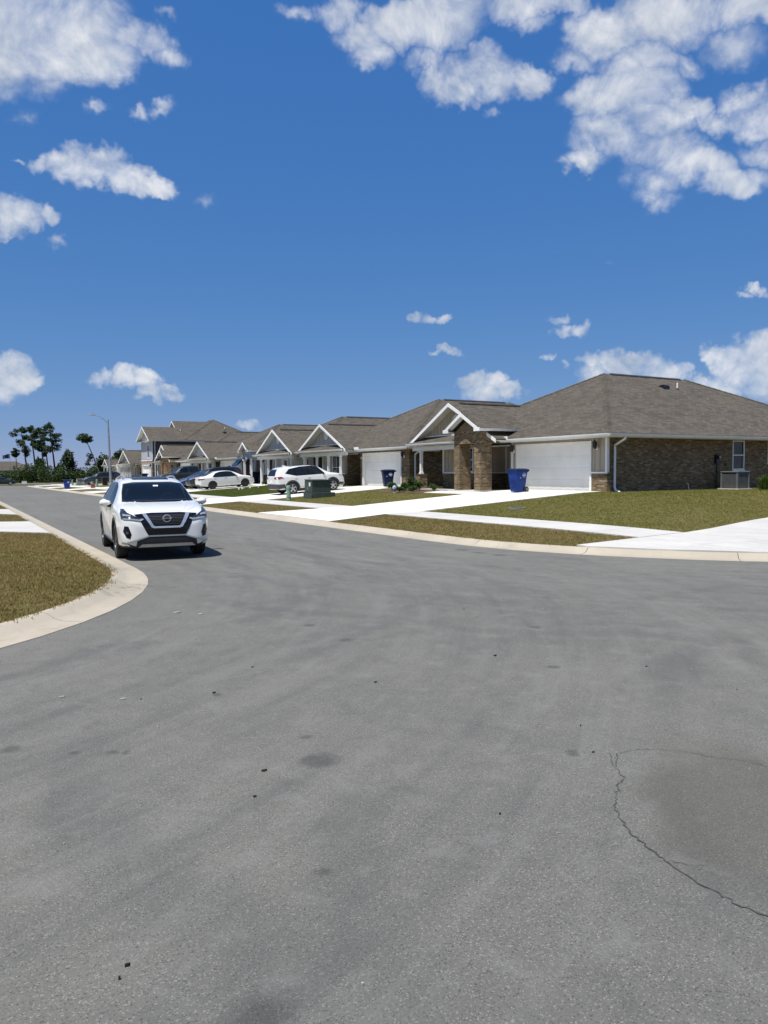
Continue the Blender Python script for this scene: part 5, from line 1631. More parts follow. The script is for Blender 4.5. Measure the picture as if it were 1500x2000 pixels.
    c.patch('wiper', strip([(-.55, 1.168), (-.15, 1.158), (.10, 1.162)], .014), 'front', 1, 'plastic_black', .018, cell=.1)
    c.patch('wiper', strip([(.02, 1.168), (.35, 1.158), (.62, 1.172)], .014), 'front', 1, 'plastic_black', .020, cell=.1)
    c.cabin(-1.5, .90, .62, 1.10, seats=((.05, .36), (.05, -.36), (-.85, .36), (-.85, -.36)), wheel_at=(.55, .36, 1.13))
    c.finish(); c.wheels('alloy_dark', 5, .235, .81)
    return c

def sedan_like(name, paint, label, cat, L=4.64, H=1.44, Wd=.89, wr=.325, wb=2.70, suv=False, group=None, glassm='privacy_glass', rim='alloy', front='front', hatch_open=False, low=False):
    """compact car in side view; suv=True gives a tall two-box body with dark cladding"""
    f, r_ = L / 2, -L / 2
    if not suv:
        S = [(r_ + .02, .46, .86, .93, .62, .68, .60), (r_ + .07, .34, .90, 1.00, .74, .78, .66), (r_ + .25, .25, .93, 1.05, .82, .85, .70), (r_ + .55, .22, .94, 1.09, .86, .87, .70), (r_ + .80, .20, .94, 1.20, .87, .88, .66),
             (r_ + 1.25, .19, .94, H - .06, .88, .89, .60), (r_ + 1.75, .19, .93, H, .88, .89, .61), (.05, .19, .92, H - .005, .88, .89, .61), (.42, .19, .915, H - .07, .88, .89, .60), (.82, .19, .91, 1.20, .88, .89, .63),
             (1.12, .19, .90, 1.02, .88, .885, .70), (1.35, .19, .87, .955, .88, .88, .72), (f - .55, .20, .82, .90, .87, .86, .70), (f - .25, .22, .76, .82, .82, .80, .62), (f - .08, .24, .66, .71, .74, .70, .52), (f, .30, .56, .60, .58, .54, .40)]
    else:
        S = [(r_ + .01, .46, .98, 1.08, .66, .74, .66), (r_ + .05, .34, 1.02, 1.20, .80, .85, .68), (r_ + .16, .28, 1.06, H - .20, .87, .89, .67), (r_ + .42, .25, 1.07, H - .05, .90, .91, .665), (r_ + .95, .23, 1.07, H, .91, .925, .67),
             (-.5, .22, 1.06, H + .005, .915, .925, .675), (.10, .22, 1.055, H - .01, .915, .925, .67), (.50, .22, 1.05, H - .09, .915, .925, .665), (.86, .22, 1.05, H - .30, .915, .925, .68), (1.14, .22, 1.05, H - .50, .915, .92, .74),
             (1.32, .22, 1.03, 1.13, .915, .915, .80), (f - .55, .23, 1.00, 1.085, .905, .90, .78), (f - .22, .25, .92, .99, .86, .84, .70), (f - .07, .28, .80, .86, .78, .76, .62), (f, .34, .66, .70, .66, .62, .52)]
    c = Car(name, paint, S, (f - (.92 if not suv else .92), f - (.92 if not suv else .92) - wb), wr, Wd - .10, label, cat, trim='plastic_black' if suv else paint, group=group, well=wr + .05)
    if not suv:
        wins = [[(.80, .945), (.36, H - .14), (.05, H - .085), (-.20, H - .085), (-.22, .95)], [(-.28, .95), (-.26, H - .085), (-.60, H - .10), (-.95, H - .20), (-1.18, .985), (-1.10, .955)]]
        doors = [[(.86, .90), (.84, .30), (-.24, .29), (-.24, .91)], [(-.28, .91), (-.28, .29), (-.86, .32), (-1.0, .55), (-1.15, .70), (-1.22, .92)]]
        wsz = (.96, 1.02, H - .06); rwz = (1.06, H - .10)
        band = [(.84, .935), (.37, H - .125), (.05, H - .068), (-.26, H - .066), (-.60, H - .080), (-.97, H - .18), (-1.25, 1.00), (-1.16, .945)]
    else:
        wins = [[(.88, 1.09), (.44, H - .14), (.12, H - .09), (-.14, H - .085), (-.16, 1.09)], [(-.22, 1.09), (-.20, H - .085), (-.72, H - .095), (-1.02, H - .14), (-1.06, 1.11)], [(-1.12, 1.14), (-1.08, H - .15), (-1.40, H - .20), (-1.62, 1.27)]]
        doors = [[(.95, 1.05), (.92, .42), (-.18, .40), (-.18, 1.05)], [(-.22, 1.05), (-.22, .40), (-.82, .42), (-.95, .62), (-1.08, .85), (-1.10, 1.06)]]
        wsz = (1.08, 1.12, H - .08); rwz = (1.12, H - .16)
        band = [(.93, 1.075), (.46, H - .125), (.12, H - .072), (-.16, H - .066), (-.72, H - .075), (-1.04, H - .12), (-1.42, H - .18), (-1.70, 1.26), (-1.14, 1.11), (-1.0, 1.085)]
    for sd_ in (1, -1):
        allw = [(a - 0, b) for w in wins for a, b in w]
        c.patch('window_surround', band, 'side', sd_, 'gloss_black', .006, skirt=.004)
        for w in wins: c.patch('side_window', w, 'side', sd_, glassm, .012)
        lo, hi = (min(b for a, b in allw) - .02), 0
        for d in doors: c.patch('door', d, 'side', sd_, paint, .003, skirt=.01, cell=.12)
        for hx in (-.12, -.98):
            c.patch('door_handle', [(hx, .86 if not suv else .94), (hx, .89 if not suv else .975), (hx - .16, .89 if not suv else .975), (hx - .16, .86 if not suv else .94)], 'side', sd_, paint, .025)
        if suv: c.patch('sill_cladding', [(.95, .22), (.95, .42), (-.92, .42), (-.92, .22)], 'side', sd_, 'trim_grey', .010, cell=.2)
        if not suv: c.patch('window_trim', strip([(.80, .935), (-.22, .94), (-1.14, .955)], .018), 'side', sd_, 'chrome', .014, cell=.2)
    if suv: c.arch(wr + .14, 'trim_grey', .008, low=.22)
    k = .62 if not suv else .68
    c.patch('windshield', [(-k, wsz[1] + .02), (0, wsz[0] + .02), (k, wsz[1] + .02), (k - .12, wsz[2] - .03), (0, wsz[2]), (-k + .12, wsz[2] - .03)], 'front', 1, 'privacy_glass', .006)
    if not hatch_open:
        c.patch('rear_window', [(-.58, rwz[0] + .03), (.58, rwz[0] + .03), (.50, rwz[1]), (-.50, rwz[1])], 'front', -1, 'privacy_glass', .008)
    else:
        c.patch('rear_opening', [(-.62, .72), (.62, .72), (.60, 1.10), (.50, H - .14), (-.50, H - .14), (-.60, 1.10)], 'front', -1, 'interior_dark', .006)
    for sg in (1, -1):
        if not suv:
            c.patch('tail_light', [(sg * .30, .80), (sg * .80, .78), (sg * .82, .90), (sg * .32, .885)], 'front', -1, 'lamp_red', .010)
            c.patch('tail_light', [(r_ + .02, .80), (r_ + .42, .86), (r_ + .36, .90), (r_ + .02, .90)], 'side', sg, 'lamp_red', .012)
            c.patch('headlight', [(sg * .30, .62), (sg * .74, .66), (sg * .78, .77), (sg * .36, .69)], 'front', 1, 'lamp_clear', .010)
            c.patch('headlight', [(f - .08, .64), (f - .48, .78), (f - .30, .77), (f - .10, .71)], 'side', sg, 'lamp_clear', .012)
        else:
            c.patch('tail_light', [(sg * .48, .98), (sg * .88, .94), (sg * .88, 1.08), (sg * .50, 1.07)], 'front', -1, 'lamp_red', .010)
            c.patch('tail_light', [(r_ + .03, .95), (r_ + .48, 1.00), (r_ + .30, 1.09), (r_ + .06, 1.09)], 'side', sg, 'lamp_red', .014)
            c.patch('headlight', [(sg * .42, .80), (sg * .80, .84), (sg * .82, .94), (sg * .44, .88)], 'front', 1, 'lamp_clear', .010)
            c.patch('headlight', [(f - .12, .82), (f - .50, .95), (f - .34, .97), (f - .13, .90)], 'side', sg, 'lamp_clear', .012)
    c.patch('grille', [(-.44, .40), (.44, .40), (.40, .60 if not suv else .80), (-.40, .60 if not suv else .80)], 'front', 1, 'gloss_black', .008)
    if suv:
        c.patch('rear_bumper', [(-.80, .36), (.80, .36), (.84, .66), (-.84, .66)], 'front', -1, 'trim_grey', .012)
        for sg in (1, -1):
            c.patch('rear_bumper', [(r_ + .06, .36), (r_ + .02, .64), (r_ + .50, .64), (r_ + .56, .40)], 'side', sg, 'trim_grey', .012)
            c.patch('front_bumper', [(f - .05, .34), (f - .02, .48), (f - .45, .50), (f - .50, .36)], 'side', sg, 'trim_grey', .012)
    else:
        c.patch('rear_bumper', [(-.55, .34), (.55, .34), (.62, .44), (-.62, .44)], 'front', -1, 'trim_grey', .010)
    c.patch('number_plate', [(-.15, .74 if suv else .58), (.15, .74 if suv else .58), (.15, .89 if suv else .73), (-.15, .89 if suv else .73)], 'front', -1, 'label_white', .014)
    c.mirror_cap(.78 if suv else .68, Wd + .0, 1.12 if suv else .98, paint, (.16, .20, .14))
    if suv:
        for sg in (1, -1):
            pts = []
            for j in range(7):
                x = .25 - 1.6 * j / 6; l = c.bvh.ray_cast(Vector((x, sg * .58, 4)), Vector((0, 0, -1)), 10)[0]; pts.append((x, sg * .58, l.z + (.004 if j in (0, 6) else .03)))
            m = MB(); m.tube(pts, .015, 6); m.build('roof_rail', 'plastic_black', c.root, smooth=True)
        m = MB(); m.prism([(-1.45, -.02, H - .04), (-1.25, -.03, H + .01), (-1.55, -.01, H + .07)], (0, .04, 0)); m.build('roof_fin', paint, c.root)
    if hatch_open:
        # the rear door swung up
        m = MB(); y = .60
        a = Vector((r_ + .42, 0, H - .03)); d = Vector((-.80, 0, .62)).normalized(); n = Vector((d.z, 0, -d.x))
        L1 = 1.05
        q = [a, a + d * .12 + n * .06, a + d * .75 + n * .10, a + d * L1 - n * .02]
        for i in range(3):
            p0, p1 = q[i], q[i + 1]; w0, w1 = .60 - .0 * i, .60 + .02 * i
            m.hexa([(p0.x, -w0, p0.z), (p1.x, -w1, p1.z), (p1.x, w1, p1.z), (p0.x, w0, p0.z), (p0.x + n.x * .06, -w0, p0.z + n.z * .06), (p1.x + n.x * .06, -w1, p1.z + n.z * .06), (p1.x + n.x * .06, w1, p1.z + n.z * .06), (p0.x + n.x * .06, w0, p0.z + n.z * .06)])
        hd = m.build('liftgate', paint, c.root)
        m = MB(); p0, p1 = a + d * .2 - n * .0, a + d * .68 + n * .02
        m.hexa([(p0.x - n.x * .02, -.5, p0.z - n.z * .02), (p1.x - n.x * .02, -.5, p1.z - n.z * .02), (p1.x - n.x * .02, .5, p1.z - n.z * .02), (p0.x - n.x * .02, .5, p0.z - n.z * .02), (p0.x + n.x * .10, -.5, p0.z + n.z * .14), (p1.x + n.x * .13, -.5, p1.z + n.z * .17), (p1.x + n.x * .13, .5, p1.z + n.z * .17), (p0.x + n.x * .10, .5, p0.z + n.z * .14)])
        m.build('liftgate_glass', 'privacy_glass', hd)
        for sg in (1, -1):
            m = MB(); e = a + d * .55; m.tube([(r_ + .25, sg * .56, 1.15), (e.x, sg * .56, e.z)], .014, 6); m.build('gas_strut', 'plastic_black', hd)
    c.finish(); c.wheels(rim, 5 if suv else 10, .22, Wd - .10)
    return c

def pickup():
    L, f, r_ = 5.9, 2.95, -2.95; H = 1.93
    S = [(r_, .60, 1.22, 1.26, .84, .92, .88), (r_ + .06, .55, 1.28, 1.33, .92, .97, .93), (r_ + .3, .50, 1.30, 1.34, .95, .98, .94), (-1.30, .46, 1.30, 1.35, .96, .985, .94), (-1.12, .46, 1.30, 1.36, .96, .985, .92), (-1.06, .46, 1.28, 1.80, .96, .98, .72),
         (-.85, .46, 1.27, H - .02, .96, .98, .70), (-.2, .46, 1.26, H, .96, .98, .71), (.5, .46, 1.25, H - .03, .96, .98, .70), (.85, .46, 1.25, H - .18, .96, .98, .70), (1.25, .46, 1.25, 1.46, .96, .975, .76), (1.45, .46, 1.22, 1.32, .96, .97, .82),
         (2.2, .48, 1.19, 1.28, .955, .96, .84), (2.7, .50, 1.12, 1.20, .93, .93, .82), (2.9, .50, 1.02, 1.08, .90, .88, .80), (f, .54, .94, .98, .84, .80, .74)]
    c = Car('pickup_truck', 'paint_dark_grey', S, (2.02, -1.72), .41, .84, 'dark grey four-door pickup truck parked nose to the street in front of the pale gable', 'pickup truck', trim='plastic_black', well=.47)
    for sd_ in (1, -1):
        for w in ([(1.12, 1.31), (.70, 1.72), (.45, 1.79), (.10, 1.80), (.08, 1.31)], [(.02, 1.31), (.04, 1.80), (-.60, 1.79), (-.88, 1.72), (-.92, 1.33)]): c.patch('side_window', w, 'side', sd_, 'auto_glass' if w[0][0] > 1 else 'privacy_glass', .010)
        c.patch('door', [(1.2, 1.24), (1.16, .60), (.06, .58), (.06, 1.25)], 'side', sd_, 'paint_dark_grey', .003); c.patch('door', [(.02, 1.25), (.02, .58), (-.96, .62), (-.98, 1.27)], 'side', sd_, 'paint_dark_grey', .003)
        c.patch('headlight', [(sd_ * .52, .94), (sd_ * .86, .96), (sd_ * .86, 1.08), (sd_ * .55, 1.06)], 'front', 1, 'lamp_clear', .01)
        c.patch('tail_light', [(sd_ * .78, .92), (sd_ * .92, .92), (sd_ * .92, 1.24), (sd_ * .78, 1.24)], 'front', -1, 'lamp_red', .01)
    c.patch('windshield', [(-.68, 1.36), (0, 1.34), (.68, 1.36), (.60, 1.80), (0, 1.82), (-.60, 1.80)], 'front', 1, 'auto_glass', .006)
    c.patch('grille', [(-.48, .76), (.48, .76), (.50, 1.06), (-.50, 1.06)], 'front', 1, 'gloss_black', .01)
    c.patch('front_bumper', [(-.84, .54), (.84, .54), (.86, .70), (-.86, .70)], 'front', 1, 'trim_grey', .02)
    c.patch('cargo_cover', [(r_ + .15, -.78), (r_ + .15, .78), (-1.2, .78), (-1.2, -.78)], 'top', 1, 'plastic_black', .01)
    c.mirror_cap(.98, .985, 1.36, 'plastic_black', (.18, .24, .24))
    c.arch(.545, 'paint_dark_grey', .012, low=.45)
    c.finish(); c.wheels('alloy', 6, .27, .86)
    return c

HD = -math.pi / 2        # heading: nose towards -y (towards us, down the street)
hero = hero_suv(); hero.place(3.95, 17.72, base(17.7), HD - R(4.5)); hero.root.scale = (1, .965, 1)
rav = sedan_like('white_suv', 'paint_white', 'white compact crossover with black cladding, parked nose to the white garage door', 'car', L=4.60, H=1.69, Wd=.925, wr=.355, wb=2.69, suv=True)
def on_drive(c, x, y, nose_in=True, E=ER, L=2.7):
    z0, z1 = E(x - L / 2, y), E(x + L / 2, y); p = math.atan2(z1 - z0, L)
    c.place(x, y, (z0 + z1) / 2 + .034, 0 if nose_in else math.pi, -p if nose_in else p)
on_drive(rav, 19.2, 43.1)
sed = sedan_like('white_sedan', 'paint_white', 'white four-door sedan parked nose to the blue-grey house', 'car', L=4.64, H=1.44, Wd=.89, wr=.325, wb=2.70, rim='alloy_dark')
on_drive(sed, 19.5, 60.0)
hat = sedan_like('black_suv', 'paint_black', 'black crossover with its rear liftgate raised, beside the white sedan', 'car', L=4.60, H=1.69, Wd=.915, wr=.36, wb=2.70, suv=True, hatch_open=True)
on_drive(hat, 19.6, 63.2, False)
blu = sedan_like('blue_car', 'paint_blue', 'low blue car seen between the white crossover and the black crossover', 'car', L=4.4, H=1.42, Wd=.88, wr=.32, wb=2.62)
on_drive(blu, 19.5, 66.0, False)
pk = pickup(); on_drive(pk, 20.1, 73.4, False, L=3.7)
far1 = sedan_like('black_suv', 'paint_black', 'black car parked in front of the far porch house behind the lamp pole', 'car', L=4.7, H=1.62, Wd=.92, wr=.36, wb=2.75, suv=True)
on_drive(far1, 17.6, 106.0, False)
far2 = sedan_like('black_sedan', 'paint_black', 'black car at the left edge, at the far end of the street', 'car', L=4.6, H=1.45, Wd=.89, wr=.325, wb=2.7)
far2.place(8.0, 150.5, base(150), 0)
# ------------------------------------------------------------------ refuse carts
def cart(x, y, z, rz, body, label, lid_tilt=0.0, emblem=False, note=False, logo=False):
    """wheeled refuse cart: +x is its front, wheels and handle at -x"""
    root = empty('wheeled_bin', (x, y, z), rz); tag(root, label, 'bin', 'wheeled refuse carts')
    def ring(z_, a, b, c_): return [(b, -c_, z_), (b + .0, c_, z_), (a, c_, z_), (a, -c_, z_)]
    lv = [(.03, -.22, .24, .235), (.12, -.25, .26, .245), (.60, -.30, .315, .275), (.90, -.345, .36, .30), (.905, -.36, .375, .315), (.99, -.365, .385, .32)]
    bm = bmesh.new(); rows = []
    for (z_, a, b, c_) in lv:
        pts = []
        r_ = .05
        for (cx, cy, a0) in ((b - r_, c_ - r_, 0), (a + r_, c_ - r_, 90), (a + r_, -c_ + r_, 180), (b - r_, -c_ + r_, 270)):
            for k in range(4):
                t = R(a0 + 30 * k); pts.append(bm.verts.new((cx + r_ * math.cos(t), cy + r_ * math.sin(t), z_)))
        rows.append(pts)
    n = 16
    for i in range(len(rows) - 1):
        for k in range(n): bm.faces.new((rows[i][k], rows[i][(k + 1) % n], rows[i + 1][(k + 1) % n], rows[i + 1][k]))
    bm.faces.new(rows[0][::-1]); bm.faces.new(rows[-1])
    me = bpy.data.meshes.new('tub'); bm.to_mesh(me); bm.free(); me.materials.append(as_mat(body)); smooth_mesh(me, 40)
    link(bpy.data.objects.new('tub', me), root)
    # domed lid
    bm = bmesh.new(); rows = []
    for (z_, sc) in ((.985, 1.035), (1.02, 1.035), (1.045, .96), (1.075, .70), (1.085, .2)):
        pts = []
        for (cx, cy, a0) in ((.36, .28, 0), (-.36, .28, 90), (-.36, -.28, 180), (.36, -.28, 270)):
            for k in range(4):
                t = R(a0 + 30 * k); pts.append(bm.verts.new(((cx + .055 * math.cos(t)) * sc - .01, (cy + .055 * math.sin(t)) * sc, z_)))
        rows.append(pts)
    for i in range(len(rows) - 1):
        for k in range(n): bm.faces.new((rows[i][k], rows[i][(k + 1) % n], rows[i + 1][(k + 1) % n], rows[i + 1][k]))
    bm.faces.new(rows[0][::-1]); bm.faces.new(rows[-1])
    me = bpy.data.meshes.new('lid'); bm.to_mesh(me); bm.free(); me.materials.append(as_mat('bin_navy' if body != 'bin_black' else 'bin_black')); smooth_mesh(me, 40)
    lid = link(bpy.data.objects.new('lid', me), root)
    m = MB(); m.tube([(-.36, -.26, .93), (-.47, -.26, .97), (-.47, .26, .97), (-.36, .26, .93)], .018, 8); m.build('handle', body, root, smooth=True)
    m = MB(); m.tube([(-.26, -.30, .13), (-.26, .30, .13)], .012, 6); m.build('axle', 'black_metal', root)
    for s in (-1, 1):
        m = MB(); m.lathe([(.02, -.03), (.125, -.03), (.13, -.015), (.13, .015), (.125, .03), (.02, .03)], 20, 'Y', (-.27, s * .285, .13)); w = m.build('wheel', 'rubber', root, smooth=True)
        m = MB(); m.lathe([(.01, -.036), (.06, -.036), (.06, .036), (.01, .036)], 12, 'Y', (-.27, s * .285, .13)); m.build('hub', 'utility_grey', w)
    m = MB()
    for z_ in (.30, .52): m.box(.262 + z_ * .10, .30 + z_ * .10, -.2, .2, z_, z_ + .025)
    m.build('lift_bar', body, root)
    if emblem:
        for s in (-1, 1):
            yb = s * .300
            m = MB(); ring_ = [(-.10 + .095 * math.cos(a), yb, .78 + .095 * math.sin(a)) for a in [2 * math.pi * k / 20 for k in range(21)]]
            m.tube(ring_, .010, 5, caps=False)
            for (a0, a1, h0, h1) in ((-.15, -.10, .75, .82), (-.10, -.06, .73, .80), (-.07, -.03, .76, .79)): m.box(a0, a1, yb - .006, yb + .006, h0, h1)
            m.build('emblem', 'emblem_white', root)
            m = MB(); m.box(.10, .17, s * .285 - .006, s * .285 + .006, .66, .675); m.box(.10, .15, s * .283 - .006, s * .283 + .006, .635, .648); m.build('printed_text', 'emblem_white', root)
    if note:
        m = MB(); m.add([(-.03, -.272, .12), (.20, -.272, .12), (.20, -.292, .52), (-.03, -.292, .52), (-.03, -.262, .12), (.20, -.262, .12), (.20, -.282, .52), (-.03, -.282, .52)], [(0, 1, 2, 3), (7, 6, 5, 4), (0, 4, 5, 1), (1, 5, 6, 2), (2, 6, 7, 3), (3, 7, 4, 0)])
        nt = m.build('paper_label', 'label_white', root)
        m = MB()
        for k in range(3): m.box(.02, .15, -.288 - .004 * k, -.283 - .003 * k, .30 + k * .05, .315 + k * .05)
        m.build('label_print', 'trim_grey', nt)
    return root
Z = lambda x, y: ER(x, y) + .034
cart(22.55, 27.05, Z(22.55, 27.05), math.pi + R(8), 'bin_blue', 'bright blue wheeled bin with round white emblem before the nearest garage door', emblem=True)
cart(23.35, 40.25, Z(23.35, 40.3), math.pi - R(18), 'bin_navy', 'navy wheeled bin with white paper label before the second garage door', emblem=True, note=True)
cart(24.0, 65.4, ER(24.0, 65.4) + .0, math.pi, 'bin_navy', 'navy wheeled bin beside the entry of the blue-grey house')
cart(22.7, 104.0, Z(22.7, 104), math.pi, 'bin_navy', 'navy wheeled bin before the two-storey house garage')
cart(11.4, 91.2, Z(11.4, 91.2), math.pi, 'bin_blue', 'blue wheeled bin standing alone at the kerb far up the street', emblem=True)
cart(17.0, 100.5, ER(17, 100.5), math.pi, 'bin_black', 'small black bin on the far lawn near the black car')

# ------------------------------------------------------------------ street furniture
def street_lamp(x, y):
    z = ER(x, y); root = empty('street_lamp', (x, y, z)); tag(root, 'grey metal street lamp with a long arm over the road', 'street lamp')
    lean = Vector((-.16, 0, 0))
    m = MB(); m.tube([(0, 0, -.2), (0, 0, .05), (-.04, 0, 3.0), (-.10, 0, 6.55)], [.115, .11, .095, .062], 12); m.build('pole', 'galvanised', root, smooth=True)
    m = MB(); m.lathe([(.19, 0), (.19, .04), (.14, .10), (.12, .25)], 14); m.build('base', 'galvanised', root, smooth=True)
    m = MB(); m.tube([(-.09, 0, 6.20), (-.45, .05, 6.55), (-.85, .1, 6.82), (-1.25, .12, 6.90)], [.032, .030, .026, .022], 8); m.build('arm', 'galvanised', root, smooth=True)
    m = MB(); m.add([(-1.15, .04, 6.86), (-1.15, .22, 6.86), (-1.85, .24, 6.90), (-1.85, .0, 6.90), (-1.15, .06, 6.95), (-1.15, .20, 6.95), (-1.80, .20, 6.96), (-1.80, .05, 6.96)],
                    [(3, 2, 1, 0), (4, 5, 6, 7), (0, 1, 5, 4), (1, 2, 6, 5), (2, 3, 7, 6), (3, 0, 4, 7)])
    hd = m.build('lamp_head', 'utility_grey', root)
    m = MB(); m.lathe([(.05, 6.955), (.05, 7.04), (.03, 7.06)], 10, 'Z', (-1.35, .13, 0)); m.build('photocell', 'utility_grey', hd)
    m = MB(); m.box(-.13, -.06, -.05, .05, 6.15, 6.28); m.build('clamp', 'galvanised', root)
    return root
street_lamp(12.75, 72.3)

def transformer(x, y, rz, label, mat='utility_green', sc=1.0):
    root = empty('transformer_box', (x, y, ER(x, y) - .02), rz); root.scale = (sc,) * 3; tag(root, label, 'utility box', 'ground utility boxes')
    m = MB(); m.box(-.62, .78, -.55, .55, -.05, .30); m.build('pad', mat, root, bevel=.02)
    m = MB(); m.add([(-.55, -.48, .302), (.55, -.48, .302), (.55, .48, .302), (-.55, .48, .302), (-.55, -.48, .93), (.55, -.48, .93), (.55, .48, .98), (-.55, .48, .98)],
                    [(3, 2, 1, 0), (4, 5, 6, 7), (0, 1, 5, 4), (1, 2, 6, 5), (2, 3, 7, 6), (3, 0, 4, 7)])
    m.build('cabinet', mat, root, bevel=.015)
    m = MB(); m.box(-.585, .585, -.515, .515, .955, .995); lid = m.build('lid', mat, root, bevel=.012); lid.rotation_euler = (.03, 0, 0)
    for k in (0, 1):
        m = MB(); m.box(-.57, -.552, -.46 + k * .47, -.01 + k * .47, .34, .90); m.build('door', mat, root)
    m = MB(); m.box(-.592, -.572, .0, .05, .45, .62); m.build('latch', 'galvanised', root)
    m = MB(); m.box(-.585, -.571, -.30, -.12, .64, .84); m.build('warning_label', 'label_white', root)
    return root
transformer(17.3, 37.4, 0, 'dark green transformer box on the lawn in front of the white crossover')
transformer(15.9, 113.0, 0, 'green-grey utility box far up the street beside the hedge', 'utility_grey', .9)

def pedestal(x, y, label, mat='pedestal_green', h=.80, r_=.115, E=None):
    root = empty('pedestal', (x, y, (E or ER)(x, y))); tag(root, label, 'utility pedestal', 'utility pedestals')
    m = MB(); m.lathe([(r_ * 1.03, -.1), (r_ * 1.03, .12), (r_, .13), (r_, h - .16)], 20); m.build('post', mat, root, smooth=True)
    m = MB(); m.lathe([(r_ * 1.10, h - .18), (r_ * 1.10, h - .05), (r_ * .95, h - .01), (r_ * .4, h)], 20); m.build('cap', mat, root, smooth=True)
    m = MB(); m.lathe([(r_ * 1.06, .16), (r_ * 1.08, .18), (r_ * 1.06, .20)], 20); m.build('band', 'utility_grey', root)
    m = MB(); m.box(-r_ - .012, -r_ + .02, -.035, .035, h - .40, h - .30); m.build('label_plate', 'label_white', root)
    return root
pedestal(15.55, 37.3, 'pale green round utility pedestal beside the transformer box')
pedestal(15.5, 97.0, 'pale utility pedestal far up the street near the black bin', h=.9)
pedestal(15.3, 116.5, 'pale utility pedestal left of the far utility box', h=.8)
def small_box(name, x, y, z, sx, sy, sz, mat, label, cat, lidm=None):
    root = empty(name, (x, y, z)); tag(root, label, cat)
    m = MB(); m.add([(-sx, -sy, 0), (sx, -sy, 0), (sx, sy, 0), (-sx, sy, 0), (-sx * .94, -sy * .94, sz), (sx * .94, -sy * .94, sz), (sx * .94, sy * .94, sz), (-sx * .94, sy * .94, sz)],
                    [(3, 2, 1, 0), (4, 5, 6, 7), (0, 1, 5, 4), (1, 2, 6, 5), (2, 3, 7, 6), (3, 0, 4, 7)]); m.build('case', mat, root, bevel=.01)
    m = MB(); m.box(-sx * 1.04, sx * 1.04, -sy * 1.04, sy * 1.04, sz, sz + .05); m.build('lid', lidm or mat, root, bevel=.01)
    return root
small_box('planter_box', 14.0, 90.3, Z(14, 90.3) - .02, .22, .22, .36, 'terracotta', 'small red-brown box on the far sidewalk', 'planter')
small_box('meter_cabinet', 12.4, 159.6, -.26, .42, .3, .42, 'label_white', 'low white box at the far end of the street', 'utility box')
small_box('utility_cabinet', 9.5, 160.2, -.26, .65, .4, .95, 'utility_grey', 'grey cabinet beside the black car at the left edge', 'utility box')
# marker flags in the green lawn
FLAGL = ['leftmost tiny white marker flag in the green lawn before the white sedan', 'second tiny white marker flag from the left in the green lawn', 'third tiny white marker flag from the left in the green lawn',
         'third tiny white marker flag from the right in the green lawn', 'second tiny white marker flag from the right in the green lawn', 'rightmost tiny white marker flag, nearest the rear of the white crossover']
for i, (fx, fy) in enumerate([(17.4, 50.8), (17.8, 51.3), (18.0, 51.5), (18.5, 51.6), (19.1, 51.5), (19.9, 51.5)]):
    z = ER(fx, fy); root = empty('marker_flag', (fx, fy, z)); tag(root, FLAGL[i], 'marker flag', 'white marker flags in the lawn')
    m = MB(); m.tube([(0, 0, -.05), (.01, 0, .34)], .004, 5); m.build('wire', 'galvanised', root)
    m = MB(); a = rnd.uniform(-.6, .6); m.prism([(0, 0, .22), (.11 * math.cos(a), .11 * math.sin(a), .21), (.11 * math.cos(a), .11 * math.sin(a), .33), (0, 0, .34)], (.003, .004, 0)); m.build('flag', 'flag_white', root)
# valve cover in the front lawn
vz = ER(17.4, 20.9); root = empty('valve_cover', (17.4, 20.9, vz)); tag(root, 'dark round utility cover set in the front lawn', 'utility cover')
m = MB(); m.lathe([(.30, -.05), (.30, .045), (.25, .05)], 20); m.build('rim', 'utility_grey', root)
m = MB(); m.lathe([(.24, .0), (.24, .056), (.05, .06)], 20); m.build('lid', 'black_metal', root)

# ------------------------------------------------------------------ air conditioner and meter by the corner house
def ac_unit(x, y):
    z = ER(x, y); root = empty('air_conditioner', (x, y, z)); tag(root, 'grey louvred air conditioner unit beside the brick side wall', 'air conditioner')
    a = .40; h = .80
    m = MB(); m.box(-a - .12, a + .12, -a - .12, a + .12, -.15, .06); m.build('pad', 'concrete_walk', root)
    m = MB(); m.box(-a + .03, a - .03, -a + .03, a - .03, .061, h - .03); m.build('coil', 'interior_dark', root)
    for sx in (-1, 1):
        for sy in (-1, 1):
            m = MB(); m.box(sx * a - .035, sx * a + .035, sy * a - .035, sy * a + .035, .061, h - .02); m.build('corner_post', 'ac_grey', root)
    for k in range(15):
        z0 = .10 + k * .047
        m = MB()
        for (x0, x1, y0, y1) in ((-a + .036, a - .036, -a - .012, -a + .012), (-a + .036, a - .036, a - .012, a + .012), (-a - .012, -a + .012, -a + .036, a - .036), (a - .012, a + .012, -a + .036, a - .036)):
            m.box(x0, x1, y0, y1, z0, z0 + .026)
        tag(m.build('louver', 'ac_grey', root), kind='stuff')
    m = MB(); m.box(-a - .05, a + .05, -a - .05, a + .05, h - .02, h + .04); m.build('top_cover', 'ac_grey', root, bevel=.02)
    m = MB()
    for k in range(1, 7): m.tube([(k * .055 * math.cos(t), k * .055 * math.sin(t), h + .05) for t in [2 * math.pi * j / 18 for j in range(19)]], .005, 4, caps=False)
    tag(m.build('fan_guard', 'black_metal', root), kind='stuff')
    m = MB(); m.box(-.16, -.05, -a - .016, -a - .0125, h - .20, h - .15); m.build('maker_plate', 'black_metal', root)
    return root
ac_unit(31.3, 22.2)
m = MB(); m.box(7.0, 7.26, -.12, -.002, 1.25, 1.65); mt = m.build('meter_box', 'black_metal', h1)
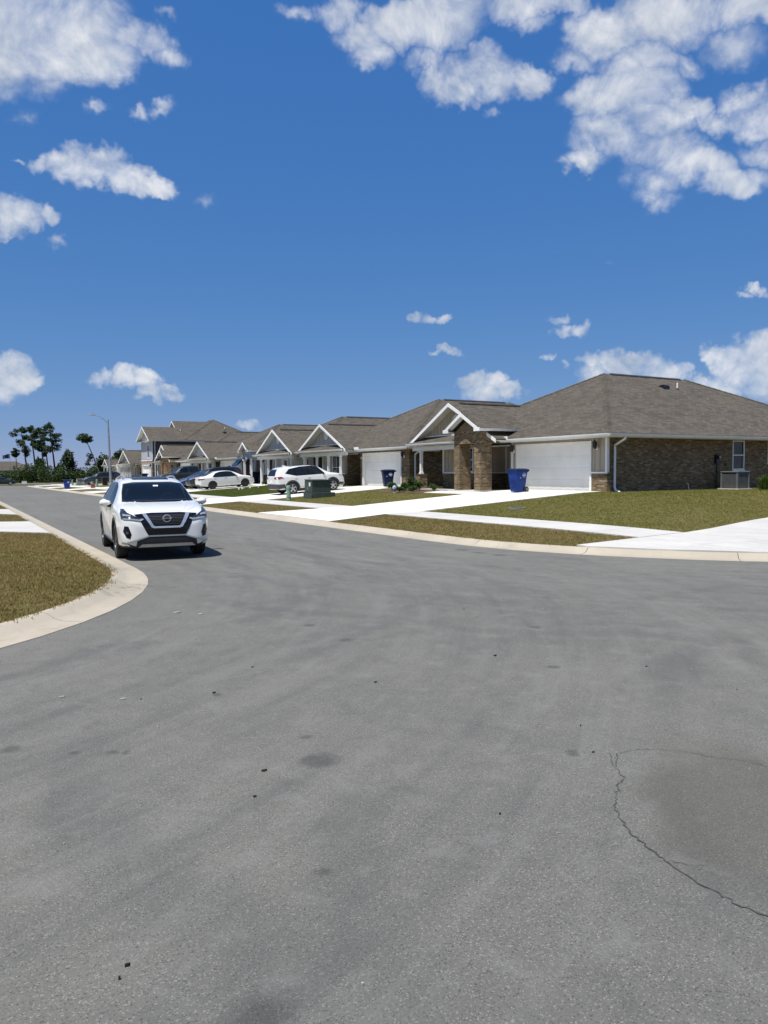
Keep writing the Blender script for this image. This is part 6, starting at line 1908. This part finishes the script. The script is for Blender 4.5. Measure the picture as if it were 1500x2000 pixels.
m = MB(); m.lathe([(.085, -.12), (.085, -.20), (.07, -.22)], 14, 'Y', (7.13, 0, 1.52)); m.build('meter', 'lamp_smoke', mt)
m = MB(); m.tube([(7.13, -.05, 1.25), (7.13, -.05, -.1)], .028, 8); m.build('conduit', 'black_metal', mt)
m = MB(); m.box(7.75, 7.87, -.06, -.002, 1.12, 1.25); m.build('junction_box', 'black_metal', h1)
m = MB(); m.tube([(5.0, -.03, .35), (5.0, -.12, .33), (5.0, -.16, .18), (5.02, -.2, -.05)], .018, 8); m.build('drain_pipe', 'white_trim', h1)
m = MB(); m.box(-.76, -.72, 5.75, 6.35, 2.46, 2.62); m.build('splash_guard', 'white_trim', h1)
m = MB(); m.box(-.76, -.72, 5.2, 5.8, 2.46, 2.62); m.build('splash_guard', 'white_trim', h2)
m = MB(); m.box(-.76, -.72, 5.2, 5.8, 2.46, 2.60); m.build('splash_guard', 'white_trim', h4)

# ------------------------------------------------------------------ foliage builders (numpy)
NR = np.random.default_rng(11)
def leaf_tris(centres, size, aspect=.5, droop=0.0, rs=NR):
    """a bent leaf (two triangles) at each centre, turned at random"""
    n = len(centres); c = np.asarray(centres, float)
    d = rs.normal(size=(n, 3)); d[:, 2] = d[:, 2] * .6 - droop; d /= np.linalg.norm(d, axis=1)[:, None]
    q = rs.normal(size=(n, 3)); s = np.cross(d, q); s /= np.linalg.norm(s, axis=1)[:, None]
    sz = (size * rs.uniform(.6, 1.35, n))[:, None]
    a = c - d * sz * .5; b = c + d * sz * .5; l = c + s * sz * aspect * .5; r_ = c - s * sz * aspect * .5
    v = np.stack([a, l, b, r_], 1).reshape(-1, 3)
    i = np.arange(n)[:, None] * 4
    return v, np.concatenate([i + [0, 1, 2], i + [0, 2, 3]], 0)
def cat_tris(parts):
    V, T, k = [], [], 0
    for v, t in parts: V.append(v); T.append(t + k); k += len(v)
    return np.concatenate(V), np.concatenate(T)
def blob(n, c, r_, rs=NR, shell=.55):
    p = rs.normal(size=(n, 3)); p /= np.linalg.norm(p, axis=1)[:, None]
    rad = shell + (1 - shell) * rs.uniform(0, 1, n) ** .7
    rad *= 1 + .18 * np.sin(p[:, 0] * 5 + c[0]) * np.cos(p[:, 2] * 4 + c[1])
    return p * rad[:, None] * np.array(r_) + np.array(c)

def tree_trunk(root, pts, rad, limbs=()):
    m = MB(); m.tube(pts, rad, 8)
    for l, r_ in limbs: m.tube(l, r_, 5)
    return m.build('trunk', 'bark', root, smooth=True)

def pine(x, y, z, H, lean, crown_from, crown_r, seed, label, extra=()):
    rs = np.random.default_rng(seed); rr = random.Random(seed)
    root = empty('pine_tree', (x, y, z)); tag(root, label, 'pine tree', 'tall bare-trunked pines beyond the street end')
    L = Vector(lean)
    def axis(t): return Vector((L.x * t ** 1.3, L.y * t ** 1.3, H * t))
    limbs, clumps = [], []
    n = 20
    for i in range(n):
        t = crown_from + (1 - crown_from) * (i / (n - 1)) ** .9
        p = axis(min(t, .985)); a = rr.uniform(0, 2 * math.pi)
        prof = math.sin(math.pi * min(1, .22 + .78 * (1 - (t - crown_from) / (1 - crown_from + 1e-6))))
        ln = crown_r * rr.uniform(.45, 1.05) * (.45 + .65 * prof)
        if t > .95: ln *= .35
        q = p + Vector((math.cos(a) * ln, math.sin(a) * ln, rr.uniform(-.1, .45)))
        limbs.append(([p, p.lerp(q, .5) + Vector((0, 0, .12)), q], [.05, .035, .015])); clumps.append((q, rr.uniform(.42, .72) * crown_r * .55))
        clumps.append((p.lerp(q, .62), rr.uniform(.3, .55) * crown_r * .5))
    for (q, r_) in extra: clumps.append((Vector(q), r_)); limbs.append(([axis(q[2] / H), Vector(q)], [.05, .02]))
    tree_trunk(root, [axis(t) for t in (0, .25, .5, .75, 1)], [H * .018, H * .0155, H * .0125, H * .009, .03], limbs)
    parts = []
    for (c, r_) in clumps:
        parts.append(leaf_tris(blob(78, tuple(c), (r_ * 1.05, r_ * 1.05, r_ * .82), rs, .2), .42, .40, 0, rs))
    v, t = cat_tris(parts); fast_mesh('crown', v, t, 'pine_needles', root)
    return root
GP = base(150) - .1
pine(15.9, 193.8, GP, 12.6, (-1.3, .3, 0), .50, 2.1, 31, 'leftmost tall pine of the group, dense crown and branches low on its trunk')
pine(18.0, 197.1, GP, 12.9, (-1.1, .3, 0), .66, 1.75, 32, 'second tall pine from the left, slim crown on a bare trunk')
pine(19.0, 189.6, GP, 12.2, (-.8, .2, 0), .58, 1.85, 33, 'third tall pine from the left, narrow drooping crown')
pine(21.1, 201.1, GP, 11.4, (-.8, .2, 0), .54, 1.50, 34, 'slender pine with a thin crown between the third and the tallest pine')
pine(21.0, 186.2, GP, 12.9, (-1.1, .3, 0), .54, 2.3, 35, 'tallest pine, rightmost of the group, thick trunk and broad crown')
pine(14.3, 201.6, GP, 8.0, (-.4, .2, 0), .74, .9, 36, 'small thin young pine left of the tall pines')
pine(26.6, 160.5, GP, 9.6, (-3.0, 1.2, 0), .86, 1.45, 37, 'leaning pine with a flat crown beside the street lamp', extra=[((-2.2, .9, 4.6), .6), ((-2.0, 1.0, 5.7), .65), ((-2.5, .9, 3.9), .45), ((-1.9, .8, 5.2), .5), ((-3.6, 1.2, 9.4), .8)])

def bushy(name, x, y, z, r_, h, n, leaf, mat, label, cat, group=None, seed=1, stem=.3, rs=None):
    rs = np.random.default_rng(seed); rr = random.Random(seed)
    root = empty(name, (x, y, z)); tag(root, label, cat, group)
    k = 7; parts = []; limbs = []
    for i in range(k):
        a = rr.uniform(0, 6.28); d = r_ * rr.uniform(.1, .55); cz = h * rr.uniform(.42, .78)
        rr_ = r_ * rr.uniform(.42, .62)
        parts.append(leaf_tris(blob(n // k, (d * math.cos(a), d * math.sin(a), cz), (rr_, rr_, rr_ * h / (2 * r_) * .95), rs, .5), leaf, .55, .1, rs))
        limbs.append(([(0, 0, h * .15), (d * .5 * math.cos(a), d * .5 * math.sin(a), cz * .6), (d * math.cos(a), d * math.sin(a), cz)], [h * .02, h * .012, h * .006]))
    tree_trunk(root, [(0, 0, -.1), (0, 0, h * .35)], [h * .03, h * .02], limbs)
    v, t = cat_tris(parts); fast_mesh('crown', v, t, mat, root)
    return root
bushy('round_tree', 21.9, 171.8, GP, 1.9, 7.4, 2600, .42, 'pine_needles', 'dark rounded evergreen tree between the pines and the lamp pole', 'tree', seed=41)
bushy('leafy_tree', 17.3, 183.0, GP, 2.3, 6.0, 2200, .42, 'shrub_leaves', 'green leafy tree under the tall pines', 'tree', seed=42)
bushy('leafy_tree', 28.4, 164.0, GP, 2.5, 6.6, 2400, .45, 'shrub_leaves', 'leafy tree beneath the leaning pine', 'tree', seed=43)
bushy('leafy_tree', 31.5, 166.0, GP, 2.5, 7.0, 2400, .45, 'shrub_leaves', 'leafy tree just above the last house roof', 'tree', seed=44)
bushy('leafy_tree', 20.6, 178.0, GP, 1.8, 5.0, 1500, .42, 'shrub_leaves', 'low leafy tree at the foot of the tallest pine', 'tree', seed=45)
# thicket: a hedge of scrub nobody could count
parts = []
rs = np.random.default_rng(5); rr = random.Random(5)
for i in range(170):
    t = rr.random(); x = 9 + 52 * t; y = 166 + rr.uniform(0, 8) - 4.0 * max(0, (x - 24) / 30) + 6 * max(0, (16 - x) / 8)
    h = rr.uniform(2.2, 4.3) + .6 * math.sin(x * .5); w = rr.uniform(.9, 1.7)
    parts.append(leaf_tris(blob(210, (x, y, GP + h * .46), (w, w, h * .52), rs, .45), .40, .55, .05, rs))
v, t = cat_tris(parts)
for i in range(110):     # and on to the left, out of the picture
    x = -70 + 78 * rr.random(); y = 172 + rr.uniform(0, 9); h = rr.uniform(2.2, 4.6); w = rr.uniform(1.2, 2.2)
    parts.append(leaf_tris(blob(130, (x, y, GP + h * .46), (w, w, h * .52), rs, .45), .55, .55, .05, rs))
v, t = cat_tris(parts)
tag(fast_mesh('thicket', v, t, 'shrub_leaves'), 'dense green scrub closing the far end of the street', 'thicket', kind='stuff')

# far house behind the scrub, with its flag
fh = empty('far_house', (10.5, 205, GP)); tag(fh, 'distant low house with a grey roof behind the scrub at the left edge', 'house')
m = MB(); m.box(-8, 8, 0, 8, 0, 2.9); m.build('wall', 'siding_tan', fh)
hip_roof(fh, -8.5, 8.5, -.5, 8.5, 2.95, .48, ridge_vent=False, caps=False)
m = MB(); gutter_run(m, (-8.5, -.5, 2.95), (8.5, -.5, 2.95), (0, -1, 0)); m.build('gutter', 'white_trim', fh)
for a in (-5, -1, 3.5): window(fh, 'y', 0.0, a, a + 1.3, 1.0, 2.3, -1)
fl = empty('flagpole', (11.3, 178.0, GP)); tag(fl, 'pole with a dark blue flag above the scrub at the left edge', 'flagpole')
m = MB(); m.tube([(0, 0, 0), (-.1, 0, 6.3)], [.05, .03], 8); m.build('pole', 'galvanised', fl, smooth=True)
v, f = [], []
for i in range(9):
    for j in range(5):
        s = i / 8; v.append((-.1 - 1.35 * s, .12 * math.sin(s * 7), 6.25 - .85 * j / 4 - .25 * s + .06 * math.sin(s * 6 + j)))
for i in range(8):
    for j in range(4): f.append((i * 5 + j, i * 5 + j + 1, (i + 1) * 5 + j + 1, (i + 1) * 5 + j))
me = bpy.data.meshes.new('flag'); me.from_pydata(v, [], f); me.materials.append(as_mat('flag_blue')); o = link(bpy.data.objects.new('flag', me), fl)
so = o.modifiers.new('t', 'SOLIDIFY'); so.thickness = .006

# ------------------------------------------------------------------ planting by the houses
bed = sheet('planting_bed', [(20.7, 32.95, ER(20.7, 32.95) + .02), (22.6, 32.95, ER(22.6, 32.95) + .02), (22.6, 37.6, ER(22.6, 37.6) + .02), (20.9, 37.9, ER(20.9, 37.9) + .02)], [(0, 1, 2, 3)], 'mulch', kind='structure')
names = ['small green shrub in the mulch bed below the porch post', 'broad-leaved shrub beside the brick pier of the corner house porch', 'low shrub at the street end of the planting bed', 'shrub at the far end of the planting bed, by the navy bin',
         'taller grassy shrub just behind the pier', 'little shrub at the near end of the planting bed', 'yellow-green low plant at the edge of the lawn']
spots = [(21.6, 35.3, .36, .50), (22.0, 34.5, .38, .62), (21.2, 33.9, .32, .36), (21.5, 36.6, .36, .5), (22.15, 35.7, .36, .80), (22.0, 33.1, .30, .42), (20.95, 34.9, .34, .34)]
for i, ((x, y, r_, h), nm) in enumerate(zip(spots, names)):
    bushy('shrub', x, y, ER(x, y), r_, h, 420, .11, 'garden_leaves', nm, 'shrub', 'shrubs in the planting bed of the corner house', seed=60 + i)
for i, (x, y, h) in enumerate([(24.1, 54.1, .8), (22.0, 56.2, .55), (22.0, 57.4, .5), (22.2, 62.4, .6)]):
    bushy('shrub', x, y, ER(x, y), .45, h, 300, .12, 'garden_leaves', ['shrub at the near corner of the blue-grey house', 'left shrub of the pair under the blue-grey porch', 'right shrub of the pair under the blue-grey porch', 'shrub by the blue-grey entry posts'][i], 'shrub', 'shrubs along the blue-grey house', seed=80 + i)

def grass_clump(x, y, h, label, seed):
    rs = np.random.default_rng(seed); n = 260
    root = empty('ornamental_grass', (x, y, ER(x, y))); tag(root, label, 'ornamental grass', 'ornamental grasses by the brick side wall')
    a = rs.uniform(0, 6.28, n); tilt = rs.uniform(.05, .75, n); L = h * rs.uniform(.6, 1.1, n)
    b = np.stack([rs.normal(0, .09, n), rs.normal(0, .09, n), np.zeros(n)], 1)
    d = np.stack([np.cos(a), np.sin(a), np.zeros(n)], 1); s = np.stack([-np.sin(a), np.cos(a), np.zeros(n)], 1) * .009
    mid = b + d * (tilt * L * .35)[:, None] + np.array([0, 0, 1]) * (L * .65)[:, None]
    tip = b + d * (tilt * L * .95)[:, None] + np.array([0, 0, 1]) * (L * (1 - tilt * .35))[:, None]
    v = np.stack([b - s, b + s, mid + s, mid - s, tip], 1).reshape(-1, 3); i = np.arange(n)[:, None] * 5
    t = np.concatenate([i + [0, 1, 2], i + [0, 2, 3], i + [3, 2, 4]], 0)
    fast_mesh('blades', v, t, 'grass_lush', root)
    m = MB(); m.lathe([(.12, -.05), (.10, .05), (.03, .07)], 8); m.build('crown_base', 'mulch', root)
grass_clump(31.3, 20.75, .75, 'clump of ornamental grass left of its neighbour, below the air conditioner', 91)
grass_clump(32.0, 20.5, .85, 'clump of ornamental grass at the right edge of the lawn', 92)
bushy('shrub', 32.6, 20.7, ER(32.6, 20.7), .42, .95, 420, .11, 'garden_leaves', 'leafy shrub with pale flowers at the right edge beside the ornamental grass', 'shrub', seed=93)
go = empty('garden_ornament', (20.7, 35.0, ER(20.7, 35.0))); tag(go, 'small pale blue glass ornament at the edge of the planting bed', 'garden ornament')
m = MB(); m.lathe([(.10, 0), (.10, .02), (.03, .05), (.03, .16)], 12); m.build('foot', 'utility_grey', go)
m = MB(); m.lathe([(.03, .15), (.11, .22), (.12, .30), (.08, .38), (.02, .41)], 14); m.build('globe', 'gnome_blue', go, smooth=True)

# ------------------------------------------------------------------ grass blades on the visible lawns
def grass(name, regions, E, mat, h, seed, keep=None, label=None):
    rs = np.random.default_rng(seed); V, T, k = [], [], 0
    for (x0, x1, y0, y1, dens) in regions:
        n = int((x1 - x0) * (y1 - y0) * dens)
        X = rs.uniform(x0, x1, n); Y = rs.uniform(y0, y1, n)
        if keep is not None:
            ok = np.array([keep(a, b) for a, b in zip(X, Y)]); X, Y = X[ok], Y[ok]
        Zz = np.array([E(a, b) for a, b in zip(X, Y)]); n = len(X)
        nb = 6
        c = np.repeat(np.stack([X, Y, Zz], 1), nb, 0); m_ = len(c)
        c[:, :2] += rs.normal(0, .028, (m_, 2))
        a = rs.uniform(0, 6.28, m_); L = h * rs.uniform(.5, 1.25, m_); tl = rs.uniform(.2, 1.1, m_)
        s = np.stack([-np.sin(a), np.cos(a), 0 * a], 1) * .0065
        tip = c + np.stack([np.cos(a) * tl * L, np.sin(a) * tl * L, L], 1)
        c[:, 2] -= .012
        v = np.stack([c - s, c + s, tip], 1).reshape(-1, 3)
        V.append(v); T.append(np.arange(m_ * 3).reshape(-1, 3) + k); k += m_ * 3
    o = fast_mesh(name, np.concatenate(V), np.concatenate(T), mat)
    return tag(o, label, 'grass', kind='stuff')
def free_r(x, y):
    d = dist_right(x, y)
    if d < .47: return False
    if 13.62 < x < 15.08 and y > 12.0: return False
    if y < yhigh(x) + .02 : return False
    for (a, b) in DRIVES:
        g = max(0, 13.6 - x) / 2.75
        if a - g * 1.1 - .02 < y < b + g * .15 + .02: return False
    if 21.18 < x < 22.35 and 29.0 < y < 33.0: return False
    if x > 20.9 and 33.1 < y < 37.7 and x < 22.6: return False
    if x > 24.2 and y > 23.25: return False
    if x > 22.2 and 29 < y < 37: return False
    return True
grass('lawn_grass', [(15.08, 24.3, 12, 24, 190), (24.3, 40, 12.8, 23.4, 130), (15.08, 24.3, 28.8, 46, 110)], ER, 'grass_blades', .036, 101, free_r, 'dry mown grass on the right-hand lawns')
grass('kerb_strip_grass', [(10.8, 13.62, 11.8, 30, 210), (10.8, 13.62, 30, 60, 100)], ER, 'grass_dry', .036, 104, free_r, 'dry brownish grass on the strip between kerb and sidewalk')
grass('green_lawn_grass', [(15.08, 23.5, 45, 58.4, 140)], ER, 'grass_lush', .05, 102, free_r, 'fresh green lawn grass behind the white crossover')
def free_l(x, y):
    if dist_left(x, y) < .52: return False
    for (a, b) in ((23.6, 27.9), (35.2, 39.0), (47.6, 52.0)):
        g = max(0, x - .37) / 1.9 * .9
        if a - g < y < b + g: return False
    return not (-1.15 < x < .36 and y > 14.5)
grass('verge_grass', [(-1.5, 2.4, 6.9, 14.5, 420), (.3, 2.4, 14.5, 24, 300), (.3, 2.4, 27.5, 48, 140)], EL, 'grass_dry', .034, 103, free_l, 'dry mown grass on the corner at the left')

# ------------------------------------------------------------------ litter on the road
rr = random.Random(9)
def chip(name, x, y, sx, sy, mat, seed):
    r2 = random.Random(seed); n = 7
    top = [(x + sx * math.cos(2 * math.pi * k / n) * r2.uniform(.6, 1.1), y + sy * math.sin(2 * math.pi * k / n) * r2.uniform(.6, 1.1)) for k in range(n)]
    m = MB(); z = base(y)
    m.prism([(a, b, z + .001) for a, b in top], (0, 0, r2.uniform(.006, .014)))
    return m.v, m.f
mbk, mbw = MB(), MB()
for i, (x, y, s) in enumerate([(1.54, 4.12, .018), (1.37, 3.81, .012), (.49, 2.71, .010), (1.76, 5.8, .02), (3.4, 3.35, .012), (3.0, 5.4, .015), (4.4, 5.6, .02), (5.3, 4.6, .018), (2.3, 6.4, .015)]):
    v, f = chip('x', x, y, s, s * .45, None, i); mbk.add(v, f)
for i in range(70):
    x, y = rr.uniform(.3, 9), rr.uniform(1.6, 14); s = rr.uniform(.003, .008)
    v, f = chip('x', x, y, s, s * .7, None, 50 + i); (mbw if rr.random() < .75 else mbk).add(v, f)
for (x, y, s) in [(2.4, 9.4, .055), (2.62, 9.14, .05), (1.1, 6.0, .03), (.7, 6.3, .03)]:
    v, f = chip('x', x, y, s, s * .5, None, int(s * 999)); mbw.add(v, f)
tag(mbk.build('dark_litter', 'litter_dark'), 'dark bits of litter and bark scattered on the asphalt', 'litter', kind='stuff')
tag(mbw.build('pale_grit', 'litter_pale'), 'pale grit scattered on the asphalt', 'grit', kind='stuff')
